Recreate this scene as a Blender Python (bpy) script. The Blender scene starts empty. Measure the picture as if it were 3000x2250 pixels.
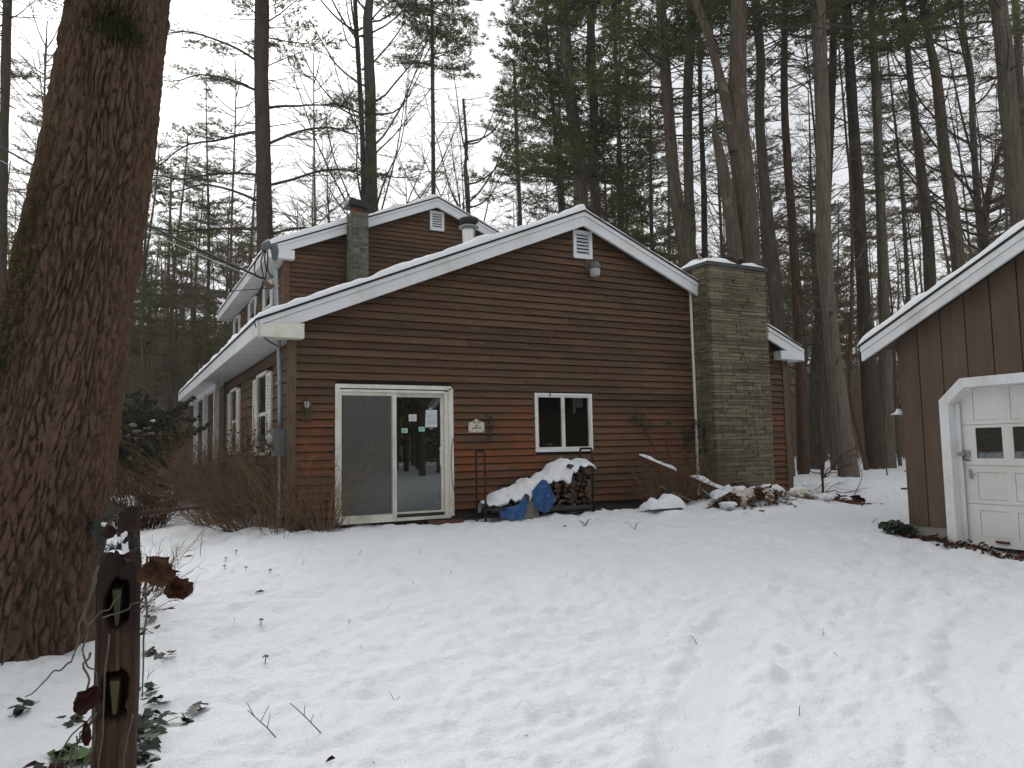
import bpy, math, random
import numpy as np
from mathutils import Matrix, Vector

SC = bpy.context.scene
COL = SC.collection
random.seed(7)
RNG = np.random.default_rng(7)
# World frame: X runs along the front gable wall of the brown house, Y goes into the wood, Z up.
# The eye of the photographer is the datum (0,0,0); the snow at his feet lies at z = -1.5.

# ------------------------------------------------------------------ camera
cd = bpy.data.cameras.new('camera')
cam = bpy.data.objects.new('camera', cd)
COL.objects.link(cam)
cd.sensor_width = 36.0
cd.lens = 26.52
cd.clip_start = 0.05
cd.clip_end = 1500
RIGHT = Vector((0.88510845, -0.46501972, -0.01843099))
UP = Vector((-0.02295627, -0.0831815, 0.99626997))
FWD = Vector((0.4648183, 0.88138386, 0.08429977))
cam.matrix_world = Matrix(((RIGHT.x, UP.x, -FWD.x, 0), (RIGHT.y, UP.y, -FWD.y, 0), (RIGHT.z, UP.z, -FWD.z, 0), (0, 0, 0, 1)))
SC.camera = cam

# ------------------------------------------------------------------ sky, sun, exposure
SUN_EL, SUN_AZ = math.radians(38), math.radians(2)      # behind thin overcast, beyond the house
w = bpy.data.worlds.new('World')
SC.world = w
w.use_nodes = True
nt = w.node_tree
nt.nodes.clear()
out = nt.nodes.new('ShaderNodeOutputWorld')
bg = nt.nodes.new('ShaderNodeBackground')
sky = nt.nodes.new('ShaderNodeTexSky')
sky.sky_type = 'NISHITA'
sky.sun_disc = False
sky.sun_elevation = SUN_EL
sky.sun_rotation = SUN_AZ
sky.air_density = 1.0
sky.dust_density = 6.0
hs = nt.nodes.new('ShaderNodeHueSaturation')
hs.inputs['Saturation'].default_value = 0.10
mx = nt.nodes.new('ShaderNodeMixRGB')
mx.inputs[0].default_value = 0.80                        # overcast veil: mostly an even white
cn = nt.nodes.new('ShaderNodeTexNoise')                  # faint cloud tone in the overcast
cn.inputs['Scale'].default_value = 2.2; cn.inputs['Detail'].default_value = 5; cn.inputs['Roughness'].default_value = 0.55
tc = nt.nodes.new('ShaderNodeTexCoord')
cr = nt.nodes.new('ShaderNodeValToRGB')
cr.color_ramp.elements[0].position = 0.30; cr.color_ramp.elements[0].color = (0.70, 0.715, 0.74, 1)
cr.color_ramp.elements[1].position = 0.68; cr.color_ramp.elements[1].color = (1.0, 0.99, 0.975, 1)
cs = nt.nodes.new('ShaderNodeMixRGB'); cs.blend_type = 'MULTIPLY'; cs.inputs[0].default_value = 1.0
cs.inputs[2].default_value = (10.15, 10.25, 10.45, 1)
nt.links.new(tc.outputs['Generated'], cn.inputs['Vector']); nt.links.new(cn.outputs['Fac'], cr.inputs[0])
nt.links.new(cr.outputs[0], cs.inputs[1]); nt.links.new(cs.outputs[0], mx.inputs[2])
nt.links.new(sky.outputs[0], hs.inputs['Color'])
nt.links.new(hs.outputs[0], mx.inputs[1])
nt.links.new(mx.outputs[0], bg.inputs[0])
bg.inputs[1].default_value = 0.12
nt.links.new(bg.outputs[0], out.inputs[0])
sd = bpy.data.lights.new('sun', 'SUN')
sd.energy = 1.2
sd.angle = math.radians(22)
sd.color = (1.0, 0.975, 0.94)
sun = bpy.data.objects.new('sun', sd)
COL.objects.link(sun)
sdir = Vector((math.sin(SUN_AZ) * math.cos(SUN_EL), math.cos(SUN_AZ) * math.cos(SUN_EL), math.sin(SUN_EL)))
sun.rotation_euler = sdir.to_track_quat('Z', 'Y').to_euler()
sun.location = sdir * 60
SC.view_settings.view_transform = 'Standard'
SC.view_settings.look = 'None'
SC.view_settings.gamma = 1.0
SC.view_settings.use_curve_mapping = False
SC.view_settings.exposure = -0.04
SC.cycles.max_bounces = 8
SC.cycles.transparent_max_bounces = 16
SC.cycles.caustics_reflective = False
SC.cycles.caustics_refractive = False

# ------------------------------------------------------------------ noise
def _h(ix, iy, iz, seed):
    h = (ix * 374761393 + iy * 668265263 + iz * 1440662683 + seed * 974711) & 0xffffffff
    h = ((h ^ (h >> 13)) * 1274126177) & 0xffffffff
    h = h ^ (h >> 16)
    return h.astype(np.float64) / 4294967296.0

def vn(x, y, z=None, seed=0):
    x = np.asarray(x, float); y = np.asarray(y, float)
    if z is None: z = np.zeros_like(x)
    z = np.asarray(z, float)
    ix, iy, iz = np.floor(x).astype(np.int64), np.floor(y).astype(np.int64), np.floor(z).astype(np.int64)
    fx, fy, fz = x - ix, y - iy, z - iz
    fx, fy, fz = fx * fx * (3 - 2 * fx), fy * fy * (3 - 2 * fy), fz * fz * (3 - 2 * fz)
    r = 0
    for a in (0, 1):
        for b in (0, 1):
            wz0 = (fx if a else 1 - fx) * (fy if b else 1 - fy)
            r = r + wz0 * ((1 - fz) * _h(ix + a, iy + b, iz, seed) + fz * _h(ix + a, iy + b, iz + 1, seed))
    return r * 2 - 1

def fbm(x, y, z=None, seed=0, o=4, g=0.5):
    s, a = 0, 1.0
    for k in range(o):
        s = s + a * vn(np.asarray(x) * 2 ** k, np.asarray(y) * 2 ** k, None if z is None else np.asarray(z) * 2 ** k, seed + k * 17)
        a *= g
    return s

def sstep(a, b, x):
    t = np.clip((np.asarray(x, float) - a) / (b - a), 0, 1)
    return t * t * (3 - 2 * t)

# ------------------------------------------------------------------ mesh building
OFF = {}
class MB:
    def __init__(s):
        s.V = []; s.F = []; s.M = []; s.n = 0
    def add(s, v, f, m=0):
        v = np.asarray(v, float).reshape(-1, 3)
        f = np.asarray(f, np.int64)
        if len(v) == 0 or len(f) == 0: return
        s.V.append(v); s.F.append(f + s.n); s.M.append(m); s.n += len(v)
    def poly(s, pts, m=0):
        s.add(pts, [list(range(len(pts)))], m)
    def hexa(s, p, m=0):
        # p: 8 points, 0-3 one face ring, 4-7 the opposite ring
        s.add(p, [[3, 2, 1, 0], [4, 5, 6, 7], [0, 1, 5, 4], [1, 2, 6, 5], [2, 3, 7, 6], [3, 0, 4, 7]], m)
    def box(s, x0, x1, y0, y1, z0, z1, m=0):
        s.hexa([(x0, y0, z0), (x1, y0, z0), (x1, y1, z0), (x0, y1, z0), (x0, y0, z1), (x1, y0, z1), (x1, y1, z1), (x0, y1, z1)], m)
    def bar(s, a, b, wx, wz, m=0, up=(0, 0, 1)):
        a, b = Vector(a), Vector(b); d = (b - a).normalized()
        u = d.cross(Vector(up))
        if u.length < 1e-4: u = d.cross(Vector((1, 0, 0)))
        u.normalize(); v = u.cross(d).normalized()
        q = []
        for c in (a, b):
            for i, j in ((-1, -1), (1, -1), (1, 1), (-1, 1)):
                q.append(c + u * (i * wx / 2) + v * (j * wz / 2))
        s.hexa([tuple(c) for c in q], m)
    def tube(s, P, r, n=6, m=0, cap=True):
        P = np.asarray(P, float); k = len(P)
        r = np.broadcast_to(np.asarray(r, float), (k,))
        T = np.gradient(P, axis=0); T /= np.linalg.norm(T, axis=1)[:, None] + 1e-12
        ref = np.array([0, 0, 1.0]) if abs(T[0][2]) < 0.9 else np.array([1.0, 0, 0])
        U = np.cross(T, ref); U /= np.linalg.norm(U, axis=1)[:, None] + 1e-12
        W = np.cross(T, U)
        a = np.arange(n) * 2 * math.pi / n
        v = P[:, None, :] + r[:, None, None] * (np.cos(a)[None, :, None] * U[:, None, :] + np.sin(a)[None, :, None] * W[:, None, :])
        i = np.arange(k - 1)[:, None] * n; j = np.arange(n)[None, :]; j2 = (j + 1) % n
        f = np.stack([i + j, i + j2, i + n + j2, i + n + j], -1).reshape(-1, 4)
        s.add(v.reshape(-1, 3), f, m)
        if cap:
            s.F.append(np.array([[s.n - k * n + t for t in range(n)][::-1]])); s.M.append(m)
            s.F.append(np.array([[s.n - n + t for t in range(n)]])); s.M.append(m)
    def lathe(s, prof, c, n=16, m=0, axis='z'):
        prof = np.asarray(prof, float); a = np.arange(n) * 2 * math.pi / n; k = len(prof)
        v = np.stack([prof[:, 0, None] * np.cos(a), prof[:, 0, None] * np.sin(a), np.repeat(prof[:, 1, None], n, 1)], -1)
        if axis == 'y': v = v[..., [0, 2, 1]]
        v = v + np.asarray(c)
        i = np.arange(k - 1)[:, None] * n; j = np.arange(n)[None, :]; j2 = (j + 1) % n
        s.add(v.reshape(-1, 3), np.stack([i + j, i + j2, i + n + j2, i + n + j], -1).reshape(-1, 4), m)
    def grid(s, X, Y, Z, m=0):
        a, b = X.shape
        v = np.stack([X, Y, Z], -1).reshape(-1, 3)
        i = np.arange(a - 1)[:, None] * b; j = np.arange(b - 1)[None, :]
        s.add(v, np.stack([i + j, i + j + 1, i + b + j + 1, i + b + j], -1).reshape(-1, 4), m)
    def mesh(s, name, mats, off=(0, 0, 0), smooth=False):
        me = bpy.data.meshes.new(name)
        V = np.concatenate(s.V) - np.asarray(off, float)
        me.vertices.add(len(V)); me.vertices.foreach_set('co', V.astype(np.float32).ravel())
        lens = np.concatenate([np.full(len(f), f.shape[1]) for f in s.F])
        idx = np.concatenate([f.ravel() for f in s.F])
        mi = np.concatenate([np.full(len(f), m) for f, m in zip(s.F, s.M)])
        me.loops.add(len(idx)); me.loops.foreach_set('vertex_index', idx.astype(np.int32))
        me.polygons.add(len(lens))
        st = np.concatenate([[0], np.cumsum(lens)[:-1]])
        me.polygons.foreach_set('loop_start', st.astype(np.int32))
        me.polygons.foreach_set('material_index', mi.astype(np.int32))
        me.polygons.foreach_set('use_smooth', np.full(len(lens), bool(smooth)))
        for m in (mats if isinstance(mats, (list, tuple)) else [mats]): me.materials.append(m)
        me.update(calc_edges=True)
        return me
    def build(s, name, mats, parent=None, smooth=False, **props):
        V = np.concatenate(s.V)
        if parent is not None: off = OFF[parent.name]
        else:
            lo, hi = V.min(0), V.max(0); off = ((lo[0] + hi[0]) / 2, (lo[1] + hi[1]) / 2, lo[2])
        me = s.mesh(name, mats, off, smooth)
        o = bpy.data.objects.new(name, me)
        COL.objects.link(o)
        OFF[o.name] = tuple(off)
        if parent is None: o.location = off
        else: o.parent = parent
        tag(o, **props)
        return o

def tag(o, label=None, cat=None, group=None, kind=None):
    if label: o['label'] = label
    if cat: o['category'] = cat
    if group: o['group'] = group
    if kind: o['kind'] = kind
    return o

def thing(name, loc, label, cat, group=None):
    o = bpy.data.objects.new(name, None)
    COL.objects.link(o); o.location = loc; o.empty_display_size = 0.2
    OFF[o.name] = tuple(loc)
    return tag(o, label, cat, group)

def inst(me, name, parent, loc, scale=(1, 1, 1), rot=(0, 0, 0)):
    # another piece sharing mesh data, placed in world space
    o = bpy.data.objects.new(name, me)
    COL.objects.link(o)
    p = OFF[parent.name] if parent is not None else (0, 0, 0)
    o.location = [loc[i] - p[i] for i in range(3)]
    o.scale = scale; o.rotation_euler = rot
    if parent is not None: o.parent = parent
    OFF[o.name] = tuple(loc)
    return o

# ------------------------------------------------------------------ materials
def newmat(name):
    m = bpy.data.materials.new(name); m.use_nodes = True
    n = m.node_tree.nodes; b = n['Principled BSDF']
    return m, m.node_tree, b

class N:
    """small node helper"""
    def __init__(s, nt): s.nt = nt
    def new(s, t, **kw):
        n = s.nt.nodes.new(t)
        for k, v in kw.items(): setattr(n, k, v)
        return n
    def link(s, a, b): s.nt.links.new(a, b)
    def pos(s, scale=(1, 1, 1), obj=False):
        if obj: g = s.new('ShaderNodeTexCoord').outputs['Object']
        else: g = s.new('ShaderNodeNewGeometry').outputs['Position']
        mp = s.new('ShaderNodeMapping'); mp.inputs['Scale'].default_value = scale
        s.link(g, mp.inputs['Vector']); return mp.outputs[0]
    def noise(s, vec, scale, detail=4, rough=0.55, dist=0.0):
        n = s.new('ShaderNodeTexNoise'); n.inputs['Scale'].default_value = scale
        n.inputs['Detail'].default_value = detail; n.inputs['Roughness'].default_value = rough
        n.inputs['Distortion'].default_value = dist
        s.link(vec, n.inputs['Vector']); return n.outputs['Fac']
    def ramp(s, fac, stops):
        r = s.new('ShaderNodeValToRGB'); e = r.color_ramp.elements
        while len(e) > 1: e.remove(e[-1])
        for i, (p, c) in enumerate(stops):
            if not hasattr(c, '__len__'): c = (c, c, c)
            el = e[0] if i == 0 else e.new(p)
            el.position = p; el.color = (*c[:3], 1)
        s.link(fac, r.inputs[0]); return r.outputs[0]
    def mix(s, fac, a, b, mode='MIX'):
        m = s.new('ShaderNodeMixRGB', blend_type=mode)
        for i, v in ((0, fac), (1, a), (2, b)):
            if isinstance(v, (int, float)): m.inputs[i].default_value = v if i == 0 else (v, v, v, 1)
            elif isinstance(v, tuple): m.inputs[i].default_value = (*v[:3], 1)
            else: s.link(v, m.inputs[i])
        return m.outputs[0]
    def math(s, op, a, b=None, clamp=False):
        m = s.new('ShaderNodeMath', operation=op); m.use_clamp = clamp
        for i, v in ((0, a), (1, b)):
            if v is None: continue
            if isinstance(v, (int, float)): m.inputs[i].default_value = v
            else: s.link(v, m.inputs[i])
        return m.outputs[0]
    def rand(s): return s.new('ShaderNodeObjectInfo').outputs['Random']
    def bump(s, h, strength, dist, b):
        n = s.new('ShaderNodeBump'); n.inputs['Strength'].default_value = strength; n.inputs['Distance'].default_value = dist
        s.link(h, n.inputs['Height']); s.link(n.outputs[0], b.inputs['Normal'])

def plain(name, c, rough=0.6, spec=0.4, var=0.12, scale=6, metal=0.0, bump=0.0, bscale=40, stretch=(1, 1, 1), rnd=0.0, obj=False):
    m, nt, b = newmat(name); k = N(nt)
    b.inputs['Roughness'].default_value = rough; b.inputs['Metallic'].default_value = metal
    b.inputs['Specular IOR Level'].default_value = spec
    p = k.pos(stretch, obj)
    f = k.noise(p, scale, 5)
    col = k.mix(f, tuple(x * (1 - 2.2 * var) for x in c), tuple(min(1, x * (1 + 1.6 * var)) for x in c))
    if rnd:
        r = k.math('ADD', k.math('MULTIPLY', k.rand(), 2 * rnd), 1 - rnd)
        col = k.mix(1.0, col, r, 'MULTIPLY')
    k.link(col, b.inputs['Base Color'])
    if bump: k.bump(k.noise(p, bscale, 4), bump, 0.01, b)
    return m

# ---- snow
def mat_snow(name='snow_surface', fine=1.0):
    m, nt, b = newmat(name); k = N(nt)
    p = k.pos()
    f = k.noise(p, 1.3, 5, 0.6)
    col = k.mix(f, (0.765, 0.80, 0.83), (0.855, 0.872, 0.89))
    d = k.ramp(k.noise(p, 55, 2, 0.5), [(0.0, 0.0), (0.73, 0.0), (0.80, 0.55)])     # fallen needles and specks
    col = k.mix(k.math('MULTIPLY', d, k.ramp(k.noise(p, 2.1, 3), [(0.45, 0.0), (0.62, 0.5)])), col, (0.30, 0.26, 0.20))
    k.link(col, b.inputs['Base Color'])
    b.inputs['Roughness'].default_value = 0.62
    b.inputs['Specular IOR Level'].default_value = 0.25
    h = k.math('ADD', k.math('MULTIPLY', k.noise(p, 9, 5, 0.65), 1.0), k.math('MULTIPLY', k.noise(p, 70, 3, 0.6), 0.22))
    k.bump(h, 0.8 * fine, 0.04, b)
    return m
M = {}
M['snow'] = mat_snow()

# ---- brown stained lap siding: weathered dark brown, bare orange wood where the stain has worn low on the wall, algae, pale scuffs
def mat_siding(name, worn=True):
    m, nt, b = newmat(name); k = N(nt)
    p = k.pos()
    ps = k.pos((0.6, 0.6, 14))
    r = k.rand()
    g = k.noise(ps, 2.2, 6, 0.65)
    col = k.mix(k.ramp(g, [(0.25, 0.0), (0.75, 1.0)]), (0.046, 0.0255, 0.0145), (0.138, 0.077, 0.042))
    col = k.mix(1.0, col, k.math('ADD', k.math('MULTIPLY', r, 0.45), 0.78), 'MULTIPLY')
    sep = k.new('ShaderNodeSeparateXYZ'); k.link(k.new('ShaderNodeNewGeometry').outputs['Position'], sep.inputs[0])
    if worn:
        low = k.ramp(k.math('ADD', k.math('MULTIPLY', sep.outputs[2], 0.25), 0.5), [(0.05, 0.25), (0.2, 0.9), (0.58, 1.0), (0.74, 0.0)])
        blob = k.ramp(k.noise(k.pos((0.9, 0.9, 2.6)), 1.15, 4, 0.6), [(0.40, 0.0), (0.60, 1.0)])
        fx = k.ramp(k.math('MULTIPLY', sep.outputs[0], 0.0769), [(0.0, 0.9), (0.50, 1.0), (0.62, 0.42), (0.93, 0.55), (0.96, 1.0)])
        wk = k.math('MULTIPLY', k.math('MULTIPLY', low, blob), fx)
        wk = k.math('MULTIPLY', wk, k.ramp(k.noise(ps, 3.0, 5, 0.7), [(0.2, 0.35), (0.6, 1.0)]))
        col = k.mix(wk, col, (0.205, 0.064, 0.021))
        alg = k.ramp(k.noise(k.pos((1.2, 1.2, 1.5)), 1.4, 5, 0.6), [(0.52, 0.0), (0.72, 0.6)])
        col = k.mix(k.math('MULTIPLY', alg, 0.8), col, (0.052, 0.055, 0.022))
    sc = k.ramp(k.noise(k.pos((1.6, 1.6, 9)), 1.7, 6, 0.75), [(0.57, 0.0), (0.66, 0.55), (0.8, 0.8)])
    sc2 = k.ramp(k.noise(k.pos((6, 6, 40)), 2.0, 4, 0.7), [(0.42, 0.0), (0.62, 1.0)])
    col = k.mix(k.math('MULTIPLY', sc, sc2), col, (0.20, 0.155, 0.115))
    k.link(col, b.inputs['Base Color'])
    b.inputs['Roughness'].default_value = 0.7
    b.inputs['Specular IOR Level'].default_value = 0.25
    k.bump(k.noise(k.pos((2, 2, 60)), 3.0, 4, 0.6), 0.35, 0.006, b)
    return m
M['siding'] = mat_siding('brown_stained_wood')
M['siding_up'] = mat_siding('brown_stained_wood_upper', False)
M['backing'] = plain('dark_sheathing', (0.02, 0.015, 0.012), 0.9)
M['cornerwood'] = plain('weathered_corner_wood', (0.13, 0.092, 0.058), 0.75, 0.2, 0.35, 5, stretch=(4, 4, 0.6), bump=0.3, bscale=12)

def mat_white(name, base, dirt=(0.32, 0.31, 0.24), amt=0.5, dscale=1.6):
    m, nt, b = newmat(name); k = N(nt)
    f = k.ramp(k.noise(k.pos((1, 1, 0.55)), dscale, 6, 0.68), [(0.46, 0.0), (0.76, 1.0)])
    f2 = k.ramp(k.noise(k.pos(), 26, 4, 0.6), [(0.60, 0.0), (0.72, 1.0)])
    col = k.mix(k.math('MULTIPLY', f, amt), base, dirt)
    col = k.mix(k.math('MULTIPLY', k.math('MULTIPLY', f2, f), amt * 0.9), col, (0.17, 0.14, 0.10))
    k.link(col, b.inputs['Base Color']); b.inputs['Roughness'].default_value = 0.5
    b.inputs['Specular IOR Level'].default_value = 0.35
    k.bump(k.noise(k.pos(), 30, 3), 0.12, 0.004, b)
    return m
M['white'] = mat_white('white_trim_paint', (0.72, 0.735, 0.75), amt=0.35)
M['white_old'] = mat_white('aged_white_paint', (0.72, 0.71, 0.64), (0.36, 0.32, 0.20), 0.75, 2.6)
M['shutter'] = mat_white('mossy_white_paint', (0.72, 0.72, 0.66), (0.30, 0.32, 0.10), 0.9, 1.4)
M['soffit'] = mat_white('grey_white_soffit', (0.62, 0.63, 0.63), amt=0.5)
M['shingle_edge'] = plain('dark_roof_shingle', (0.035, 0.033, 0.034), 0.9, bump=0.3)
M['slot'] = plain('dark_slot', (0.02, 0.02, 0.02), 0.9)

# ---- glass: a real pane, part mirror, part clear
def mat_glass(name, tint=(0.75, 0.8, 0.78), base=0.10):
    m, nt, b = newmat(name); k = N(nt)
    nt.nodes.remove(b)
    o = nt.nodes['Material Output']
    tr = k.new('ShaderNodeBsdfTransparent'); tr.inputs[0].default_value = (*tint, 1)
    gl = k.new('ShaderNodeBsdfGlossy'); gl.inputs['Roughness'].default_value = 0.012
    gl.inputs[0].default_value = (0.92, 0.96, 0.97, 1)
    fr = k.new('ShaderNodeFresnel'); fr.inputs[0].default_value = 1.5
    fac = k.math('ADD', k.math('MULTIPLY', fr.outputs[0], 1.0), base, True)
    ms = k.new('ShaderNodeMixShader')
    k.link(fac, ms.inputs[0]); k.link(tr.outputs[0], ms.inputs[1]); k.link(gl.outputs[0], ms.inputs[2])
    k.link(ms.outputs[0], o.inputs[0])
    return m
M['glass'] = mat_glass('window_glass', base=0.045)
M['glass_dim'] = mat_glass('dusty_window_glass', (0.5, 0.5, 0.48), 0.10)

def mat_screen():
    m, nt, b = newmat('insect_screen'); k = N(nt)
    b.inputs['Base Color'].default_value = (0.16, 0.165, 0.15, 1); b.inputs['Roughness'].default_value = 0.8
    tr = k.new('ShaderNodeBsdfTransparent'); ms = k.new('ShaderNodeMixShader'); ms.inputs[0].default_value = 0.34
    k.link(tr.outputs[0], ms.inputs[1]); k.link(b.outputs[0], ms.inputs[2]); k.link(ms.outputs[0], nt.nodes['Material Output'].inputs[0])
    return m
M['screen'] = mat_screen()
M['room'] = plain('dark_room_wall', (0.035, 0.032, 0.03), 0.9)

# ---- stone
def mat_stone(name, a, b_, c):
    m, nt, b = newmat(name); k = N(nt)
    p = k.pos()
    r = k.rand()
    col = k.ramp(r, [(0.0, a), (0.45, b_), (0.8, c), (1.0, tuple(x * 0.75 for x in a))])
    g = k.noise(p, 14, 6, 0.65)
    col = k.mix(1.0, col, k.ramp(g, [(0.2, 0.55), (0.8, 1.35)]), 'MULTIPLY')
    mo = k.ramp(k.noise(k.pos((1, 1, 0.5)), 1.7, 5, 0.62), [(0.48, 0.0), (0.74, 0.65)])
    col = k.mix(mo, col, (0.055, 0.060, 0.026))
    li = k.ramp(k.noise(p, 7, 4, 0.6), [(0.66, 0.0), (0.73, 0.5)])
    col = k.mix(li, col, (0.20, 0.205, 0.17))
    k.link(col, b.inputs['Base Color']); b.inputs['Roughness'].default_value = 0.85
    b.inputs['Specular IOR Level'].default_value = 0.2
    k.bump(k.noise(p, 35, 5, 0.65), 0.6, 0.012, b)
    return m
M['stone'] = mat_stone('mossy_ledge_stone', (0.165, 0.138, 0.088), (0.215, 0.19, 0.130), (0.125, 0.108, 0.074))
M['stone2'] = mat_stone('grey_green_brick', (0.13, 0.128, 0.10), (0.17, 0.172, 0.14), (0.095, 0.095, 0.072))
M['mortar'] = plain('dark_mortar', (0.045, 0.043, 0.034), 0.95, bump=0.5, bscale=60)
M['foundation'] = plain('damp_foundation', (0.045, 0.045, 0.038), 0.9, 0.2, 0.3, 5, bump=0.5)
M['concrete'] = plain('pale_concrete', (0.27, 0.26, 0.22), 0.9, 0.2, 0.25, 5, bump=0.4)
M['flue'] = plain('orange_clay_flue', (0.21, 0.075, 0.04), 0.85, var=0.25)
M['rustpipe'] = plain('brown_clay_pot', (0.12, 0.05, 0.03), 0.85, var=0.25)
M['slate'] = plain('slate_cap', (0.05, 0.052, 0.055), 0.6, var=0.2, bump=0.3)
M['steel'] = plain('stainless_steel', (0.55, 0.55, 0.54), 0.28, 0.5, 0.1, 20, metal=1.0, stretch=(1, 1, 0.05))
M['galv'] = plain('galvanised_grey', (0.32, 0.34, 0.35), 0.5, 0.4, 0.15, 12, metal=0.35)
M['grey_paint'] = plain('grey_meter_paint', (0.12, 0.13, 0.132), 0.6, var=0.2)
M['black'] = plain('black_iron', (0.016, 0.015, 0.015), 0.5, 0.4, 0.2, 20)
M['rubber'] = plain('black_cable', (0.012, 0.012, 0.012), 0.7)
M['alu'] = plain('aluminium_wire', (0.30, 0.30, 0.30), 0.5)
M['brass'] = plain('tarnished_brass', (0.09, 0.07, 0.035), 0.5, metal=0.6, var=0.25)
M['frosted'] = plain('frosted_lens', (0.40, 0.42, 0.40), 0.3)
M['paper'] = plain('white_paper', (0.62, 0.66, 0.70), 0.9, var=0.04)
M['paper_lines'] = plain('paper_print', (0.36, 0.39, 0.43), 0.9, var=0.04)
M['card'] = plain('grey_white_card', (0.66, 0.65, 0.64), 0.9, var=0.04)
M['card_ink'] = plain('card_print', (0.38, 0.37, 0.365), 0.9, var=0.04)
M['green_edge'] = plain('pale_mint_card', (0.45, 0.66, 0.58), 0.9, var=0.04)
M['green_ink'] = plain('green_card_print', (0.13, 0.38, 0.30), 0.9, var=0.08)
M['cream'] = plain('cream_plaque', (0.58, 0.54, 0.44), 0.6, var=0.12, scale=20)
M['ink'] = plain('dark_relief_paint', (0.045, 0.042, 0.03), 0.7)
M['cloth_white'] = plain('pale_cloth', (0.45, 0.46, 0.47), 0.9)
M['cup'] = plain('white_plastic', (0.70, 0.72, 0.73), 0.4)
M['tarp_blue'] = plain('blue_tarp', (0.018, 0.085, 0.24), 0.45, 0.4, 0.22, 9, bump=0.3, bscale=30)
M['tarp_grey'] = plain('grey_tarp', (0.17, 0.165, 0.145), 0.6, 0.3, 0.25, 9, bump=0.3, bscale=30)
M['leaf_brown'] = plain('dead_leaf', (0.12, 0.052, 0.028), 0.8, 0.2, 0.35, 30, rnd=0.3)
M['leaf_dry'] = plain('dry_tan_leaf', (0.105, 0.056, 0.030), 0.8, 0.2, 0.35, 30, bump=0.4)
M['leaf_red'] = plain('wine_red_leaf', (0.050, 0.016, 0.013), 0.8, 0.2, 0.35, 30)
M['leaf_green'] = plain('ivy_leaf', (0.022, 0.038, 0.018), 0.5, 0.4, 0.35, 25, rnd=0.3)
M['leaf_bright'] = plain('bright_ivy_leaf', (0.06, 0.13, 0.03), 0.5, 0.4, 0.35, 25)
M['garland'] = plain('blue_green_needles', (0.045, 0.066, 0.058), 0.6, 0.3, 0.35, 25)
M['twig'] = plain('brown_twig', (0.090, 0.067, 0.044), 0.85, 0.2, 0.3, 20, rnd=0.25)
M['far_twig'] = plain('far_brown_brush', (0.215, 0.158, 0.104), 0.9, 0.1, 0.3, 2)  # brighter than the near twigs, lifting the dark far wood by colour
M['far_twig2'] = plain('far_grey_brush', (0.150, 0.120, 0.088), 0.9, 0.1, 0.3, 2)  # likewise brightened for the far wood
M['twig_red'] = plain('red_brown_twig', (0.062, 0.032, 0.022), 0.85, 0.2, 0.3, 20)
M['twig_tan'] = plain('tan_twig', (0.150, 0.098, 0.060), 0.85, 0.2, 0.3, 20, rnd=0.25)
M['twig_grey'] = plain('grey_twig', (0.115, 0.105, 0.09), 0.85, 0.2, 0.3, 20)
M['reddish_board'] = plain('red_brown_board', (0.10, 0.038, 0.024), 0.8, var=0.3)

def mat_bark(name, a, b_, zs=0.10, lichen=0.35, moss=0.0, sc=16):
    m, nt, b = newmat(name); k = N(nt)
    p = k.pos((1, 1, zs)); r = k.rand()
    f = k.noise(p, sc, 6, 0.7, 0.4)
    col = k.mix(k.ramp(f, [(0.28, 0.0), (0.72, 1.0)]), a, b_)
    col = k.mix(1.0, col, k.math('ADD', k.math('MULTIPLY', r, 0.4), 0.8), 'MULTIPLY')
    if lichen:
        li = k.ramp(k.noise(k.pos((1, 1, 0.7)), 3.2, 3, 0.5), [(0.67, 0.0), (0.70, min(1, lichen * 1.8))])
        col = k.mix(li, col, (0.21, 0.21, 0.155))
    if moss:
        mo = k.ramp(k.noise(k.pos((1, 1, 0.4)), 1.3, 5, 0.6), [(0.56, 0.0), (0.76, moss * .8)])
        col = k.mix(mo, col, (0.045, 0.055, 0.022))
    k.link(col, b.inputs['Base Color']); b.inputs['Roughness'].default_value = 0.9
    b.inputs['Specular IOR Level'].default_value = 0.15
    k.bump(f, 1.0, 0.09, b)
    return m
M['bark'] = mat_bark('grey_pine_bark', (0.058, 0.045, 0.034), (0.185, 0.150, 0.112), moss=0.35)
M['bark_red'] = mat_bark('reddish_pine_bark', (0.045, 0.032, 0.025), (0.140, 0.098, 0.072), lichen=0.1)
M['bark_dark'] = mat_bark('dark_bark', (0.040, 0.033, 0.027), (0.125, 0.102, 0.080), lichen=0.25)
M['bark_pale'] = mat_bark('pale_grey_bark', (0.066, 0.055, 0.043), (0.21, 0.18, 0.14), moss=0.35)
M['bark_far'] = mat_bark('far_grey_brown_bark', (0.095, 0.078, 0.060), (0.20, 0.168, 0.130), lichen=0.15)  # lightened bark for deep trees, making up for light the dense wood blocks
M['limb_far'] = plain('far_limb', (0.145, 0.118, 0.092), 0.9, 0.15, 0.2, 3)  # lightened limb colour for the same poorly lit deep trees
M['deadwood'] = mat_bark('splintered_dead_wood', (0.05, 0.034, 0.024), (0.19, 0.115, 0.072), zs=0.08, lichen=0)
M['limb'] = plain('dark_limb', (0.080, 0.066, 0.054), 0.9, 0.15, 0.25, 3, rnd=0.2)

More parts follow.
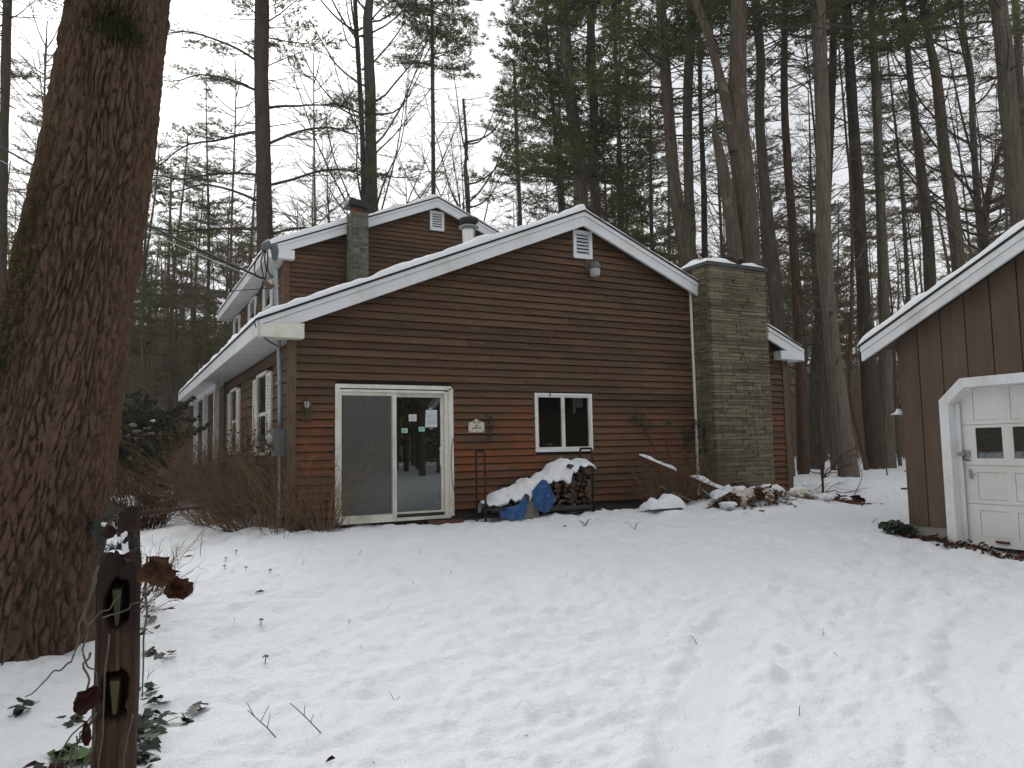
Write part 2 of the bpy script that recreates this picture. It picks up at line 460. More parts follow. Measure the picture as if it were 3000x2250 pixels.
def mat_needle(name, a, b_, tr=0.35):
    m, nt, b = newmat(name); k = N(nt)
    f = k.noise(k.pos(), 0.9, 4, 0.6)
    col = k.mix(k.ramp(f, [(0.3, 0.0), (0.7, 1.0)]), a, b_)
    k.link(col, b.inputs['Base Color']); b.inputs['Roughness'].default_value = 0.6
    b.inputs['Specular IOR Level'].default_value = 0.25
    t = k.new('ShaderNodeBsdfTranslucent'); k.link(k.mix(1.0, col, (1.5, 1.5, 0.9), 'MULTIPLY'), t.inputs[0])
    ms = k.new('ShaderNodeMixShader'); ms.inputs[0].default_value = tr
    k.link(b.outputs[0], ms.inputs[1]); k.link(t.outputs[0], ms.inputs[2])
    k.link(ms.outputs[0], nt.nodes['Material Output'].inputs[0])
    return m
M['needle'] = mat_needle('pine_needles', (0.062, 0.084, 0.036), (0.112, 0.128, 0.055), 0.50)
M['needle_far'] = mat_needle('far_pine_needles', (0.080, 0.092, 0.050), (0.130, 0.132, 0.070), 0.50)  # paler needle copy, offsetting self-shadow in the far crowns
M['yew'] = mat_needle('dark_evergreen_leaf', (0.012, 0.024, 0.013), (0.030, 0.048, 0.022), 0.15)
M['beech'] = mat_needle('tan_winter_leaf', (0.13, 0.085, 0.045), (0.22, 0.15, 0.085), 0.3)

def mat_floor():
    m, nt, b = newmat('brown_forest_hill'); k = N(nt)
    f = k.noise(k.pos(), 0.35, 8, 0.72)
    col = k.ramp(f, [(0.25, (0.065, 0.048, 0.032)), (0.55, (0.16, 0.115, 0.072)), (0.68, (0.22, 0.165, 0.11)), (0.76, (0.6, 0.6, 0.6))])
    k.link(col, b.inputs['Base Color']); b.inputs['Roughness'].default_value = 0.95
    k.bump(f, 0.6, 0.6, b)
    return m
M['hill'] = mat_floor()

# ------------------------------------------------------------------ ground height
def segdist(x, y, a, b):
    ax, ay = a; bx, by = b
    t = np.clip(((x - ax) * (bx - ax) + (y - ay) * (by - ay)) / ((bx - ax) ** 2 + (by - ay) ** 2), 0, 1)
    return np.hypot(x - (ax + t * (bx - ax)), y - (ay + t * (by - ay))), t

TRACKS = [[(0.6, 1.3), (2.4, 2.85), (3.2, 3.6), (3.95, 4.25), (4.6, 4.75), (5.2, 5.1)],
          [(2.0, 0.6), (3.65, 2.1), (4.5, 2.8), (5.4, 3.35), (6.3, 3.75), (7.4, 4.0)]]
MOUNDS = [(9.9, 10.2, 1.1, 0.16), (10.7, 9.9, 0.7, 0.10), (11.4, 9.6, 0.8, 0.06), (8.1, 10.25, 0.45, 0.09), (7.6, 10.9, 0.5, 0.05),
          (15.5, 11.5, 2.0, 0.12), (19.5, 14.0, 2.5, 0.15), (0.45, 2.9, 0.5, 0.05), (-0.8, 4.2, 0.9, 0.06)]

def gh_base(x, y):
    x = np.asarray(x, float); y = np.asarray(y, float)
    s = y * 0.93 + x * 0.30
    z = -1.5 + 0.27 * sstep(3.0, 11.5, s) * sstep(-1.5, 3.0, x) + 0.08 * sstep(3.0, 12, s) + 0.20 * sstep(13, 22, s)
    r = np.hypot(x, y)
    z = z + 0.10 * sstep(25, 60, r)
    # dips beside the walls
    return z

def gh(x, y, fine=True):
    x = np.asarray(x, float); y = np.asarray(y, float)
    z = gh_base(x, y)
    r = np.hypot(x, y)
    z = z + 0.035 * fbm(x / 2.3, y / 2.3, seed=3, o=3)
    for mx_, my_, s_, h_ in MOUNDS:
        z = z + h_ * np.exp(-((x - mx_) ** 2 + (y - my_) ** 2) / (s_ * s_))
    if fine:
        # wind crust and old prints: flattened bumps
        near = 1 - sstep(16, 40, r)
        q = fbm(x / 0.55 + 0.3 * y, y / 0.30, seed=11, o=4, g=0.55)
        q2 = fbm(x / 0.22, y / 0.13, seed=31, o=3, g=0.5)
        q3 = fbm(x / 0.11, y / 0.075, seed=41, o=2)
        tr = 1.0
        for T in TRACKS:
            dm = None
            for a, b in zip(T[:-1], T[1:]):
                d, t = segdist(x, y, a, b)
                dm = d if dm is None else np.minimum(dm, d)
            e = T[-1]
            fade = sstep(0.0, 1.2, np.hypot(x - e[0], y - e[1]))
            wob = dm + 0.012 * vn(x * 1.7, y * 1.7, seed=5)
            z = z - 0.032 * (1 - sstep(0.10, 0.28, wob)) * fade
            z = z + 0.014 * np.exp(-((wob - 0.30) / 0.08) ** 2) * fade
            tr = tr * (1 - 0.8 * (1 - sstep(0.12, 0.20, wob)) * fade)
        z = z + near * tr * (0.021 * q + 0.022 * q2 + 0.013 * q3) - near * 0.024 * sstep(.25, .8, fbm(x / .34 + 9, y / .24, seed=58, o=3)) * tr
        # footprints trodden between yard and house
        fp = fbm(x / 0.9, y / 0.9, seed=77, o=2)
        z = z - near * 0.02 * sstep(0.45, 0.9, fp)
    # melted gutter along the front of the house and at the garage door
    dwall = np.where((x > 2.3) & (x < 12.9), np.abs(y - 11.55), 9)
    z = z - 0.05 * (1 - sstep(0.0, 0.45, dwall))
    return z

def H(x, y): return float(gh(np.array([x]), np.array([y]))[0])

fa = math.atan2(0.4648, 0.8814)
az = np.concatenate([np.linspace(-math.pi, fa - 0.72, 70, endpoint=False), np.linspace(fa - 0.72, fa + 0.72, 430, endpoint=False), np.linspace(fa + 0.72, math.pi, 60)])
rr = [0.25]
while rr[-1] < 2.4: rr.append(rr[-1] * 1.035)
while rr[-1] < 15: rr.append(rr[-1] * 1.0078)
while rr[-1] < 45: rr.append(rr[-1] * 1.02)
while rr[-1] < 300: rr.append(rr[-1] * 1.08)
rr = np.array(rr)
Rg, Ag = np.meshgrid(rr, az, indexing='ij')
Xg, Yg = Rg * np.sin(Ag), Rg * np.cos(Ag)
Zg = gh(Xg, Yg)
b = MB(); b.grid(Xg, Yg, Zg)
b.poly([(0.25 * math.sin(a), 0.25 * math.cos(a), -1.5) for a in np.linspace(0, 2 * math.pi, 24)[:-1]][::-1])
ground = b.build('ground', M['snow'], smooth=True, kind='structure')

# wooded rise that closes the view far behind the trees
rr2 = np.array([62, 70, 80, 92, 106, 122, 145])
az2 = np.linspace(-math.pi, math.pi, 200)
R2, A2 = np.meshgrid(rr2, az2, indexing='ij')
X2, Y2 = R2 * np.sin(A2), R2 * np.cos(A2)
def hill_rise(R_, A_):
    # gentle to the right of the house, steeper beyond its left side
    d = (np.asarray(A_) - fa + math.pi) % (2 * math.pi) - math.pi
    return -1.6 + (0.15 + 0.11 * sstep(-.12, -.34, d) * (np.abs(d) < 1.2)) * np.maximum(np.asarray(R_) - 60, 0)
Z2 = hill_rise(R2, A2) + 0 * np.maximum(R2 - 66, 0) * (1 - 0.25 * sstep(120, 300, R2)) + 1.2 * fbm(X2 / 28, Y2 / 28, seed=9, o=3) * sstep(64, 90, R2)
b = MB(); b.grid(X2, Y2, Z2)
hill = b.build('hillside', M['hill'], smooth=True, kind='structure')

# ------------------------------------------------------------------ the brown house
HX0, HX1, HY = 2.36, 12.86, 11.658      # left wall, right wall, plane of the front gable
RX, RZ, SL = 7.61, 4.33, 0.414          # ridge line and roof pitch
UX0, UX1, UY = 3.72, 11.9, 19.25        # two storey part
URX, URZ, USL = 7.81, 6.96, 0.412
SB = -1.0                               # bottom of the lap siding
EXP = 0.1245
house = thing('house', (7.6, 11.66, -1.25), 'long brown wooden house with white roof trim, stone chimney and a taller gable behind', 'house')

def roofz(x): return RZ - SL * abs(x - RX)
def uroofz(x): return URZ - USL * abs(x - URX)

def board(parent, name, O, u, n, s0b, s1b, s0t, s1t, z0, z1, mat, lip=0.040, thin=0.009, back=0.004):
    # one lap board: O origin on the wall, u along the wall, n outwards
    O, u, n = Vector(O), Vector(u), Vector(n)
    def P(s, d, z):
        q = O + u * s + n * d; return (q.x, q.y, z)
    m = MB()
    m.hexa([P(s0b, -back, z0), P(s1b, -back, z0), P(s1b, lip, z0), P(s0b, lip, z0),
            P(s0t, -back, z1), P(s1t, -back, z1), P(s1t, thin, z1), P(s0t, thin, z1)])
    return m.build(name, mat, parent)

def courses(parent, name, O, u, n, zb, ztop, spans, mat, exp, rng, lens=(2.4, 4.9), **kw):
    z = zb
    while z < ztop - 0.02:
        z1 = min(z + exp, ztop)
        for a, b_ in spans(z, z1):
            if b_[0] - a[0] < 0.03 and b_[1] - a[1] < 0.03: continue
            cuts = [a[0]]
            while True:
                c = cuts[-1] + rng.uniform(*lens)
                if c > b_[0] - 0.7: break
                cuts.append(c)
            cuts.append(b_[0])
            for i in range(len(cuts) - 1):
                g = 0.003
                s0b = cuts[i] + (g if i else 0); s1b = cuts[i + 1] - (g if i < len(cuts) - 2 else 0)
                s0t = a[1] if i == 0 else s0b; s1t = b_[1] if i == len(cuts) - 2 else s1b
                if s1t <= s0t: s1t = s0t + 0.001
                dz = rng.uniform(-0.004, 0.004)
                board(parent, name, O, u, n, s0b, s1b, s0t, s1t, z + dz, z1 - 0.014, mat, **kw)  # open gap bares dark sheathing, making the shade line under each lip
        z = z1

# --- openings in the front gable
DX0, DX1, DZ0, DZ1 = 3.02, 5.005, -1.13, 1.045
WX0, WX1, WZ0, WZ1 = 6.58, 7.79, -0.085, 0.965
VX0, VX1, VZ0, VZ1 = 7.47, 7.88, 3.50, 4.03

def front_spans(z0, z1):
    def lim(z):
        return (max(2.42, RX - (RZ - 0.15 - z) / SL), min(12.74, RX + (RZ - 0.15 - z) / SL))
    L0, R0 = lim(z0); L1, R1 = lim(z1)
    segs = [((L0, L1), (R0, R1))]
    def cut(segs, c0, c1):
        o = []
        for a, b_ in segs:
            if c1 <= a[0] or c0 >= b_[0]: o.append((a, b_)); continue
            if c0 > a[0]: o.append((a, (c0, c0)))
            if c1 < b_[0]: o.append(((c1, c1), b_))
        return o
    for x0, x1, a, b_ in ((DX0, DX1, DZ0, DZ1), (WX0, WX1, WZ0, WZ1), (VX0, VX1, VZ0, VZ1)):
        if z1 > a + 0.03 and z0 < b_ - 0.03: segs = cut(segs, x0, x1)
    return segs
rs = random.Random(3)
courses(house, 'clapboard', (0, HY, 0), (1, 0, 0), (0, -1, 0), SB, 4.22, front_spans, M['siding'], EXP, rs)

# --- sheathing behind the boards, with the openings left free; inner room
b = MB()
y0, y1 = HY + 0.006, HY + 0.12
for x0, x1, z0, z1 in ((2.42, DX0 + .05, -1.05, 1.75), (DX0 + .05, DX1 - .05, DZ1 - .05, 1.75), (DX1 - .05, WX0 + .04, -1.05, 1.75),
                       (WX0 + .04, WX1 - .04, -1.05, WZ0 + .04), (WX0 + .04, WX1 - .04, WZ1 - .04, 1.75), (WX1 - .04, 12.80, -1.05, 1.75)):
    b.box(x0, x1, y0, y1, z0, z1)
b.hexa([(2.5, y0, 1.752), (12.7, y0, 1.752), (12.7, y1, 1.752), (2.5, y1, 1.752), (RX - 0.02, y0, 4.16), (RX + .02, y0, 4.16), (RX + .02, y1, 4.16), (RX - .02, y1, 4.16)])
b.build('wall', M['backing'], house)
b = MB()                                # left and right side walls, upper walls
b.box(2.40, 2.50, 11.80, 19.27, -1.05, 1.74)
b.build('wall', M['backing'], house)
b = MB(); b.box(12.70, 12.84, 11.80, 19.27, -1.05, 1.9)
b.build('wall', M['backing'], house)
b = MB()
b.box(UX0 + .03, UX0 + .12, 19.30, 29.0, -1.2, 4.85); b.box(UX1 - .12, UX1 - .02, 19.3, 29.0, -1.2, 4.85)
b.box(UX0 + .03, UX1 - .02, 28.9, 29.0, -1.2, 4.84); b.box(UX0 + .13, UX1 - .13, UY + 0.006, UY + 0.1, 1.0, 4.84)
b.hexa([(UX0 + .1, UY + .006, 4.842), (UX1 - .1, UY + .006, 4.842), (UX1 - .1, UY + .1, 4.842), (UX0 + .1, UY + .1, 4.842),
        (URX - .02, UY + .006, 6.75), (URX + .02, UY + .006, 6.75), (URX + .02, UY + .1, 6.75), (URX - .02, UY + .1, 6.75)])
b.build('wall', M['backing'], house)
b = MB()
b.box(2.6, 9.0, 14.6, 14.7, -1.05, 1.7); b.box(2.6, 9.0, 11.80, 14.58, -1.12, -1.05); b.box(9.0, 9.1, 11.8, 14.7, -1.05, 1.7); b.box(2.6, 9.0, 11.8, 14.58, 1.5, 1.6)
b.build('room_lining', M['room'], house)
b = MB()
b.box(2.46, 12.72, 11.70, 12.0, -1.6, -1.03); b.box(2.46, 2.7, 12.0, 19.2, -1.6, -1.03); b.box(12.5, 12.72, 12.0, 19.2, -1.6, -1.03)
b.build('foundation', M['foundation'], house)

# --- left wall: split wooden shingles, with two shuttered windows
WIN_L = [(13.08, 14.96), (16.72, 18.55)]
def left_spans(z0, z1):
    segs = [((11.76, 11.76), (19.26, 19.26))]
    for a, c in WIN_L:
        if z1 > 0.0 and z0 < 1.42:
            o = []
            for p, q in segs:
                if c <= p[0] or a >= q[0]: o.append((p, q)); continue
                o.append((p, (a, a))); o.append(((c, c), q))
            segs = o
    return segs
courses(house, 'shingle', (HX0, 0, 0), (0, 1, 0), (-1, 0, 0), SB, 1.70, left_spans, M['siding_up'], 0.19, random.Random(5), (0.35, 0.95), lip=0.022)

# --- upper gable and upper left wall
def up_spans(z0, z1):
    L0, R0 = max(3.80, URX - (URZ - .14 - z0) / USL), min(11.8, URX + (URZ - .14 - z0) / USL)
    L1, R1 = max(3.80, URX - (URZ - .14 - z1) / USL), min(11.8, URX + (URZ - .14 - z1) / USL)
    segs = [((L0, L1), (R0, R1))]
    if z1 > 6.11 and z0 < 6.62: segs = [((L0, L1), (7.645, 7.645)), ((8.065, 8.065), (R0, R1))]
    return segs
courses(house, 'clapboard', (0, UY, 0), (1, 0, 0), (0, -1, 0), 2.45, 6.84, up_spans, M['siding_up'], 0.124, random.Random(8), (3.0, 6.0))
UWIN = [(20.7, 22.2), (23.3, 24.9), (26.7, 28.3)]
def upl_spans(z0, z1):
    segs = [((19.36, 19.36), (29.0, 29.0))]
    for a, c in UWIN:
        if z1 > 3.35 and z0 < 4.76:
            o = []
            for p, q in segs:
                if c <= p[0] or a >= q[0]: o.append((p, q)); continue
                o.append((p, (a, a))); o.append(((c, c), q))
            segs = o
    return segs
courses(house, 'shingle', (UX0, 0, 0), (0, 1, 0), (-1, 0, 0), 2.7, 4.82, upl_spans, M['siding_up'], 0.155, random.Random(9), (1.5, 3.2), lip=0.022)
b = MB()                                 # back wall of the porch recess
b.box(UX0 - 0.02, UX0 + .02, 19.40, 28.9, -1.1, 1.72); b.build('porch_wall', M['cornerwood'], house)

# --- corner boards
def boxpart(name, mat, *args, parent=None, **kw):
    m = MB(); m.box(*args); return m.build(name, mat, parent or house, **kw)
boxpart('corner_board', M['cornerwood'], 2.305, 2.425, 11.615, 11.75, -1.06, 1.705)
boxpart('corner_board', M['cornerwood'], 12.735, 12.895, 11.610, 11.80, -1.06, 1.80)
boxpart('corner_board', M['siding_up'], 3.68, 3.83, 19.205, 19.36, 2.5, 4.83)
boxpart('corner_board', M['siding_up'], 2.32, 2.44, 19.27, 19.40, -1.06, 1.70)
m = MB(); m.tube([(10.262, 11.615, -1.0), (10.255, 11.615, 1.1), (10.24, 11.615, 3.12)], [0.032, 0.03, 0.03], 6)
m.build('chimney_trim', M['white_old'], house)

# --- roofs
def roof_slab(name, x0, z0, x1, z1, ya, yb, t=0.03, mat=None):
    m = MB(); m.hexa([(x0, ya, z0 - t), (x1, ya, z1 - t), (x1, yb, z1 - t), (x0, yb, z0 - t), (x0, ya, z0), (x1, ya, z1), (x1, yb, z1), (x0, yb, z0)])
    return m.build(name, mat or M['shingle_edge'], house)
RY0 = 11.40
roof_slab('roof', 1.80, roofz(1.80) + .038, RX, RZ + .038, RY0, 19.26)
roof_slab('roof', RX + .002, RZ + .038, 13.26, roofz(13.26) + .038, RY0, 19.26)
roof_slab('roof', 1.80, roofz(1.80) + .038, 3.72, roofz(3.72) + .038, 19.262, 26.9)
UR0 = 19.0
roof_slab('roof', 3.22, uroofz(3.22) + .038, URX, URZ + .038, UR0, 29.3)
roof_slab('roof', URX + .002, URZ + .038, 12.4, uroofz(12.4) + .038, UR0, 29.3)

def rake(x0, x1, zf, y0, y1, top, bot, mat, name='rake_board'):
    # board following the roof line between x0 and x1
    m = MB(); za, zb = zf(x0), zf(x1)
    m.hexa([(x0, y0, za + bot), (x1, y0, zb + bot), (x1, y1, zb + bot), (x0, y1, za + bot), (x0, y0, za + top), (x1, y0, zb + top), (x1, y1, zb + top), (x0, y1, za + top)])
    return m.build(name, mat, house)
for (x0, x1) in ((1.85, RX), (RX + .002, 13.2)):
    rake(x0, x1, roofz, RY0 + .035, RY0 + .095, -.255, -.075, M['white'])
    rake(x0, x1, roofz, RY0 + .015, RY0 + .085, -.069, .003, M['white'], 'shadow_board')
    rake(x0, x1, roofz, RY0 + .095, HY - .03, -.03, .003, M['soffit'], 'rake_soffit')
for (x0, x1) in ((3.27, URX), (URX + .002, 12.35)):
    rake(x0, x1, uroofz, UR0 + .035, UR0 + .095, -.25, -.07, M['white'])
    rake(x0, x1, uroofz, UR0 + .015, UR0 + .085, -.065, .003, M['white'], 'shadow_board')
    rake(x0, x1, uroofz, UR0 + .095, UY - .03, -.03, .003, M['soffit'], 'rake_soffit')

# --- eaves: fascia, soffit, boxed returns
boxpart('fascia', M['white'], 1.815, 1.848, 11.44, 26.85, 1.715, 1.955)
boxpart('soffit', M['soffit'], 1.849, 2.40, 11.52, 26.8, 1.712, 1.735)
boxpart('fascia', M['white'], 13.205, 13.235, 11.45, 19.2, 1.76, 2.0)
boxpart('soffit', M['soffit'], 12.70, 13.204, 11.52, 19.2, 1.765, 1.785)
boxpart('fascia', M['white'], 3.235, 3.266, 19.05, 29.25, 4.83, 5.075)
boxpart('soffit', M['soffit'], 3.267, 3.75, 19.1, 29.2, 4.835, 4.855)
def ret(xa, xb, y0, y1, z0, z1, mat, lean=0.0):
    m = MB(); m.hexa([(xa, y0, z0), (xb, y0, z0), (xb, y1, z0), (xa, y1, z0), (xa, y0, z1), (xb, y0, z1 + lean), (xb, y1, z1 + lean), (xa, y1, z1)])
    return m.build('eave_return', mat, house)
ret(1.853, 2.495, 11.40, 11.62, 1.700, 1.885, M['white_old'], 0.04)
ret(12.48, 13.16, 11.40, 11.61, 1.775, 1.955, M['white'], 0.0)
ret(3.272, 3.91, 19.0, 19.22, 4.825, 5.03, M['white'], 0.02)

# --- gable vents
def vent(x0, x1, z0, z1, y, nsl):
    m = MB(); t = 0.065
    m.box(x0, x0 + t, y - .055, y + .02, z0, z1); m.box(x1 - t, x1, y - .055, y + .02, z0, z1)
    m.box(x0 + t, x1 - t, y - .055, y + .02, z1 - t, z1); m.box(x0 + t, x1 - t, y - .055, y + .02, z0, z0 + t * 1.1)
    v = m.build('gable_vent', M['white'], house)
    m = MB(); m.box(x0 + t, x1 - t, y + .03, y + .04, z0 + t, z1 - t); m.build('vent_back', M['slot'], v)
    h = (z1 - z0 - 2.1 * t) / nsl
    for i in range(nsl):
        za = z0 + t * 1.1 + i * h
        m = MB(); m.hexa([(x0 + t, y - .035, za), (x1 - t, y - .035, za), (x1 - t, y - .028, za - .004), (x0 + t, y - .028, za - .004),
                          (x0 + t, y + .005, za + h * .72), (x1 - t, y + .005, za + h * .72), (x1 - t, y + .012, za + h * .70), (x0 + t, y + .012, za + h * .70)])
        m.build('slat', M['white'], v)
vent(7.47, 7.885, 3.50, 4.03, HY, 6)
vent(7.645, 8.065, 6.09, 6.64, UY, 6)

# --- sliding door
door = MB()
y0 = HY - .045
door.box(DX0, DX0 + .072, y0, HY + .05, DZ0 + .03, DZ1)                    # white casing: left, right, top
door.box(DX1 - .078, DX1, y0, HY + .05, DZ0 + .03, DZ1 - .04)
door.box(DX0 + .072, DX1 - .03, y0, HY + .05, DZ1 - .062, DZ1)
door = door.build('sliding_door', M['white_old'], house)
def dpart(name, mat, *a): 
    m = MB(); m.box(*a); return m.build(name, mat, door)
dpart('door_frame', M['white_old'], 3.092, 3.118, HY - .04, HY + .09, -1.115, .955)
dpart('door_frame', M['white_old'], 4.862, 4.927, HY - .01, HY + .09, -1.095, .955)
dpart('door_frame', M['white_old'], 3.118, 4.862, HY - .03, HY + .09, .925, .965)
dpart('threshold', M['white_old'], 3.09, 4.94, HY - .06, HY + .09, -1.13, -1.085)
def leaf(x0, x1, z0, z1, y, sw, sw2, tr, br, glass):
    m = MB()
    m.box(x0, x0 + sw, y, y + .04, z0, z1); m.box(x1 - sw2, x1, y, y + .04, z0, z1)
    m.box(x0 + sw, x1 - sw2, y, y + .04, z1 - tr, z1); m.box(x0 + sw, x1 - sw2, y, y + .04, z0, z0 + br)
    l = m.build('door_leaf', M['white_old'], door)
    m = MB(); m.box(x0 + sw - .005, x1 - sw2 + .005, y + .016, y + .022, z0 + br - .005, z1 - tr + .005)
    p = m.build('pane', glass, door)
    return l
leaf(3.119, 4.025, -1.084, .924, HY - .005, .012, .075, .055, .075, M['glass'])
leaf(4.010, 4.861, -1.084, .924, HY + .045, .02, .05, .065, .085, M['glass'])
dpart('insect_screen', M['screen'], 3.135, 3.948, HY - .0225, HY - .0215, -1.005, .868)
dpart('screen_edge', M['galv'], 3.930, 3.950, HY - .026, HY - .008, -1.005, .868)
m = MB(); m.tube([(4.800, HY + .044, .03), (4.785, HY + .005, .0), (4.782, HY - .005, -.12), (4.788, HY + .005, -.24), (4.802, HY + .044, -.27)], .011, 6)
m.build('handle', M['white'], door)

# --- casement window
win = MB(); y0 = HY - .04
t = 0.04
win.box(WX0, WX1, y0, HY + .04, WZ1 - t, WZ1); win.box(WX0, WX1, y0, HY + .04, WZ0, WZ0 + t + .01)
win.box(WX0, WX0 + t, y0, HY + .04, WZ0 + t + .01, WZ1 - t); win.box(WX1 - t, WX1, y0, HY + .04, WZ0 + t + .01, WZ1 - t)
win = win.build('window', M['white'], house)
for x0, x1 in ((WX0 + t, 7.168), (7.17, WX1 - t)):
    m = MB(); s = .034; ya, yb = HY - .028, HY + .02
    z0, z1 = WZ0 + t + .011, WZ1 - t - .001
    m.box(x0 + .001, x0 + s, ya, yb, z0, z1); m.box(x1 - s, x1 - .001, ya, yb, z0, z1)
    m.box(x0 + s, x1 - s, ya, yb, z1 - s, z1); m.box(x0 + s, x1 - s, ya, yb, z0, z0 + s)
    m.build('sash', M['white_old'], win)
    m = MB(); m.box(x0 + s - .004, x1 - s + .004, HY - .004, HY + .002, z0 + s - .004, z1 - s + .004); m.build('pane', M['glass'], win)
m = MB(); m.box(6.885, 6.900, y0 - .014, y0 - .001, .905, .985); m.box(6.885, 6.915, y0 - .014, y0 - .001, .985, .992); m.build('hook', M['black'], win)

# --- shuttered windows in the side walls (facing away from the yard, seen very obliquely)
def side_window(xw, ya, yb, z0, z1, sh, mid=True, mat=None):
    mat = mat or M['shutter']
    m = MB(); f = .07
    m.box(xw - .05, xw + .03, ya + sh, ya + sh + f, z0, z1); m.box(xw - .05, xw + .03, yb - sh - f, yb - sh, z0, z1)
    m.box(xw - .06, xw + .03, ya + sh, yb - sh, z1, z1 + .06); m.box(xw - .07, xw + .03, ya + sh - .02, yb - sh + .02, z0 - .05, z0)
    w_ = m.build('window', M['white_old'], house)
    zm = (z0 + z1) / 2
    m = MB(); m.box(xw - .03, xw + .02, ya + sh + f, yb - sh - f, zm - .03, zm + .03); m.build('sash_rail', M['white_old'], w_)
    m = MB(); m.box(xw - .012, xw - .006, ya + sh + f, yb - sh - f, z0, zm - .031); m.build('pane', M['glass_dim'], w_)
    m = MB(); m.box(xw - .022, xw - .016, ya + sh + f, yb - sh - f, zm + .031, z1); m.build('pane', M['glass_dim'], w_)
    if sh > .1:
        for a, c in ((ya, ya + sh - .01), (yb - sh + .01, yb)):
            m = MB()
            m.box(xw - .055, xw - .02, a, a + .05, z0, z1); m.box(xw - .055, xw - .02, c - .05, c, z0, z1)
            for q in (z0, zm - .03, z1 - .06): m.box(xw - .055, xw - .02, a + .05, c - .05, q, q + .06)
            s_ = m.build('shutter', mat, house)
            for q0, q1 in ((z0 + .06, zm - .03), (zm + .03, z1 - .06)):
                nn = 11
                for i in range(nn):
                    zz = q0 + (q1 - q0) * i / nn
                    mm = MB(); mm.hexa([(xw - .05, a + .05, zz), (xw - .05, c - .05, zz), (xw - .044, c - .05, zz), (xw - .044, a + .05, zz),
                                        (xw - .03, a + .05, zz + .05), (xw - .03, c - .05, zz + .05), (xw - .024, c - .05, zz + .05), (xw - .024, a + .05, zz + .05)])
                    mm.build('louvre', mat, s_)
side_window(HX0, 13.08, 14.96, 0.0, 1.36, .42)
side_window(HX0, 16.72, 18.55, 0.02, 1.36, .42)
for a, c in UWIN: side_window(UX0, a, c, 3.4, 4.68, .28, mat=M['white'])

# --- porch posts and beam
for y in (19.62, 22.1, 24.75):
    boxpart('porch_post', M['white'], 2.12, 2.24, y - .06, y + .06, -1.3, 1.56)
boxpart('porch_beam', M['white'], 2.13, 2.23, 19.42, 26.7, 1.562, 1.708)
m = MB(); m.box(2.45, 3.68, 19.42, 19.46, 1.20, 1.70); m.build('porch_header', M['soffit'], house)

# --- big stone chimney on the front wall
CX0, CX1, CY0, CY1, CZT = 10.30, 11.83, 11.150, 11.60, 3.53
b = MB(); b.box(CX0 + .03, CX1 - .03, CY0 + .03, 12.1, -1.45, CZT)
chim = b.build('stone_chimney', M['mortar'], house)
def rough_block(seed):
    # a split stone: unit box with an uneven face and broken corners
    r = np.random.default_rng(seed); m = MB()
    v = []
    for x in (-.5, 0, .5):
        for z in (-.5, .5):
            v.append((x + r.uniform(-.03, .03) * (x != 0), -.5 + r.uniform(-.16, .10), z + r.uniform(-.07, .07)))
            v.append((x, .5, z))
    v = np.array(v)
    f = []
    for i in (0, 1):
        a = i * 4
        f += [[a, a + 4, a + 6, a + 2], [a + 1, a + 3, a + 7, a + 5], [a, a + 1, a + 5, a + 4], [a + 2, a + 6, a + 7, a + 3]]
    f += [[0, 2, 3, 1], [8, 9, 11, 10]]
    m.add(v, f); return m
SB_ME = [rough_block(40 + i).mesh('stone', M['stone']) for i in range(7)]
BB_ME = [rough_block(60 + i).mesh('brick', M['stone2']) for i in range(5)]
rs = random.Random(21)
z = -1.34
while z < CZT - .03:
    h = rs.choice([.045, .055, .065, .07, .08, .095])
    h = min(h, CZT - z)
    x = CX0
    while x < CX1 - .01:
        L = rs.uniform(.28, .85) * (1.15 if h < .09 else .85)
        if x + L > CX1 - .14: L = CX1 - x
        d = rs.uniform(.03, .05)
        inst(rs.choice(SB_ME), 'stone', chim, (x + L / 2, CY0 + .03 - d * .2, z + h / 2), (max(.02, L - .007), .08 + d * .5, h - .008), (0, 0, 0))
        x += L
    y = CY0 + .065
    while y < CY1 - .02:
        L = rs.uniform(.16, .42)
        if y + L > CY1 - .1: L = CY1 - y
        inst(rs.choice(SB_ME), 'stone', chim, (CX0 + .03 - rs.uniform(.0, .012), y + L / 2, z + h / 2), (L - .007, .085, h - .008), (0, 0, -math.pi / 2))
        y += L
    z += h
m = MB(); m.box(CX0 - .05, CX1 + .06, CY0 - .06, 12.15, CZT + .002, CZT + .075); m.build('chimney_cap', M['slate'], chim)
m = MB(); m.box(11.00, 11.30, 11.42, 11.72, CZT + .076, CZT + .29); m.build('chimney_pot', M['rustpipe'], chim)
m = MB(); m.hexa([(10.95, 11.38, CZT + .295), (11.42, 11.36, CZT + .285), (11.42, 11.80, CZT + .285), (10.95, 11.78, CZT + .295), (10.95, 11.38, CZT + .31), (11.42, 11.36, CZT + .30), (11.42, 11.80, CZT + .30), (10.95, 11.78, CZT + .31)])
m.build('pot_lid', M['slate'], chim)

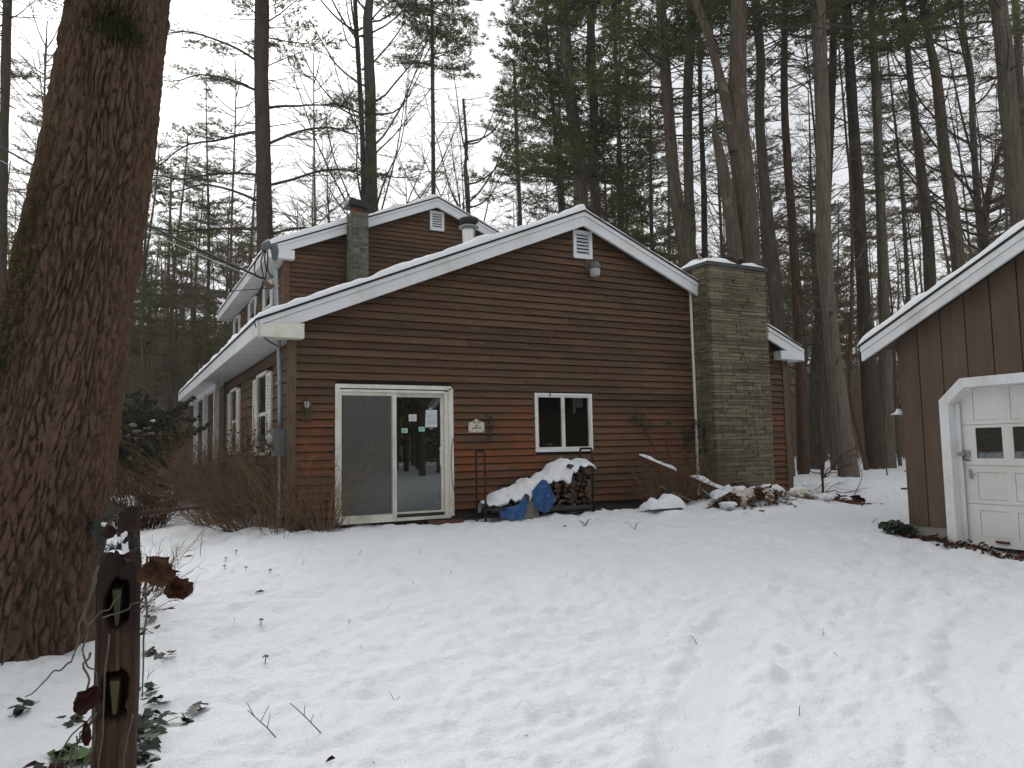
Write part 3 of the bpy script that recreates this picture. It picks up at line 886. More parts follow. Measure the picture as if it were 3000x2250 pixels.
# --- slim brick chimney before the upper gable
KX0, KX1, KY0, KY1, KZT = 5.255, 5.668, 18.52, 19.0, 6.10
b = MB(); b.box(KX0 + .02, KX1 - .02, KY0 + .02, 19.18, 3.0, KZT)
kch = b.build('brick_chimney', M['mortar'], house)
z = 3.6; row = 0
while z < KZT - .02:
    h = rs.choice([.055, .065, .065, .085, .11]); h = min(h, KZT - z)
    x = KX0; first = True
    while x < KX1 - .01:
        L = rs.choice([.12, .2, .24, .15])
        if x + L > KX1 - .08: L = KX1 - x
        inst(rs.choice(BB_ME), 'brick', kch, (x + L / 2, KY0 + .02, z + h / 2), (L - .008, .07, h - .008)); x += L
    y = KY0 + .05
    while y < KY1:
        L = min(rs.choice([.18, .24]), KY1 - y + .02)
        inst(rs.choice(BB_ME), 'brick', kch, (KX0 + .02, y + L / 2, z + h / 2), (L - .008, .07, h - .008), (0, 0, -math.pi / 2)); y += L
    z += h; row += 1
m = MB(); m.box(5.30, 5.56, 18.62, 18.9, KZT + .002, KZT + .16); m.build('clay_flue', M['flue'], kch)
m = MB()                                  # rusty sheet-metal cap, bent to a tilted roof
m.hexa([(5.13, 18.50, 6.285), (5.45, 18.48, 6.255), (5.45, 19.02, 6.255), (5.13, 19.04, 6.285), (5.20, 18.5, 6.46), (5.46, 18.48, 6.40), (5.46, 19.02, 6.40), (5.20, 19.04, 6.46)])
m.hexa([(5.452, 18.48, 6.25), (5.69, 18.50, 6.22), (5.69, 19.02, 6.22), (5.452, 19.02, 6.25), (5.462, 18.48, 6.40), (5.74, 18.50, 6.34), (5.74, 19.02, 6.34), (5.462, 19.02, 6.40)])
m.build('flue_cap', M['black'], kch)

# --- steel stovepipe on the lower roof
b = MB(); b.lathe([(.155, 4.0), (.155, 5.02), (.15, 5.03)], (7.12, 15.5, .08), 20)
pipe = b.build('stovepipe', M['steel'], house, smooth=True)
m = MB(); m.lathe([(.15, 5.0), (.23, 4.99), (.235, 5.01), (.16, 5.045), (.15, 5.03)], (7.12, 15.5, .08), 20); m.build('pipe_ring', M['galv'], pipe, smooth=True)
m = MB(); m.lathe([(.12, 5.03), (.17, 5.05), (.18, 5.10), (.22, 5.12), (.225, 5.19), (.19, 5.21), (.001, 5.225)], (7.12, 15.5, .08), 20); m.build('pipe_cap', M['black'], pipe, smooth=True)
m = MB(); m.lathe([(.30, 4.10), (.17, 4.46), (.16, 4.62)], (7.12, 15.5, 0), 16); m.build('pipe_flashing', M['black'], pipe)

# ------------------------------------------------------------------ snow lying on the roofs
def slope_snow(label, x0, z0, x1, z1, ya, yb, t, seed, du=.07, dv=.12, lipx=.05, lipy=.045, group=None):
    # a rounded quilt over a roof slope running along Y
    nu = max(4, int(abs(math.hypot(x1 - x0, z1 - z0)) / du)); nv = max(4, int((yb - ya) / dv))
    u = np.linspace(0, 1, nu); yv = np.concatenate([ya + np.array([0, .012, .03, .06, .10]), np.linspace(ya + .16, yb, nv)])
    U, Y = np.meshgrid(u, yv, indexing='ij')
    X = x0 + (x1 - x0) * U; Zs = z0 + (z1 - z0) * U
    e = np.minimum(1, (Y - ya) / .10); e = np.sqrt(np.clip(1 - (1 - e) ** 2, 0, 1))
    eu = np.minimum(1, (U * abs(x1 - x0)) / .10) ; eu = np.sqrt(np.clip(1 - (1 - eu) ** 2, 0, 1))
    th = t * (1 + .35 * fbm(X / .5, Y / .5, seed=seed, o=3) + .25 * vn(X / .16, Y / .16, seed=seed + 5))
    th = np.maximum(th, .02)
    Z = Zs + .003 + th * e * eu
    Yd = Y - lipy * (1 - e) * 0 + .012 * vn(X / .12, Y * 0, seed=seed + 9) * (1 - e)
    b = MB(); b.grid(X, Yd, Z)
    X2 = X.copy(); b.grid(X[:, ::-1], Yd[:, ::-1], (Zs + .002)[:, ::-1])
    return b.build('roof_snow', M['snow'], smooth=True, label=label, kind='stuff')
rz = lambda x: roofz(x) + .038
uz = lambda x: uroofz(x) + .038
slope_snow('snow quilt on the long left slope of the front roof', 1.79, rz(1.79), RX, rz(RX), RY0 - .01, 19.2, .105, 1)
slope_snow('thin snow on the right slope of the front roof', 13.2, rz(13.2), RX + .01, rz(RX), RY0 + .01, 19.2, .055, 2)
slope_snow('snow along the porch roof eave', 1.79, rz(1.79), 3.6, rz(3.6), 19.25, 26.9, .10, 3)
slope_snow('snow on the left slope of the upper roof', 3.2, uz(3.2), URX, uz(URX), UR0 - .01, 29.3, .12, 4)
slope_snow('thin snow on the right slope of the upper roof', 12.4, uz(12.4), URX + .01, uz(URX), UR0 + .01, 29.3, .06, 5)

def snow_blob(spec, seed, label, name='snow_cap', res=.03):
    # spec: list of x0,x1,y0,y1,zbase,height -> rounded caps
    b = MB()
    for i, (x0, x1, y0, y1, z0, h) in enumerate(spec):
        nx, ny = max(6, int((x1 - x0) / res)), max(6, int((y1 - y0) / res))
        X, Y = np.meshgrid(np.linspace(x0, x1, nx), np.linspace(y0, y1, ny), indexing='ij')
        fx = 1 - np.abs((X - (x0 + x1) / 2) / ((x1 - x0) / 2)) ** 2.5; fy = 1 - np.abs((Y - (y0 + y1) / 2) / ((y1 - y0) / 2)) ** 2.5
        Z = z0 + h * np.sqrt(np.clip(fx * fy, 0, 1)) * (1 + .35 * fbm(X / .18, Y / .18, seed=seed + i, o=2))
        b.grid(X, Y, Z)
    return b.build(name, M['snow'], smooth=True, label=label, kind='stuff')
snow_blob([(10.27, 11.05, 11.1, 12.1, CZT + .074, .15), (11.25, 11.86, 11.10, 12.0, CZT + .074, .12)], 31, 'snow on the stone chimney cap')
snow_blob([(5.2, 5.44, 18.5, 19.0, 6.43, .03)], 33, 'snow dusting the slim chimney cap')

# ------------------------------------------------------------------ lights, sign, papers, meter
def wall_lantern():
    t = thing('wall_lantern', (2.57, 11.62, .50), 'tarnished carriage lantern on the siding beside the sliding door', 'lantern')
    y = HY - .03
    m = MB(); m.box(2.50, 2.66, y - .02, y, .48, .76); m.build('back_plate', M['brass'], t)
    m = MB()
    m.tube([(2.57, y - .02, .62), (2.57, y - .07, .58), (2.57, y - .10, .60)], .009, 6)
    m.build('bracket', M['brass'], t)
    c = (2.57, y - .11, 0)
    m = MB(); m.lathe([(.012, .845), (.02, .825), (.008, .815), (.03, .80), (.062, .765), (.066, .757), (.05, .757)], c, 8); m.build('lantern_roof', M['brass'], t)
    m = MB(); m.lathe([(.050, .756), (.034, .66)], c, 6); m.build('lantern_glass', M['frosted'], t)
    m = MB(); m.lathe([(.036, .659), (.030, .61)], c, 6); m.build('lantern_base', M['brass'], t)
    m = MB()
    for k in range(6):
        a = k * math.pi / 3
        m.bar((c[0] + .054 * math.cos(a), c[1] + .054 * math.sin(a), .757), (c[0] + .034 * math.cos(a), c[1] + .034 * math.sin(a), .617), .007, .007)
    m.lathe([(.036, .62), (.034, .60), (.012, .57), (.008, .54), (.001, .53)], c, 8)
    m.build('lantern_cage', M['brass'], t)
wall_lantern()
def flood():
    t = thing('floodlight', (7.85, 11.6, 3.16), 'jelly-jar floodlight under the louvred vent of the front gable', 'outdoor light')
    y = HY - .03
    m = MB(); m.box(7.72, 7.93, y - .03, y, 3.24, 3.47); m.build('back_plate', M['cornerwood'], t)
    c = (7.86, y - .12, 0)
    m = MB(); m.lathe([(.001, 3.44), (.06, 3.43), (.095, 3.395), (.108, 3.34), (.108, 3.295), (.10, 3.293)], c, 16); m.box(7.84, 7.88, y - .10, y - .03, 3.33, 3.37); m.build('hood', M['grey_paint'], t, smooth=True)
    m = MB(); m.lathe([(.100, 3.294), (.098, 3.20), (.085, 3.165), (.05, 3.15), (.001, 3.148)], c, 16); m.build('lens', M['frosted'], t, smooth=True)
flood()

def text_part(body, size, loc, mat, parent, name, rx=math.pi / 2, ext=.0015):
    cu = bpy.data.curves.new(name, 'FONT'); cu.body = body; cu.size = size; cu.align_x = 'CENTER'; cu.align_y = 'CENTER'; cu.extrude = ext
    tmp = bpy.data.objects.new(name, cu); COL.objects.link(tmp)
    bpy.context.view_layer.update()
    me = bpy.data.meshes.new_from_object(tmp.evaluated_get(bpy.context.evaluated_depsgraph_get()))
    bpy.data.objects.remove(tmp); bpy.data.curves.remove(cu)
    me.name = name; me.materials.clear(); me.materials.append(mat)
    o = bpy.data.objects.new(name, me); COL.objects.link(o)
    p = OFF[parent.name]; o.location = [loc[i] - p[i] for i in range(3)]; o.rotation_euler = (rx, 0, 0); o.parent = parent
    OFF[o.name] = tuple(loc)
    return o
def sign():
    y = HY - .028
    x0, x1, z0, z1 = 5.285, 5.575, .272, .445
    xs = np.linspace(0, 1, 21)
    top = [(x0 + (x1 - x0) * s, z1 + .052 * math.exp(-((s - .5) / .20) ** 2)) for s in xs]
    outl = [(x0, z0), (x1, z0)] + top[::-1]
    m = MB(); k = len(outl)
    v = [(a, y - .018, c) for a, c in outl] + [(a, y, c) for a, c in outl]
    m.add(v, [list(range(k))]); m.add(v, [list(range(2 * k - 1, k - 1, -1))])
    m.add(v, [[i, i + k, (i + 1) % k + k, (i + 1) % k] for i in range(k)])
    s = m.build('house_sign', M['cream'], label='cream house sign with an arched scrolled top and dark lettering', cat='sign')
    yy = y - .0205
    text_part('851', .040, (5.432, yy, .385), M['ink'], s, 'number')
    text_part('KARKATZ', .040, (5.432, yy, .343), M['ink'], s, 'lettering')
    m = MB()
    def leafm(pts): m.poly([(a, yy - .001, c) for a, c in pts])
    for sgn in (-1, 1):
        cx = 5.43
        leafm([(cx + sgn * .012, .432), (cx + sgn * .035, .470), (cx + sgn * .055, .452), (cx + sgn * .028, .438)][::sgn])
        leafm([(cx + sgn * .045, .430), (cx + sgn * .088, .432), (cx + sgn * .062, .445)][::sgn])
        leafm([(cx + sgn * .010, .424), (cx + sgn * .06, .426), (cx + sgn * .03, .434)][::sgn])
        leafm([(cx + sgn * .130, .400), (cx + sgn * .138, .400), (cx + sgn * .136, .432), (cx + sgn * .128, .430)][::sgn])
        leafm([(cx + sgn * .132, .285), (cx + sgn * .085, .286), (cx + sgn * .115, .292), (cx + sgn * .132, .306)][::sgn])
    leafm([(5.412, .285), (5.448, .285), (5.43, .298)])
    m.build('scroll_relief', M['ink'], s)
sign()

def paper(name, label, cat, x0, x1, z0, z1, y, edge, ink, lines, bw, skew=0.0):
    m = MB(); m.hexa([(x0 - skew, y, z0), (x1, y, z0), (x1, y + .001, z0), (x0 - skew, y + .001, z0), (x0, y, z1), (x1, y, z1), (x1, y + .001, z1), (x0, y + .001, z1)])
    p = m.build(name, edge, label=label, cat=cat)
    m = MB()
    for a, b_, c, d in lines: m.box(x0 + (x1 - x0) * a, x0 + (x1 - x0) * b_, y - .0012, y - .0002, z0 + (z1 - z0) * c, z0 + (z1 - z0) * d)
    m.build('print', ink, p)
    return p
yp = HY + .0592
ln = [(.06, .25, .93, .95), (.4, .7, .87, .89), (.06, .6, .79, .81), (.06, .95, .72, .735), (.06, .9, .68, .695), (.06, .92, .64, .655), (.06, .95, .60, .615), (.06, .6, .56, .575),
      (.08, .95, .425, .45), (.06, .8, .38, .395), (.06, .93, .31, .325), (.06, .9, .28, .295), (.06, .93, .25, .265), (.06, .9, .22, .235), (.06, .93, .19, .205), (.06, .5, .1, .115)]
paper('notice_sheet', 'tall white printed notice taped inside the sliding door glass', 'notice', 4.555, 4.755, .365, .652, yp, M['paper'], M['paper_lines'], ln, .1, .012)
cl = [(.38, .62, .82, .90)] + [(.14, .86, .70 - i * .075, .735 - i * .075) for i in range(8)]
paper('notice_card', 'square white card stuck on the sliding door glass', 'notice', 4.258, 4.392, .465, .577, yp, M['card'], M['card_ink'], cl, .1)
gl_ = [(.18, .82, .62, .80), (.12, .80, .40, .56), (.12, .9, .18, .30)]
paper('sticker', 'lower mint green sticker on the sliding door glass, near its middle bar', 'sticker', 4.134, 4.236, .275, .348, yp, M['green_edge'], M['green_ink'], gl_, .1)
paper('sticker', 'mint green sticker touching the corner of the tall white notice', 'sticker', 4.430, 4.534, .298, .370, yp, M['green_edge'], M['green_ink'], gl_, .1)
for x0, z0, z1 in ((4.61, .662, .692), (4.62, .335, .352)):
    m = MB(); m.box(x0, x0 + .06, yp, yp + .001, z0, z1); m.build('tape', M['galv'], label='strip of grey tape %s the tall white notice' % ('above' if z0 > .5 else 'below'), cat='tape')
b = MB(); b.lathe([(.001, -.045), (.046, -.045), (.058, .062), (.060, .062), (.060, .068), (.056, .066)], (6.965, 11.80, 0), 18)
cup = b.build('plastic_tub', M['cup'], label='white plastic tub standing on the sill behind the casement window', cat='tub', smooth=True)
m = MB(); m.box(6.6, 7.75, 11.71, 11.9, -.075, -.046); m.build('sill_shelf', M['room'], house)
U, V = np.meshgrid(np.linspace(0, 1, 14), np.linspace(0, 1, 10), indexing='ij')
b = MB(); b.grid(7.46 + .22 * U, 11.76 + .015 * np.sin(U * 22), .93 - (.21 + .14 * (U < .25) * (1 - U * 2)) * V)
b.build('curtain_rag', M['cloth_white'], label='pale cloth hanging in the top of the casement window', cat='cloth', smooth=True)

def meter():
    t = thing('electric_meter', (2.23, 11.86, -.1), 'grey electric meter box on the left wall by the house corner', 'electric meter')
    m = MB(); m.box(2.13, 2.34, 11.76, 11.98, -.06, .36); m.build('box', M['grey_paint'], t)
    m = MB(); m.lathe([(.001, .0), (.075, .0), (.08, .02), (.08, .09), (.06, .11), (.001, .12)], (0, 0, 0), 14)
    v = m.V[0].copy(); m.V[0] = np.stack([2.13 - v[:, 2] * .7, 11.87 + v[:, 0], .20 + v[:, 1]], -1); m.build('meter_glass', M['galv'], t, smooth=True)
    m = MB(); m.tube([(2.236, 11.86, -.06), (2.236, 11.86, -1.3)], .028, 8); m.build('pipe', M['galv'], t)
    m = MB(); m.box(2.125, 2.129, 11.80, 11.94, .02, .10); m.build('tag', M['leaf_red'], t)
meter()
def mast():
    t = thing('service_mast', (2.2, 11.86, .36), 'grey steel conduit rising through the eave to a weatherhead at the house corner', 'service mast')
    m = MB(); m.tube([(2.236, 11.86, .36), (2.225, 11.86, 1.15), (2.20, 11.86, 1.8), (2.165, 11.86, 2.3), (2.14, 11.86, 3.02)], .034, 10); m.build('conduit', M['galv'], t, smooth=True)
    m = MB()
    m.tube([(2.14, 11.86, 2.98), (2.138, 11.86, 3.12), (2.11, 11.86, 3.20), (2.05, 11.86, 3.215), (1.99, 11.85, 3.17), (1.965, 11.84, 3.10)], [.045, .06, .072, .075, .066, .05], 10)
    m.build('weatherhead', M['grey_paint'], t, smooth=True)
    m = MB()
    m.bar((2.20, 11.86, 2.56), (2.08, 11.86, 2.56), .03, .05)
    m.bar((2.10, 11.85, 2.52), (1.96, 11.84, 2.62), .05, .06)
    m.build('wire_clamp', M['cornerwood'], t)
    m = MB()
    for k, (z, r) in enumerate(((2.56, .042), (2.86, .040), (1.05, .042))):
        m.lathe([(.036, z - .02), (r, z - .02), (r, z + .02), (.036, z + .02)], (2.16 + (.05 if z < 2 else 0), 11.86, 0), 10)
    m.build('strap', M['galv'], t)
mast()
def catenary(a, b_, sag, n=24):
    a, b_ = np.array(a, float), np.array(b_, float); t = np.linspace(0, 1, n)[:, None]
    P = a + (b_ - a) * t; P[:, 2] -= sag * 4 * (t * (1 - t))[:, 0]; return P
def wire(label, P, r, mat):
    m = MB(); m.tube(P, r, 5); return m.build('service_wire', mat, label=label, cat='cable')
wire('thick twisted black service cable running from the weatherhead up past the giant trunk', catenary((1.95, 11.84, 2.66), (-9.0, 26.5, 13.2), .55), .020, M['rubber'])
wire('thin bare messenger wire under the thick black service cable', catenary((1.97, 11.84, 2.62), (-9.4, 26.5, 12.9), .62), .008, M['alu'])
wire('low slack phone wire reaching the mast clamp from the woods', catenary((2.06, 11.86, 2.52), (-11, 21, 3.3), .30), .007, M['rubber'])
m = MB()
for k, pts in enumerate((((1.97, 11.83, 3.10), (1.85, 11.82, 2.95), (1.82, 11.82, 2.75), (1.88, 11.83, 2.66), (1.95, 11.84, 2.67)),
                         ((1.98, 11.83, 3.09), (1.92, 11.82, 2.92), (1.94, 11.82, 2.78), (1.98, 11.83, 2.62)),
                         ((2.0, 11.83, 3.10), (1.97, 11.82, 2.95), (2.01, 11.82, 2.80), (1.99, 11.83, 2.64)),
                         ((2.02, 11.83, 3.09), (2.03, 11.83, 2.96), (2.02, 11.83, 2.80), (2.07, 11.83, 2.70)),
                         ((1.96, 11.84, 2.6), (1.88, 11.84, 2.3), (1.86, 11.84, 2.0), (1.80, 11.6, 1.92), (1.82, 11.42, 1.80), (1.95, 11.5, 1.66), (2.2, 11.84, 1.62)))):
    P = np.array(pts); t = np.linspace(0, len(P) - 1, 18); P2 = np.stack([np.interp(t, range(len(P)), P[:, i]) for i in range(3)], -1)
    for _ in range(2): P2[1:-1] = (P2[:-2] + 2 * P2[1:-1] + P2[2:]) / 4
    m.tube(P2, .011, 5)
m.build('drip_loop', M['rubber'], label='black looped wires hanging below the weatherhead', cat='wires')
m = MB(); P = np.array([(5.0, 11.60, .18), (4.955, 11.59, .02), (4.945, 11.585, -.25), (4.96, 11.585, -.55), (5.02, 11.595, -.80)]); m.tube(P, .006, 5)
m.build('cord', M['rubber'], label='thin black cord curving down the white door casing', cat='cord')

# ------------------------------------------------------------------ garage: front wall plane through G0, s runs towards the photographer, d out into the yard
G0 = Vector((9.14, 6.36, 0)); GU = Vector((-.035, -.9994, 0)); GN = Vector((-.9994, .035, 0))
garage = thing('garage', (9.0, 4.3, -1.3), 'brown garage with a white clipped-corner overhead door at the edge of the yard', 'garage')
def gp(s, d, z): q = G0 + GU * s + GN * d; return (q.x, q.y, z)
def gbox(m, s0, s1, d0, d1, z0, z1, mi=0):
    m.hexa([gp(s0, d0, z0), gp(s1, d0, z0), gp(s1, d1, z0), gp(s0, d1, z0), gp(s0, d0, z1), gp(s1, d0, z1), gp(s1, d1, z1), gp(s0, d1, z1)], mi)
def gpart(name, mat, *a, parent=None):
    m = MB(); gbox(m, *a); return m.build(name, mat, parent or garage)
GW, GRS, GSL = 4.7, 2.35, .463
def grz(s): return 1.255 + GSL * (s + .39) if s < GRS else 1.255 + GSL * (2 * GRS - s + .39)
M['garage_wood'] = plain('dark_brown_stain', (0.112, 0.077, 0.054), 0.75, 0.25, 0.18, 4, stretch=(2.5, 2.5, .35), bump=.25, bscale=25, rnd=.10)
M['garage_door'] = mat_white('cream_garage_paint', (0.70, 0.70, 0.675), (0.40, 0.36, 0.28), .45, 1.5)
M['garage_trim'] = mat_white('garage_white_trim', (0.74, 0.75, 0.76), (0.40, 0.38, 0.33), .6, 2.4)
# grooved vertical siding panels (each board between two grooves is its own piece)
s = 0.0; i = 0
wds = [.272, .318, .318, .318, .318, .318]
while s < GW - .01:
    wd = wds[i] if i < len(wds) else .318
    e = min(s + wd, GW)
    a, c = s + (.012 if i else 0), e - .004
    zt = lambda q: grz(q) - .10
    def piece(a, c, zb0, zb1):
        m = MB(); m.hexa([gp(a, -.02, zb0), gp(c, -.02, zb1), gp(c, .012, zb1), gp(a, .012, zb0), gp(a, -.02, zt(a)), gp(c, -.02, zt(c)), gp(c, .012, zt(c)), gp(a, .012, zt(a))])
        m.build('siding_panel', M['garage_wood'], garage)
    dl, dr = .55, 4.15                       # door opening between trims
    if c <= dl or a >= dr: piece(a, c, -1.085, -1.085)
    elif a < dl < c: piece(a, dl, -1.085, -1.085); piece(dl + .001, c, .44, .62)
    else: piece(a, min(c, dr), .52 if c < 1.0 else .66, .66)
    s = e; i += 1
m = MB(); gbox(m, .0, .55, -.05, -.021, -1.08, 1.3); m.hexa([gp(0, -.05, .70), gp(GW, -.05, .70), gp(GW, -.021, .70), gp(0, -.021, .70), gp(0, -.05, grz(0) - .1), gp(GW, -.05, grz(0) - .1), gp(GW, -.021, grz(0) - .1), gp(0, -.021, grz(0) - .1)])
m.hexa([gp(0, -.05, grz(0) - .1), gp(GW, -.05, grz(0) - .1), gp(GW, -.021, grz(0) - .1), gp(0, -.021, grz(0) - .1), gp(GRS - .01, -.05, grz(GRS) - .12), gp(GRS + .01, -.05, grz(GRS) - .12), gp(GRS + .01, -.021, grz(GRS) - .12), gp(GRS - .01, -.021, grz(GRS) - .12)])
gbox(m, .0, .04, -7, -.051, -1.08, 1.40); gbox(m, GW - .04, GW, -7, -.051, -1.08, 1.40); gbox(m, 0, GW, -7.05, -7, -1.08, 1.4); gbox(m, 4.15, GW, -.05, -.021, -1.08, .7)
m.build('wall', M['garage_wood'], garage)
m = MB(); gbox(m, .03, .60, -.3, .0, -1.6, -1.088); gbox(m, .01, .60, -.02, .03, -1.21, -1.17); gbox(m, .03, .3, -7, -.3, -1.6, -1.088); gbox(m, 4.1, GW, -7, 0, -1.6, -1.088)
m.build('foundation', M['concrete'], garage)
# white door surround with clipped corner
def gpoly(m, pts, d0, d1):
    k = len(pts); v = [gp(s, d1, z) for s, z in pts] + [gp(s, d0, z) for s, z in pts]
    m.add(v, [list(range(k))]); m.add(v, [list(range(2 * k - 1, k - 1, -1))]); m.add(v, [[i, i + k, (i + 1) % k + k, (i + 1) % k] for i in range(k)])
def trim(pts, d0=-.02, d1=.035): m = MB(); gpoly(m, pts, d0, d1); m.build('door_trim', M['garage_trim'], garage)
trim([(.525, -1.32), (.645, -1.32), (.645, .440), (.525, .487)][::-1])
trim([(.525, .489), (.645, .442), (.862, .628), (.812, .742)][::-1])
trim([(.815, .742), (.865, .628), (3.80, .628), (3.84, .742)][::-1])
trim([(3.842, .742), (3.802, .628), (4.02, .442), (4.14, .487)][::-1])
trim([(4.02, .440), (4.02, -1.32), (4.14, -1.32), (4.14, .487)][::-1])
def jamb(a, b_): 
    m = MB(); m.poly([gp(a[0], .03, a[1]), gp(b_[0], .03, b_[1]), gp(b_[0], -.145, b_[1]), gp(a[0], -.145, a[1])]); q = gp(a[0] - .008, .03, a[1])
    m.poly([gp(a[0] - .012, -.145, a[1] + .012), gp(b_[0] - .012, -.145, b_[1] + .012), gp(b_[0] - .012, .03, b_[1] + .012), gp(a[0] - .012, .03, a[1] + .012)])
    m.build('jamb', M['garage_trim'], garage)
jamb((.646, -1.32), (.646, .440)); jamb((.647, .441), (.866, .627)); jamb((.867, .627), (3.80, .627)); jamb((3.801, .627), (4.019, .441)); jamb((4.019, .44), (4.019, -1.32))
gpart('door_stop', M['garage_trim'], .648, .70, -.10, -.085, -1.30, .45)
# overhead door
gd = MB(); gbox(gd, .66, 4.0, -.165, -.150, -1.275, .66)
gd = gd.build('overhead_door', M['garage_door'], garage)
ST = [.66, .845, 1.185, 1.285, 1.622, 1.722, 2.06, 2.16, 2.50, 2.60, 2.94, 3.04, 3.38, 3.48, 3.82, 4.0]
SEC = [(-1.275, -.778), (-.772, -.322), (-.316, .172), (.178, .66)]
for si, (z0, z1) in enumerate(SEC):
    tr, br = (.075, .05)
    if si == 0: br = .115
    if si == 2: tr, br = .035, .085
    if si == 3: tr, br = .04, .05
    m = MB(); gbox(m, .66, 4.0, -.149, -.131, z1 - tr, z1); gbox(m, .66, 4.0, -.149, -.131, z0, z0 + br)
    for k in range(0, len(ST), 2): gbox(m, ST[k], ST[k + 1], -.149, -.1315, z0 + br, z1 - tr)
    sec = m.build('door_section', M['garage_door'], gd)
    for k in range(1, len(ST) - 1, 2):
        a, c = ST[k], ST[k + 1]
        m = MB()
        if si == 2:
            gbox(m, a + .001, c - .001, -.1405, -.1375, z0 + br, z1 - tr); m.build('pane', M['glass'], gd)
            m = MB()
            gbox(m, a, a + .012, -.137, -.127, z0 + br, z1 - tr); gbox(m, c - .012, c, -.137, -.127, z0 + br, z1 - tr)
            m.build('glazing_bead', M['garage_door'], gd)
            m = MB(); gbox(m, a, c, -.1495, -.148, z0 + br, z1 - tr); m.build('pane_dark_sheet', M['slot'], gd)  # dark sheet standing in for the unlit garage interior
        else:
            gbox(m, a + .004, c - .004, -.149, -.1385, z0 + br + .004, z1 - tr - .004); m.build('door_panel', M['garage_door'], gd)
# latch, T handle, lift handle
m = MB(); gbox(m, .655, .735, -.115, -.075, -.195, -.155); gbox(m, .70, .78, -.12, -.105, -.215, -.135); m.build('slide_latch', M['galv'], gd)
m = MB(); m.tube([gp(.715, -.085, -.20), gp(.72, -.07, -.235), gp(.75, -.075, -.25), gp(.80, -.085, -.255)], .009, 6); m.build('padlock', M['rustpipe'], gd)
m = MB(); m.hexa([gp(.757, -.121, -.475), gp(.795, -.121, -.475), gp(.795, -.105, -.475), gp(.757, -.105, -.475), gp(.757, -.121, -.36), gp(.775, -.121, -.36), gp(.775, -.105, -.36), gp(.757, -.105, -.36)]); m.tube([gp(.78, -.10, -.415), gp(.84, -.09, -.418)], .008, 6); m.build('turn_handle', M['galv'], gd)
m = MB(); m.tube([gp(1.03, -.120, -1.20), gp(1.03, -.095, -1.205), gp(1.17, -.095, -1.205), gp(1.17, -.120, -1.20)], .008, 6); gbox(m, 1.02, 1.18, -.1215, -.118, -1.225, -1.195); m.build('lift_handle', M['rustpipe'], gd)
# roof
for (a, c) in ((-.42, GRS), (GRS, 2 * GRS + .42)):
    m = MB(); za, zc = grz(a) + .02, grz(c) + .02
    m.hexa([gp(a, .27, za), gp(c, .27, zc), gp(c, -7.2, zc), gp(a, -7.2, za), gp(a, .27, za + .024), gp(c, .27, zc + .024), gp(c, -7.2, zc + .024), gp(a, -7.2, za + .024)])
    m.build('roof', M['shingle_edge'], garage)
    for nm, t0, t1, d0, d1 in (('rake_board', -.175, -.062, .205, .245), ('shadow_board', -.056, .018, .21, .262)):
        m = MB(); a2, c2 = (a + .03, c - .001) if a < 0 else (a + .001, c - .03)
        m.hexa([gp(a2, d0, grz(a2) + t0), gp(c2, d0, grz(c2) + t0), gp(c2, d1, grz(c2) + t0), gp(a2, d1, grz(a2) + t0), gp(a2, d0, grz(a2) + t1), gp(c2, d0, grz(c2) + t1), gp(c2, d1, grz(c2) + t1), gp(a2, d1, grz(a2) + t1)])
        m.build(nm, M['garage_trim'], garage)
    m = MB(); m.hexa([gp(a + .04, -7.1, grz(a + .04) - .01), gp(c, -7.1, grz(c) - .01), gp(c, .20, grz(c) - .01), gp(a + .04, .20, grz(a + .04) - .01), gp(a + .04, -7.1, grz(a + .04) + .015), gp(c, -7.1, grz(c) + .015), gp(c, .20, grz(c) + .015), gp(a + .04, .20, grz(a + .04) + .015)])
    m.build('roof_deck', M['garage_wood'], garage)
for d in (.10, -.45, -1.0):
    m = MB(); m.hexa([gp(-.36, d - .02, grz(-.36) - .13), gp(-.02, d - .02, grz(-.02) - .13), gp(-.02, d + .02, grz(-.02) - .13), gp(-.36, d + .02, grz(-.36) - .13), gp(-.36, d - .02, grz(-.36) - .011), gp(-.02, d - .02, grz(-.02) - .011), gp(-.02, d + .02, grz(-.02) - .011), gp(-.36, d + .02, grz(-.36) - .011)])
    m.build('rafter_tail', M['garage_wood'], garage)
# garage roof snow
nu, nv = 70, 60
U, V = np.meshgrid(np.linspace(-.43, GRS, nu), np.concatenate([np.array([.28, .27, .25, .21, .16]), np.linspace(.10, -7, nv)]), indexing='ij')
e = np.sqrt(np.clip(1 - (1 - np.minimum(1, (.28 - V) / .11)) ** 2, 0, 1)); eu = np.sqrt(np.clip(1 - (1 - np.minimum(1, (U + .43) / .14)) ** 2, 0, 1))
Zs = 1.255 + GSL * (U + .39) + .045
th = .105 * (1 + .25 * fbm(U / .4, V / .4, seed=51, o=3)) * e * eu
P = np.array([[gp(U[i, j], V[i, j], 0) for j in range(U.shape[1])] for i in range(U.shape[0])])
b = MB(); b.grid(P[..., 0], P[..., 1], Zs + .003 + th)
b.build('roof_snow', M['snow'], smooth=True, label='smooth snow on the garage roof edge', kind='stuff')
P2 = np.array([[gp(2 * GRS - U[i, j], V[i, j], 0) for j in range(U.shape[1])] for i in range(U.shape[0])])
b = MB(); b.grid(P2[..., 0], P2[..., 1], Zs + .003 + th)
b.build('roof_snow', M['snow'], smooth=True, label='snow on the garage roof slope facing away from the house', kind='stuff')
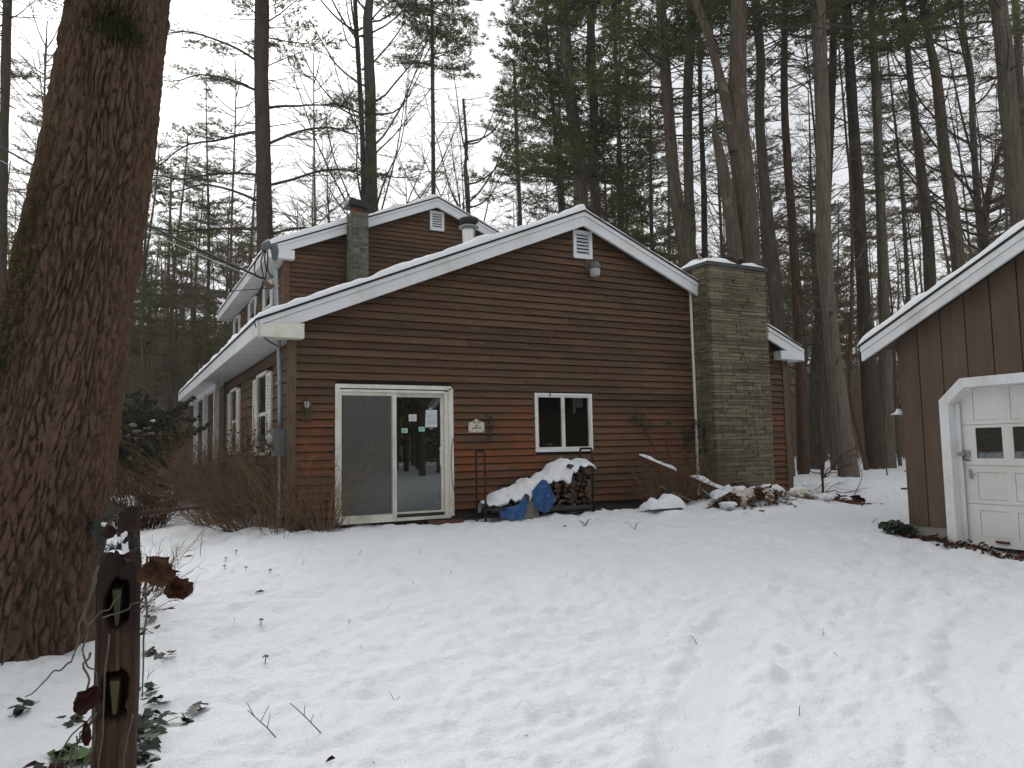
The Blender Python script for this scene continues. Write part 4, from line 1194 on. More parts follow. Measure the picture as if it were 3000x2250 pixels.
# lamp on the far corner of the garage
def glamp():
    c = (9.33, 6.55, 0)
    t = thing('bell_lamp', (c[0], c[1], .35), 'small white bell-shaped lamp on the far corner of the garage', 'lamp')
    m = MB(); m.lathe([(.022, .50), (.028, .455), (.03, .40)], c, 10); m.build('neck', M['rustpipe'], t)
    m = MB(); m.lathe([(.032, .425), (.036, .405), (.06, .375), (.105, .355), (.108, .348), (.09, .352), (.03, .395)], c, 20); m.build('shade', M['cup'], t, smooth=True)
    m = MB(); m.tube([(9.33, 6.375, .60), (9.33, 6.50, .60), (9.33, 6.55, .57), (9.33, 6.55, .50)], .014, 6); m.box(9.28, 9.38, 6.362, 6.376, .53, .67); m.build('bracket', M['rustpipe'], t)
glamp()

# ------------------------------------------------------------------ firewood rack, logs, tarps
def rack():
    t = thing('log_rack', (6.4, 11.28, H(6.4, 11.2)), 'black tubular firewood rack with two tall end loops under the casement window', 'log rack')
    for x, zt, yb, yf in ((5.33, -.045, 11.44, 11.10), (7.40, -.035, 11.46, 11.08)):
        m = MB(); r = .05; g0, g1 = H(x, yb) - .05, H(x, yf) - .05
        P = [(x, yb, g0), (x, yb, zt - r)] + [(x, yb - r * (1 - math.cos(a)), zt - r + r * math.sin(a)) for a in np.linspace(.3, math.pi / 2, 4)] + \
            [(x, yf + r * (1 - math.cos(a)), zt - r + r * math.sin(a)) for a in np.linspace(math.pi / 2, .3, 4)] + [(x, yf, zt - r), (x, yf, g1)]
        m.tube(P, .020, 8); m.build('end_loop', M['black'], t, smooth=True)
    for y in (11.10, 11.45):
        m = MB(); m.tube([(5.3, y, -1.10), (7.43, y, -1.085)], .02, 6); m.build('rail', M['black'], t)
    m = MB(); m.box(7.36, 7.52, 11.0, 11.1, H(7.4, 11.05) - .02, H(7.4, 11.05) + .05); m.build('foot', M['black'], t)
rack()
M['log_bark'] = mat_bark('log_bark', (.030, .022, .018), (.085, .062, .048), lichen=.15)
M['log_end'] = plain('split_log_end', (.088, .060, .041), .85, .2, .5, 30, bump=.5, rnd=.4, obj=True)
def log_mesh(kind, seed):
    r = np.random.default_rng(seed); L = .42
    if kind == 'round': pts = [(math.cos(a) * r.uniform(.9, 1.08), math.sin(a) * r.uniform(.9, 1.08)) for a in np.linspace(0, 2 * math.pi, 11)[:-1]]
    elif kind == 'half': pts = [(math.cos(a) * r.uniform(.92, 1.05), math.sin(a) * r.uniform(.92, 1.05)) for a in np.linspace(0, math.pi, 7)] + [(0, r.uniform(-.1, .1))]
    else: pts = [(-.15, -.15)] + [(math.cos(a) * 1.25 * r.uniform(.93, 1.05) - .15, math.sin(a) * 1.25 * r.uniform(.93, 1.05) - .15) for a in np.linspace(0, math.pi / 2 + r.uniform(-.2, .25), 6)]
    pts = np.array(pts); c = pts.mean(0); pts = pts - c
    k = len(pts); m = MB()
    tilt = r.uniform(-.03, .03, k)
    v = np.concatenate([np.stack([pts[:, 0], np.full(k, -.5 * L) + tilt * .3, pts[:, 1]], -1), np.stack([pts[:, 0] * .96, np.full(k, .5 * L), pts[:, 1] * .96], -1), [[0, -.5 * L - .006, 0]]])
    m.add(v, [[i, i + k, (i + 1) % k + k, (i + 1) % k] for i in range(k)], 0)
    m.add(v, [[2 * k, i, (i + 1) % k] for i in range(k)], 1)
    m.add(v, [list(range(2 * k - 1, k - 1, -1))], 1)
    return m.mesh('split_log', [M['log_bark'], M['log_end']])
LOGS = [log_mesh(k, 70 + i) for i, k in enumerate(('quarter', 'half', 'quarter', 'round', 'quarter', 'half', 'round'))]
def pile_top(x): return float(np.interp(x, [5.4, 5.58, 5.875, 6.07, 6.165, 6.33, 6.43, 6.57, 6.71, 6.88, 6.97, 7.15, 7.33, 7.42], [-.96, -.90, -.84, -.74, -.66, -.64, -.56, -.52, -.40, -.33, -.30, -.33, -.31, -.33]))
rs = random.Random(12); z = -1.02; row = 0
while z < -.2:
    x = 5.42 + (.05 if row % 2 else 0)
    while x < 7.33:
        R_ = rs.uniform(.036, .068)
        if z + R_ < pile_top(x + R_) and x + 2 * R_ < 7.38:
            me = rs.choice(LOGS)
            o = inst(me, 'split_log', None, (x + R_, 11.275 + rs.uniform(-.07, .05), z + rs.uniform(-.012, .012)), (R_ * 1.08, 1, R_ * 1.08), (rs.uniform(-.04, .04), rs.uniform(0, 6.28), rs.uniform(-.06, .06)))
            tag(o, 'split firewood log lying in the stack on the black rack', 'log', 'split logs stacked in the rack')
        x += 2 * R_ + .004
    z += .096; row += 1
tag(inst(LOGS[1], 'split_log', None, (6.93, 11.12, -.335), (.085, .5, .10), (.2, .5, .3)), 'dark split log poking out through the snow at the top of the woodpile', 'log')
tag(inst(LOGS[2], 'split_log', None, (6.02, 11.03, -.86), (.10, .35, .13), (.3, .9, .25)), 'dark split log standing up through the snow between the two blue tarps', 'log')
tag(inst(LOGS[5], 'split_log', None, (5.50, 11.1, -.98), (.13, .8, .07), (.0, .1, 1.2)), 'dark log end beside the left loop of the firewood rack', 'log')
# snow quilt over the pile, hanging over its front
nx, nv = 150, 40
xs = np.linspace(5.36, 7.44, nx)
topz = np.interp(xs, [5.36, 5.45, 5.58, 5.875, 6.07, 6.165, 6.33, 6.43, 6.57, 6.71, 6.88, 6.97, 7.06, 7.15, 7.33, 7.41, 7.44], [-.90, -.84, -.73, -.67, -.585, -.50, -.50, -.42, -.40, -.262, -.20, -.18, -.235, -.27, -.215, -.24, -.31])
botz = np.interp(xs, [5.36, 5.45, 5.585, 5.75, 5.875, 6.0, 6.10, 6.2, 6.4, 6.54, 6.7, 6.85, 6.91, 6.95, 7.1, 7.24, 7.44], [-.91, -.92, -.93, -.86, -.86, -.90, -.92, -.66, -.66, -.57, -.58, -.62, -.64, -.43, -.39, -.35, -.34])
topz = topz + .018 * vn(xs / .13, xs * 0, seed=61); botz = np.minimum(botz + .035 * vn(xs / .09, xs * 0, seed=63) + .02 * vn(xs / .04, xs * 0, seed=64), topz - .05)
rows = []
for x, T_, B_ in zip(xs, topz, botz):
    f = T_ - B_
    prof = [(11.51, T_ - .18), (11.50, T_ - .09), (11.47, T_ - .03), (11.41, T_ - .006), (11.32, T_), (11.22, T_ - .012), (11.13, T_ - min(.05, f * .3)), (11.07, T_ - min(.10, f * .5)), (11.02, T_ - f * .62), (11.0, T_ - f * .8), (11.0, T_ - f * .93), (11.02, B_), (11.09, B_ + .015)]
    P = np.array(prof); t = np.linspace(0, len(P) - 1, nv)
    rows.append(np.stack([np.full(nv, x), np.interp(t, range(len(P)), P[:, 0]), np.interp(t, range(len(P)), P[:, 1])], -1))
G = np.array(rows); G[..., 1] += .022 * fbm(G[..., 0] / .12, G[..., 2] / .12, seed=65, o=3); G[..., 2] += .022 * fbm(G[..., 0] / .17, G[..., 1] / .14, seed=66, o=3) + .012 * fbm(G[..., 0] / .08, G[..., 1] / .08, seed=68, o=2)
b = MB(); b.grid(G[..., 0], G[..., 1], G[..., 2]); b.build('pile_snow', M['snow'], smooth=True, label='lumpy snow covering the sloping woodpile', kind='stuff')

def tarp(label, outline_top, z_bot, x0, x1, y, mat, seed, bulge=.06, n=44):
    # sheet hanging from the snow line in folds
    u = np.linspace(0, 1, n); v = np.linspace(0, 1, n)
    U, V = np.meshgrid(u, v, indexing='ij')
    zt = np.interp(U, *zip(*outline_top)) + .012 * vn(U * 9, U * 0, seed=seed + 5); zb = np.interp(U, *zip(*z_bot)) + .03 * vn(U * 7, U * 0, seed=seed + 6)
    X = x0 + (x1 - x0) * (U + .06 * (V - .5) * np.sin(U * 5 + seed))
    Z = zt + (zb - zt) * V
    Y = y - bulge * np.sin(U * math.pi) * (.4 + .6 * V) + .020 * np.sin(U * 17 + 4 * V + seed) * V + .030 * np.abs(vn(X / .09 + Z * 2, Z / .25, seed=seed)) + .016 * np.abs(vn(X / .05, Z / .06 + X * 4, seed=seed + 2))
    b = MB(); b.grid(X, Y, Z); b.grid(X[:, ::-1], Y[:, ::-1] + .004, Z[:, ::-1])
    return b.build('tarp', mat, smooth=True, label=label, cat='tarp')
tarp('large bright blue tarp hanging over the middle of the woodpile', [(0, -.74), (.2, -.60), (.42, -.53), (.62, -.56), (.82, -.68), (1, -.80)], [(0, -.92), (.25, -1.02), (.5, -1.07), (.75, -1.04), (1, -.86)], 6.13, 6.57, 10.97, M['tarp_blue'], 3, .07)
tarp('crumpled blue tarp at the low end of the woodpile', [(0, -.98), (.3, -.95), (.6, -.92), (.8, -.80), (1, -.80)], [(0, -1.10), (.3, -1.18), (.55, -1.19), (.8, -1.12), (1, -1.05)], 5.52, 6.02, 10.95, M['tarp_blue'], 7, .09)
tarp('grey tarp sagging between the two blue tarps', [(0, -.86), (.3, -.90), (.6, -.88), (1, -.86)], [(0, -1.08), (.35, -1.20), (.7, -1.20), (1, -1.16)], 5.90, 6.26, 10.99, M['tarp_grey'], 11, .05)
m = MB(); m.hexa([(6.28, 11.02, -1.0), (7.32, 11.03, -1.0), (7.32, 11.45, -1.0), (6.28, 11.45, -1.0), (6.3, 11.0, -1.065), (7.34, 11.01, -1.06), (7.34, 11.45, -1.06), (6.3, 11.45, -1.065)])
m.build('pallet_board', M['black'], label='dark board under the log stack', cat='board')
# doormat board below the sliding door
z = H(4.75, 11.3)
m = MB(); m.hexa([(4.42, 11.18, z - .02), (5.02, 11.24, z - .02), (5.10, 11.52, z + .01), (4.5, 11.54, z + .01), (4.42, 11.18, z + .03), (5.02, 11.24, z + .03), (5.10, 11.52, z + .055), (4.5, 11.54, z + .055)])
m.build('step_board', M['reddish_board'], label='red brown board half buried in snow at the corner of the sliding door', cat='board')

# ------------------------------------------------------------------ leaning plank, metal post, rubble heap
def prism(A, B, wd, th, up=(0, 0, 1)):
    m = MB(); m.bar(A, B, wd, th, 0, up); return m
pA, pB = (8.60, 11.35, -.20), (10.05, 10.45, -.96)
prism(pA, pB, .16, .05).build('plank', M['reddish_board'], label='long snow-topped plank slanting from the siding to the rubble heap', cat='plank')
def plank_snow(t0, t1, wd, th, seed, label):
    A, B = np.array(pA), np.array(pB); d = (B - A); L = np.linalg.norm(d); side = np.cross(d / L, [0, 0, 1.]); side /= np.linalg.norm(side); up = np.cross(side, d / L)
    T, W_ = np.meshgrid(np.linspace(t0, t1, 44), np.linspace(-1, 1, 12), indexing='ij')
    f = np.sqrt(np.clip((1 - np.abs(W_) ** 2.4) * (1 - np.abs((T - (t0 + t1) / 2) / ((t1 - t0) / 2)) ** 6), 0, 1))
    hgt = .028 + th * f * (1 + .4 * fbm(T * 9, W_, seed=seed, o=2))
    wv = wd * (1 + .15 * vn(T * 12, T * 0, seed=seed + 2))
    P = A + T[..., None] * d + (W_ * wv)[..., None] * side + hgt[..., None] * up
    b = MB(); b.grid(P[..., 0], P[..., 1], P[..., 2]); b.build('plank_snow', M['snow'], smooth=True, label=label, kind='stuff')
plank_snow(.0, .40, .075, .055, 5, 'snow strip on the raised end of the slanting plank')
plank_snow(.54, 1.0, .09, .075, 6, 'thick snow on the low end of the slanting plank')
m = MB(); m.tube([(8.95, 11.2, -.75), (9.35, 10.7, -1.05)], .012, 5); m.build('pole', M['galv'], label='thin grey pole propped low under the slanting plank', cat='pole')
m = MB(); m.tube([(9.45, 10.95, -.62), (9.72, 10.5, -1.06)], .016, 5); m.build('pole', M['galv'], label='pale pole propped under the middle of the slanting plank', cat='pole')
t = thing('metal_post', (8.47, 10.25, H(8.47, 10.25)), 'short dark metal post with a black snow-capped box at its foot', 'post')
m = MB(); m.tube([(8.48, 10.25, H(8.47, 10.25) - .15), (8.45, 10.30, -.66)], .022, 6); m.build('pole', M['black'], t)
m = MB(); g = H(8.3, 10.2); m.hexa([(8.15, 10.02, g - .05), (8.52, 10.08, g - .05), (8.50, 10.32, g - .05), (8.12, 10.28, g - .05), (8.22, 10.04, g + .07), (8.52, 10.08, g + .15), (8.50, 10.32, g + .15), (8.20, 10.28, g + .07)]); m.build('box', M['black'], t)
snow_blob([(7.80, 8.56, 9.98, 10.36, H(8.3, 10.2) + .02, .20)], 41, 'snow heaped over the black box by the metal post')

def clump_mesh(seed, rough=.55, n=2):
    bm_v = None
    import bmesh
    bm = bmesh.new(); bmesh.ops.create_icosphere(bm, subdivisions=n + 1, radius=1.0)
    v = np.array([q.co[:] for q in bm.verts]); f = np.array([[q.index for q in p.verts] for p in bm.faces]); bm.free()
    d = 1 + rough * fbm(v[:, 0] * 1.3 + seed, v[:, 1] * 1.3, v[:, 2] * 1.3, seed=seed, o=3)
    m = MB(); m.add(v * d[:, None], f); return m
CL = [clump_mesh(s).mesh('snow_clump', M['snow']) for s in (1, 2, 3, 4)]
for me in CL: me.polygons.foreach_set('use_smooth', np.ones(len(me.polygons), bool))
M['dirty_snow'] = plain('dirty_snow', (.58, .54, .49), .8, .2, .25, 12, bump=.5, bscale=30)
CD = clump_mesh(9).mesh('snow_clump', M['dirty_snow'])
rs = random.Random(31)
heap = [(9.55, 10.25, .22, .16), (9.85, 10.35, .20, .17), (9.95, 10.05, .16, .11), (9.40, 9.95, .18, .10), (10.3, 10.55, .26, .15), (10.55, 10.85, .30, .20), (10.5, 10.35, .22, .13), (10.95, 10.75, .24, .12), (10.85, 10.3, .19, .16), (11.15, 10.0, .26, .15), (10.3, 9.85, .17, .13), (11.9, 10.1, .22, .11), (11.55, 9.7, .16, .08), (9.2, 9.7, .2, .07), (11.4, 10.9, .3, .10), (11.7, 10.3, .24, .13), (12.3, 10.0, .2, .09), (12.0, 9.6, .16, .07), (11.3, 9.5, .18, .08)]
for i, (x, y, r_, h_) in enumerate(heap):
    tag(inst(rs.choice(CL), 'snow_clump', None, (x, y, H(x, y) + h_ * .35), (r_, r_ * .8, h_), (0, 0, rs.uniform(0, 6))), 'rounded clump of snow on the rubble heap below the stone chimney', 'snow clump', 'snow clumps on the rubble heap')
for i, (x, y, r_, h_) in enumerate([(9.72, 9.86, .26, .17), (10.05, 9.72, .20, .13), (11.05, 9.78, .16, .12)]):
    tag(inst(CD, 'snow_clump', None, (x, y, H(x, y) + h_ * .3), (r_, r_ * .7, h_), (0, 0, i)), 'dirty leaf-stained lump of old snow at the front of the rubble heap', 'snow clump', 'dirty lumps at the front of the heap')
for i, (A, B, r_, lab) in enumerate((((9.15, 9.95, -1.03), (9.75, 9.85, -1.05), .055, 'short dark log lying across the front of the rubble heap'),
                                     ((10.35, 10.75, -.84), (10.95, 10.9, -.92), .12, 'black log under a snow cap at the back of the rubble heap'),
                                     ((11.0, 9.85, -1.06), (11.5, 9.8, -1.10), .07, 'dark log end on the side of the heap toward the garage'))):
    m = MB(); m.tube([A, tuple((np.array(A) + B) / 2 + [0, 0, .01]), B], [r_, r_ * 1.05, r_ * .9], 9); m.build('log', M['log_bark'], label=lab, cat='log')
def leaves_mesh(spots, n, size, seed, spread, zoff=.012, flat=.35, gz=H):
    r = np.random.default_rng(seed); V = []; F = []
    for (x, y, s_) in spots:
        for i in range(n):
            px, py = x + r.normal(0, s_ * spread), y + r.normal(0, s_ * spread * .8)
            pz = gz(px, py) + zoff + abs(r.normal(0, .03))
            L = size * r.uniform(.6, 1.3); a = r.uniform(0, 6.28); u = np.array([math.cos(a), math.sin(a), r.uniform(-flat, flat)]); w_ = np.array([-math.sin(a), math.cos(a), r.uniform(-flat, flat)])
            c = np.array([px, py, pz]); k = len(V) * 1
            base = sum(len(q) for q in V)
            pts = np.array([c - u * L, c - u * L * .3 + w_ * L * .45 + [0, 0, L * .12], c + u * L * .4 + w_ * L * .40, c + u * L, c + u * L * .4 - w_ * L * .42, c - u * L * .3 - w_ * L * .45 + [0, 0, L * .1]])
            V.append(pts); F.append([base + q for q in range(6)])
    m = MB(); m.add(np.concatenate(V), F); return m
leaves_mesh([(9.7, 9.75, .3), (9.9, 9.95, .25), (9.3, 9.85, .2), (10.1, 9.6, .3), (11.2, 9.7, .25), (11.9, 9.5, .3), (12.2, 9.9, .3), (9.6, 10.0, .25), (10.5, 9.9, .4), (11.4, 9.9, .35), (12.4, 10.2, .3), (11.7, 9.4, .3)], 80, .055, 4, .8).build('dead_leaves', M['leaf_brown'], label='dead brown leaves scattered through the rubble heap', kind='stuff')
leaves_mesh([(9.75, 9.80, .22), (9.95, 9.9, .16), (10.1, 9.7, .14), (9.35, 9.8, .12)], 120, .06, 14, .8, .10, 1.2).build('leaf_heap', M['leaf_dry'], label='matted tan and brown leaves spilling from the front of the rubble heap', kind='stuff')
leaves_mesh([(12.05, 9.75, .10), (12.2, 9.55, .08)], 26, .085, 14, .7, .05, .9).build('leaf_cluster', M['leaf_red'], label='wine red oak leaf cluster on the snow past the rubble heap', cat='leaves')
# leaf litter along the garage base and fern clump at its corner
def gl(s, d): q = G0 + GU * s + GN * d; return (q.x, q.y)
leaves_mesh([(*gl(.15 + .14 * i, .10), .06) for i in range(17)], 34, .035, 5, 1.0, .0, .7).build('leaf_litter', M['leaf_brown'], label='rust brown leaf litter along the foot of the garage door', kind='stuff')
m = leaves_mesh([(*gl(-.12, .12), .10), (*gl(.0, .14), .07)], 160, .05, 6, 1.0, .06, 1.3)
m.build('evergreen_clump', M['leaf_green'], label='dark green evergreen clump at the foot of the garage corner', cat='plant')

# ------------------------------------------------------------------ old split-rail fence posts beside the giant tree
M['postwood'] = None
def mat_post():
    m, nt, b = newmat('rotten_post_wood'); k = N(nt)
    p = k.pos((22, 22, 1.3)); f = k.noise(p, 1.6, 6, .7, .5)
    col = k.ramp(f, [(.22, (.020, .013, .011)), (.40, (.058, .033, .021)), (.56, (.078, .046, .029)), (.72, (.22, .145, .09))])
    sep = k.new('ShaderNodeSeparateXYZ'); k.link(k.new('ShaderNodeNewGeometry').outputs['Position'], sep.inputs[0])
    # wet rotten top of the post
    wet = k.ramp(k.math('ADD', k.math('ADD', sep.outputs[2], 1.0), k.math('MULTIPLY', k.noise(k.pos((16, 16, 3)), 1.5, 4), .5)), [(.62, 0.15), (.78, 0.9)])
    col = k.mix(wet, col, (.022, .013, .012))
    mo = k.ramp(k.noise(k.pos(), 9, 4), [(.62, 0), (.72, .6)])
    col = k.mix(mo, col, (.04, .042, .022))
    k.link(col, b.inputs['Base Color']); b.inputs['Roughness'].default_value = .85; b.inputs['Specular IOR Level'].default_value = .2
    k.bump(f, 1.0, .012, b); return m
M['postwood'] = mat_post()
M['railwood'] = plain('mossy_rail_wood', (.075, .07, .035), .85, .2, .3, 18, stretch=(1, 1, .3), bump=.5)
def post(name, cx, cy, half, z0, z1, holes, label, seed, yaw):
    cx -= .018
    # squared, rotted post with mortise holes through it
    nz, na = 150, 80
    zz = np.linspace(z0, z1, nz); aa = np.linspace(0, 2 * math.pi, na, endpoint=False)
    Z, A = np.meshgrid(zz, aa, indexing='ij')
    sq = 1 / np.power(np.abs(np.cos(A)) ** 3.6 + np.abs(np.sin(A)) ** 3.6, 1 / 3.6)
    R_ = half * sq * (1 + .07 * fbm(np.cos(A) * 2, np.sin(A) * 2, Z * 3, seed=seed + 8, o=2) + .06 * fbm(np.cos(A) * 6, np.sin(A) * 6, Z * 1.6, seed=seed, o=4) - .11 * np.abs(vn(np.cos(A) * 12, np.sin(A) * 12, Z * 3.2, seed=seed + 3)))
    R_ = R_ * (1 - .28 * sstep(z1 - .07, z1, Z) * (np.cos(A - math.pi) > .2)) * (1 - .06 * sstep(z1 - .03, z1, Z))
    X = R_ * np.cos(A); Y = R_ * np.sin(A)
    Z = np.minimum(Z, z1 - .045 * np.clip(fbm(np.cos(A) * 1.6 + seed, np.sin(A) * 1.6, seed=seed + 40, o=3) + .25, 0, 1) - .02 * np.abs(vn(A * 5, A * 0, seed=seed)))
    # mortises on the face turned to the camera (local -Y)
    for hz, hw, hh in holes:
        face = (np.sin(A) < -.3)
        inside = ((X / hw) ** 4 + ((Z - hz) / hh) ** 4) + .55 * fbm(X / .02, Z / .03, seed=seed + 21, o=2)
        Y = np.where(face, Y + half * 1.75 * (1 - sstep(.75, 1.15, inside)), Y)
    c, s_ = math.cos(yaw), math.sin(yaw)
    b = MB(); 
    v = np.stack([cx + X * c - Y * s_, cy + X * s_ + Y * c, Z], -1).reshape(-1, 3)
    i = np.arange(nz - 1)[:, None] * na; j = np.arange(na)[None, :]; j2 = (j + 1) % na
    b.add(v, np.stack([i + j, i + j2, i + na + j2, i + na + j], -1).reshape(-1, 4))
    top = v[-na:]; b.add(np.concatenate([top, [[cx, cy, z1 - .03]]]), [[q, (q + 1) % na, na] for q in range(na)])
    o = b.build(name, M['postwood'], label=label, cat='fence post', smooth=True)
    for hi, (hz, hw, hh) in enumerate(holes):
        m = MB()
        # pointed end of the split rail showing in the hole
        q = [(-.55 * hw, -half * .9), (.50 * hw, -half * .92)]
        def W(x, y, z): return (cx + x * c - y * s_, cy + x * s_ + y * c, z)
        m.hexa([W(-.42 * hw, half * .6, hz - hh * .8), W(.38 * hw, half * .6, hz - hh * .8), W(.40 * hw, half * .6, hz + hh * .75), W(-.45 * hw, half * .6, hz + hh * .75),
                W(-.12 * hw, -half * .72, hz - hh * .88), W(.16 * hw, -half * .70, hz - hh * .85), W(.34 * hw, -half * .82, hz + hh * .6), W(-.40 * hw, -half * .85, hz + hh * .62)])
        m.build('rail_end', M['railwood'], o)
    return o
g0 = H(.04, 2.75)
post('fence_post', .042, 2.78, .0635, g0 - .25, -.296, [(-.470, .034, .075), (-.745, .036, .070)], 'near rotten fence post with two rail holes', 4, -.10)
post('fence_post', .128, 6.13, .068, -1.6, -.362, [(-.62, .03, .06)], 'farther dark fence post behind the blue green garland', 8, -.1)
# rails running from the posts
m = MB(); P = np.array([(-.02, 6.2, -.55), (-.5, 8.3, -.60), (-1.0, 10.2, -.62)]); m.tube(P, .05, 7); m.build('fence_rail', M['postwood'], label='dark split rail running back from the farther fence post', cat='rail')
m = MB(); m.tube([(.16, 6.15, -.42), (.62, 6.3, -.41)], [.018, .012], 6); m.build('stick', M['twig_red'], label='straight dark stick poking out beside the farther fence post', cat='stick')
# vines and dry leaves on the near post
def wig(A, B, n, amp, seed):
    A, B = np.array(A, float), np.array(B, float); t = np.linspace(0, 1, n)[:, None]
    P = A + (B - A) * t
    for i in range(3): P[:, i] += amp * np.sin(math.pi * t[:, 0]) * vn(t[:, 0] * 5 + seed, t[:, 0] * 0, seed=seed + i)
    return P
m = MB()
vines = [((-.035, 2.71, -.34), (-.10, 2.70, -.62), .004, .02), ((-.10, 2.70, -.62), (-.22, 2.76, -.72), .003, .02), ((-.035, 2.71, -.34), (-.07, 2.72, -.50), .005, .01), ((-.07, 2.72, -.50), (-.03, 2.70, -.72), .004, .02),
         ((-.05, 2.70, -.60), (-.09, 2.70, -.80), .004, .02), ((.10, 2.68, -.32), (.095, 2.675, -.75), .004, .006), ((-.03, 2.70, -.78), (-.18, 2.70, -1.08), .005, .03), ((-.03, 2.70, -.74), (-.14, 2.69, -.95), .003, .03),
         ((-.02, 2.705, -.5), (.09, 2.70, -.46), .003, .01), ((-.06, 2.7, -.52), (.03, 2.695, -.43), .003, .01), ((-.03, 2.70, -.70), (-.05, 2.70, -1.1), .003, .02), ((0.0, 2.70, -.55), (-.02, 2.70, -1.05), .003, .008), ((.07, 2.69, -.8), (.03, 2.69, -1.1), .003, .012),
         ((-.14, 2.69, -.95), (-.20, 2.68, -1.12), .003, .03), ((-.04, 2.7, -.80), (-.12, 2.7, -.9), .003, .03), ((-.08, 2.70, -.84), (-.10, 2.69, -1.1), .0025, .03), ((-.05, 2.70, -.9), (-.12, 2.68, -1.08), .0025, .03)]
for i, (A, B, r_, a_) in enumerate(vines): m.tube(wig(A, B, 16, a_, 10 + i), np.linspace(r_, r_ * .55, 16), 5)
m.build('dry_vine', M['twig_grey'], label='grey bare vine stems clinging to the near fence post', cat='vine')
def curl_leaf(name, C, u, v, L, W_, curl, mat, label, seed, lobes=5):
    # a crinkled, curled dead leaf
    n = 22; U, V = np.meshgrid(np.linspace(0, 1, n), np.linspace(-1, 1, n), indexing='ij')
    u = np.array(u, float); u /= np.linalg.norm(u); v = np.array(v, float); v -= u * np.dot(u, v); v /= np.linalg.norm(v); w_ = np.cross(u, v)
    wid = W_ * np.sin(np.clip(U, .02, 1) * math.pi * .92 + .1) ** .7 * (1 + .30 * fbm(U * 4 + seed, np.sign(V) * 3., seed=seed + 4, o=3))
    s = V * wid
    h = -curl * (V ** 2) * W_ + .42 * W_ * fbm(U * 3 + seed, V * 2, seed=seed, o=4) - curl * .5 * L * (U - .3) ** 2
    P = np.array(C)[None, None] + (U * L)[..., None] * u + s[..., None] * v + h[..., None] * w_
    b = MB(); b.grid(P[..., 0], P[..., 1], P[..., 2]); 
    return b.build(name, mat, smooth=True, label=label, cat='leaf')
curl_leaf('dead_leaf', (.105, 2.68, -.335), (.55, -.25, -.55), (-.4, -.1, -.9), .105, .052, .8, M['leaf_dry'], 'big crinkled tan leaf hanging on the side of the near fence post', 3)
curl_leaf('dead_leaf', (.165, 2.665, -.40), (.5, -.2, -.75), (-.5, -.3, -.6), .075, .042, .9, M['leaf_brown'], 'curled brown leaf tip under the big crinkled tan leaf', 5)
curl_leaf('dead_leaf', (-.035, 2.70, -.70), (-.55, -.2, -.75), (-.7, -.1, .5), .085, .032, .7, M['leaf_red'], 'dark red ragged leaf drooping beside the near fence post', 7, 7)
curl_leaf('dead_leaf', (-.06, 2.70, -.80), (.1, -.2, -1), (-.9, -.1, .1), .07, .014, .8, M['leaf_red'], 'narrow dark red leaf hanging straight down by the near fence post', 9)
curl_leaf('dead_leaf', (-.10, 2.70, -.93), (-.8, -.2, -.4), (.3, -.2, -1), .10, .05, .6, M['leaf_red'], 'dark curled leaf low among the bare vines of the near post', 12)
# ivy growing in the snow round the near post
def ivy(spots, seed, mat, label, size=.022):
    r = np.random.default_rng(seed); m = MB()
    for x, y, n in spots:
        g = H(x, y)
        for i in range(n):
            px, py = x + r.normal(0, .035), y + r.normal(0, .035); L = size * r.uniform(.7, 1.4); a = r.uniform(0, 6.28); tilt = r.uniform(.2, 1.2)
            c = np.array([px, py, g + r.uniform(.005, .05)])
            u = np.array([math.cos(a) * math.cos(tilt), math.sin(a) * math.cos(tilt), math.sin(tilt) * .6]); v_ = np.array([-math.sin(a), math.cos(a), r.uniform(-.5, .5)])
            pts = [c - u * L * .6, c - u * L * .35 + v_ * L * .75, c + u * L * .10 + v_ * L * .42, c + u * L * .2 + v_ * L * .7, c + u * L, c + u * L * .2 - v_ * L * .7, c + u * L * .1 - v_ * L * .42, c - u * L * .35 - v_ * L * .75]
            m.poly([tuple(q) for q in pts])
        P = wig((x - .05, y - .03, g + .004), (x + .06, y + .04, g + .008), 8, .02, seed + n); m.tube(P, .002, 4)
    return m.build('ivy', mat, label=label, cat='ivy')
ivy([(.27, 7.7, 7), (.31, 7.3, 6), (.25, 6.84, 8), (.26, 6.25, 6), (.37, 5.98, 5), (.23, 5.35, 6), (.23, 5.06, 7), (.29, 4.7, 6), (.37, 4.72, 5), (.45, 4.86, 6), (.2, 4.82, 12), (.18, 4.38, 12), (.17, 4.19, 14), (.2, 4.52, 14), (.14, 4.6, 12), (.12, 4.25, 12)], 3, M['leaf_green'], 'dark ivy leaves creeping out of the snow along the fence line', .042)
ivy([(-.15, 4.52, 12), (-.10, 4.37, 14), (-.11, 4.26, 12)], 5, M['leaf_bright'], 'bright green ivy sprig at the foot of the near fence post', .045)
ivy([(-.20, 4.34, 8), (-.45, 5.33, 5), (-.42, 5.45, 4), (-.19, 4.93, 6), (-.24, 4.2, 8)], 7, M['leaf_green'], 'dark ivy scraps in the snow toward the giant tree', .04)
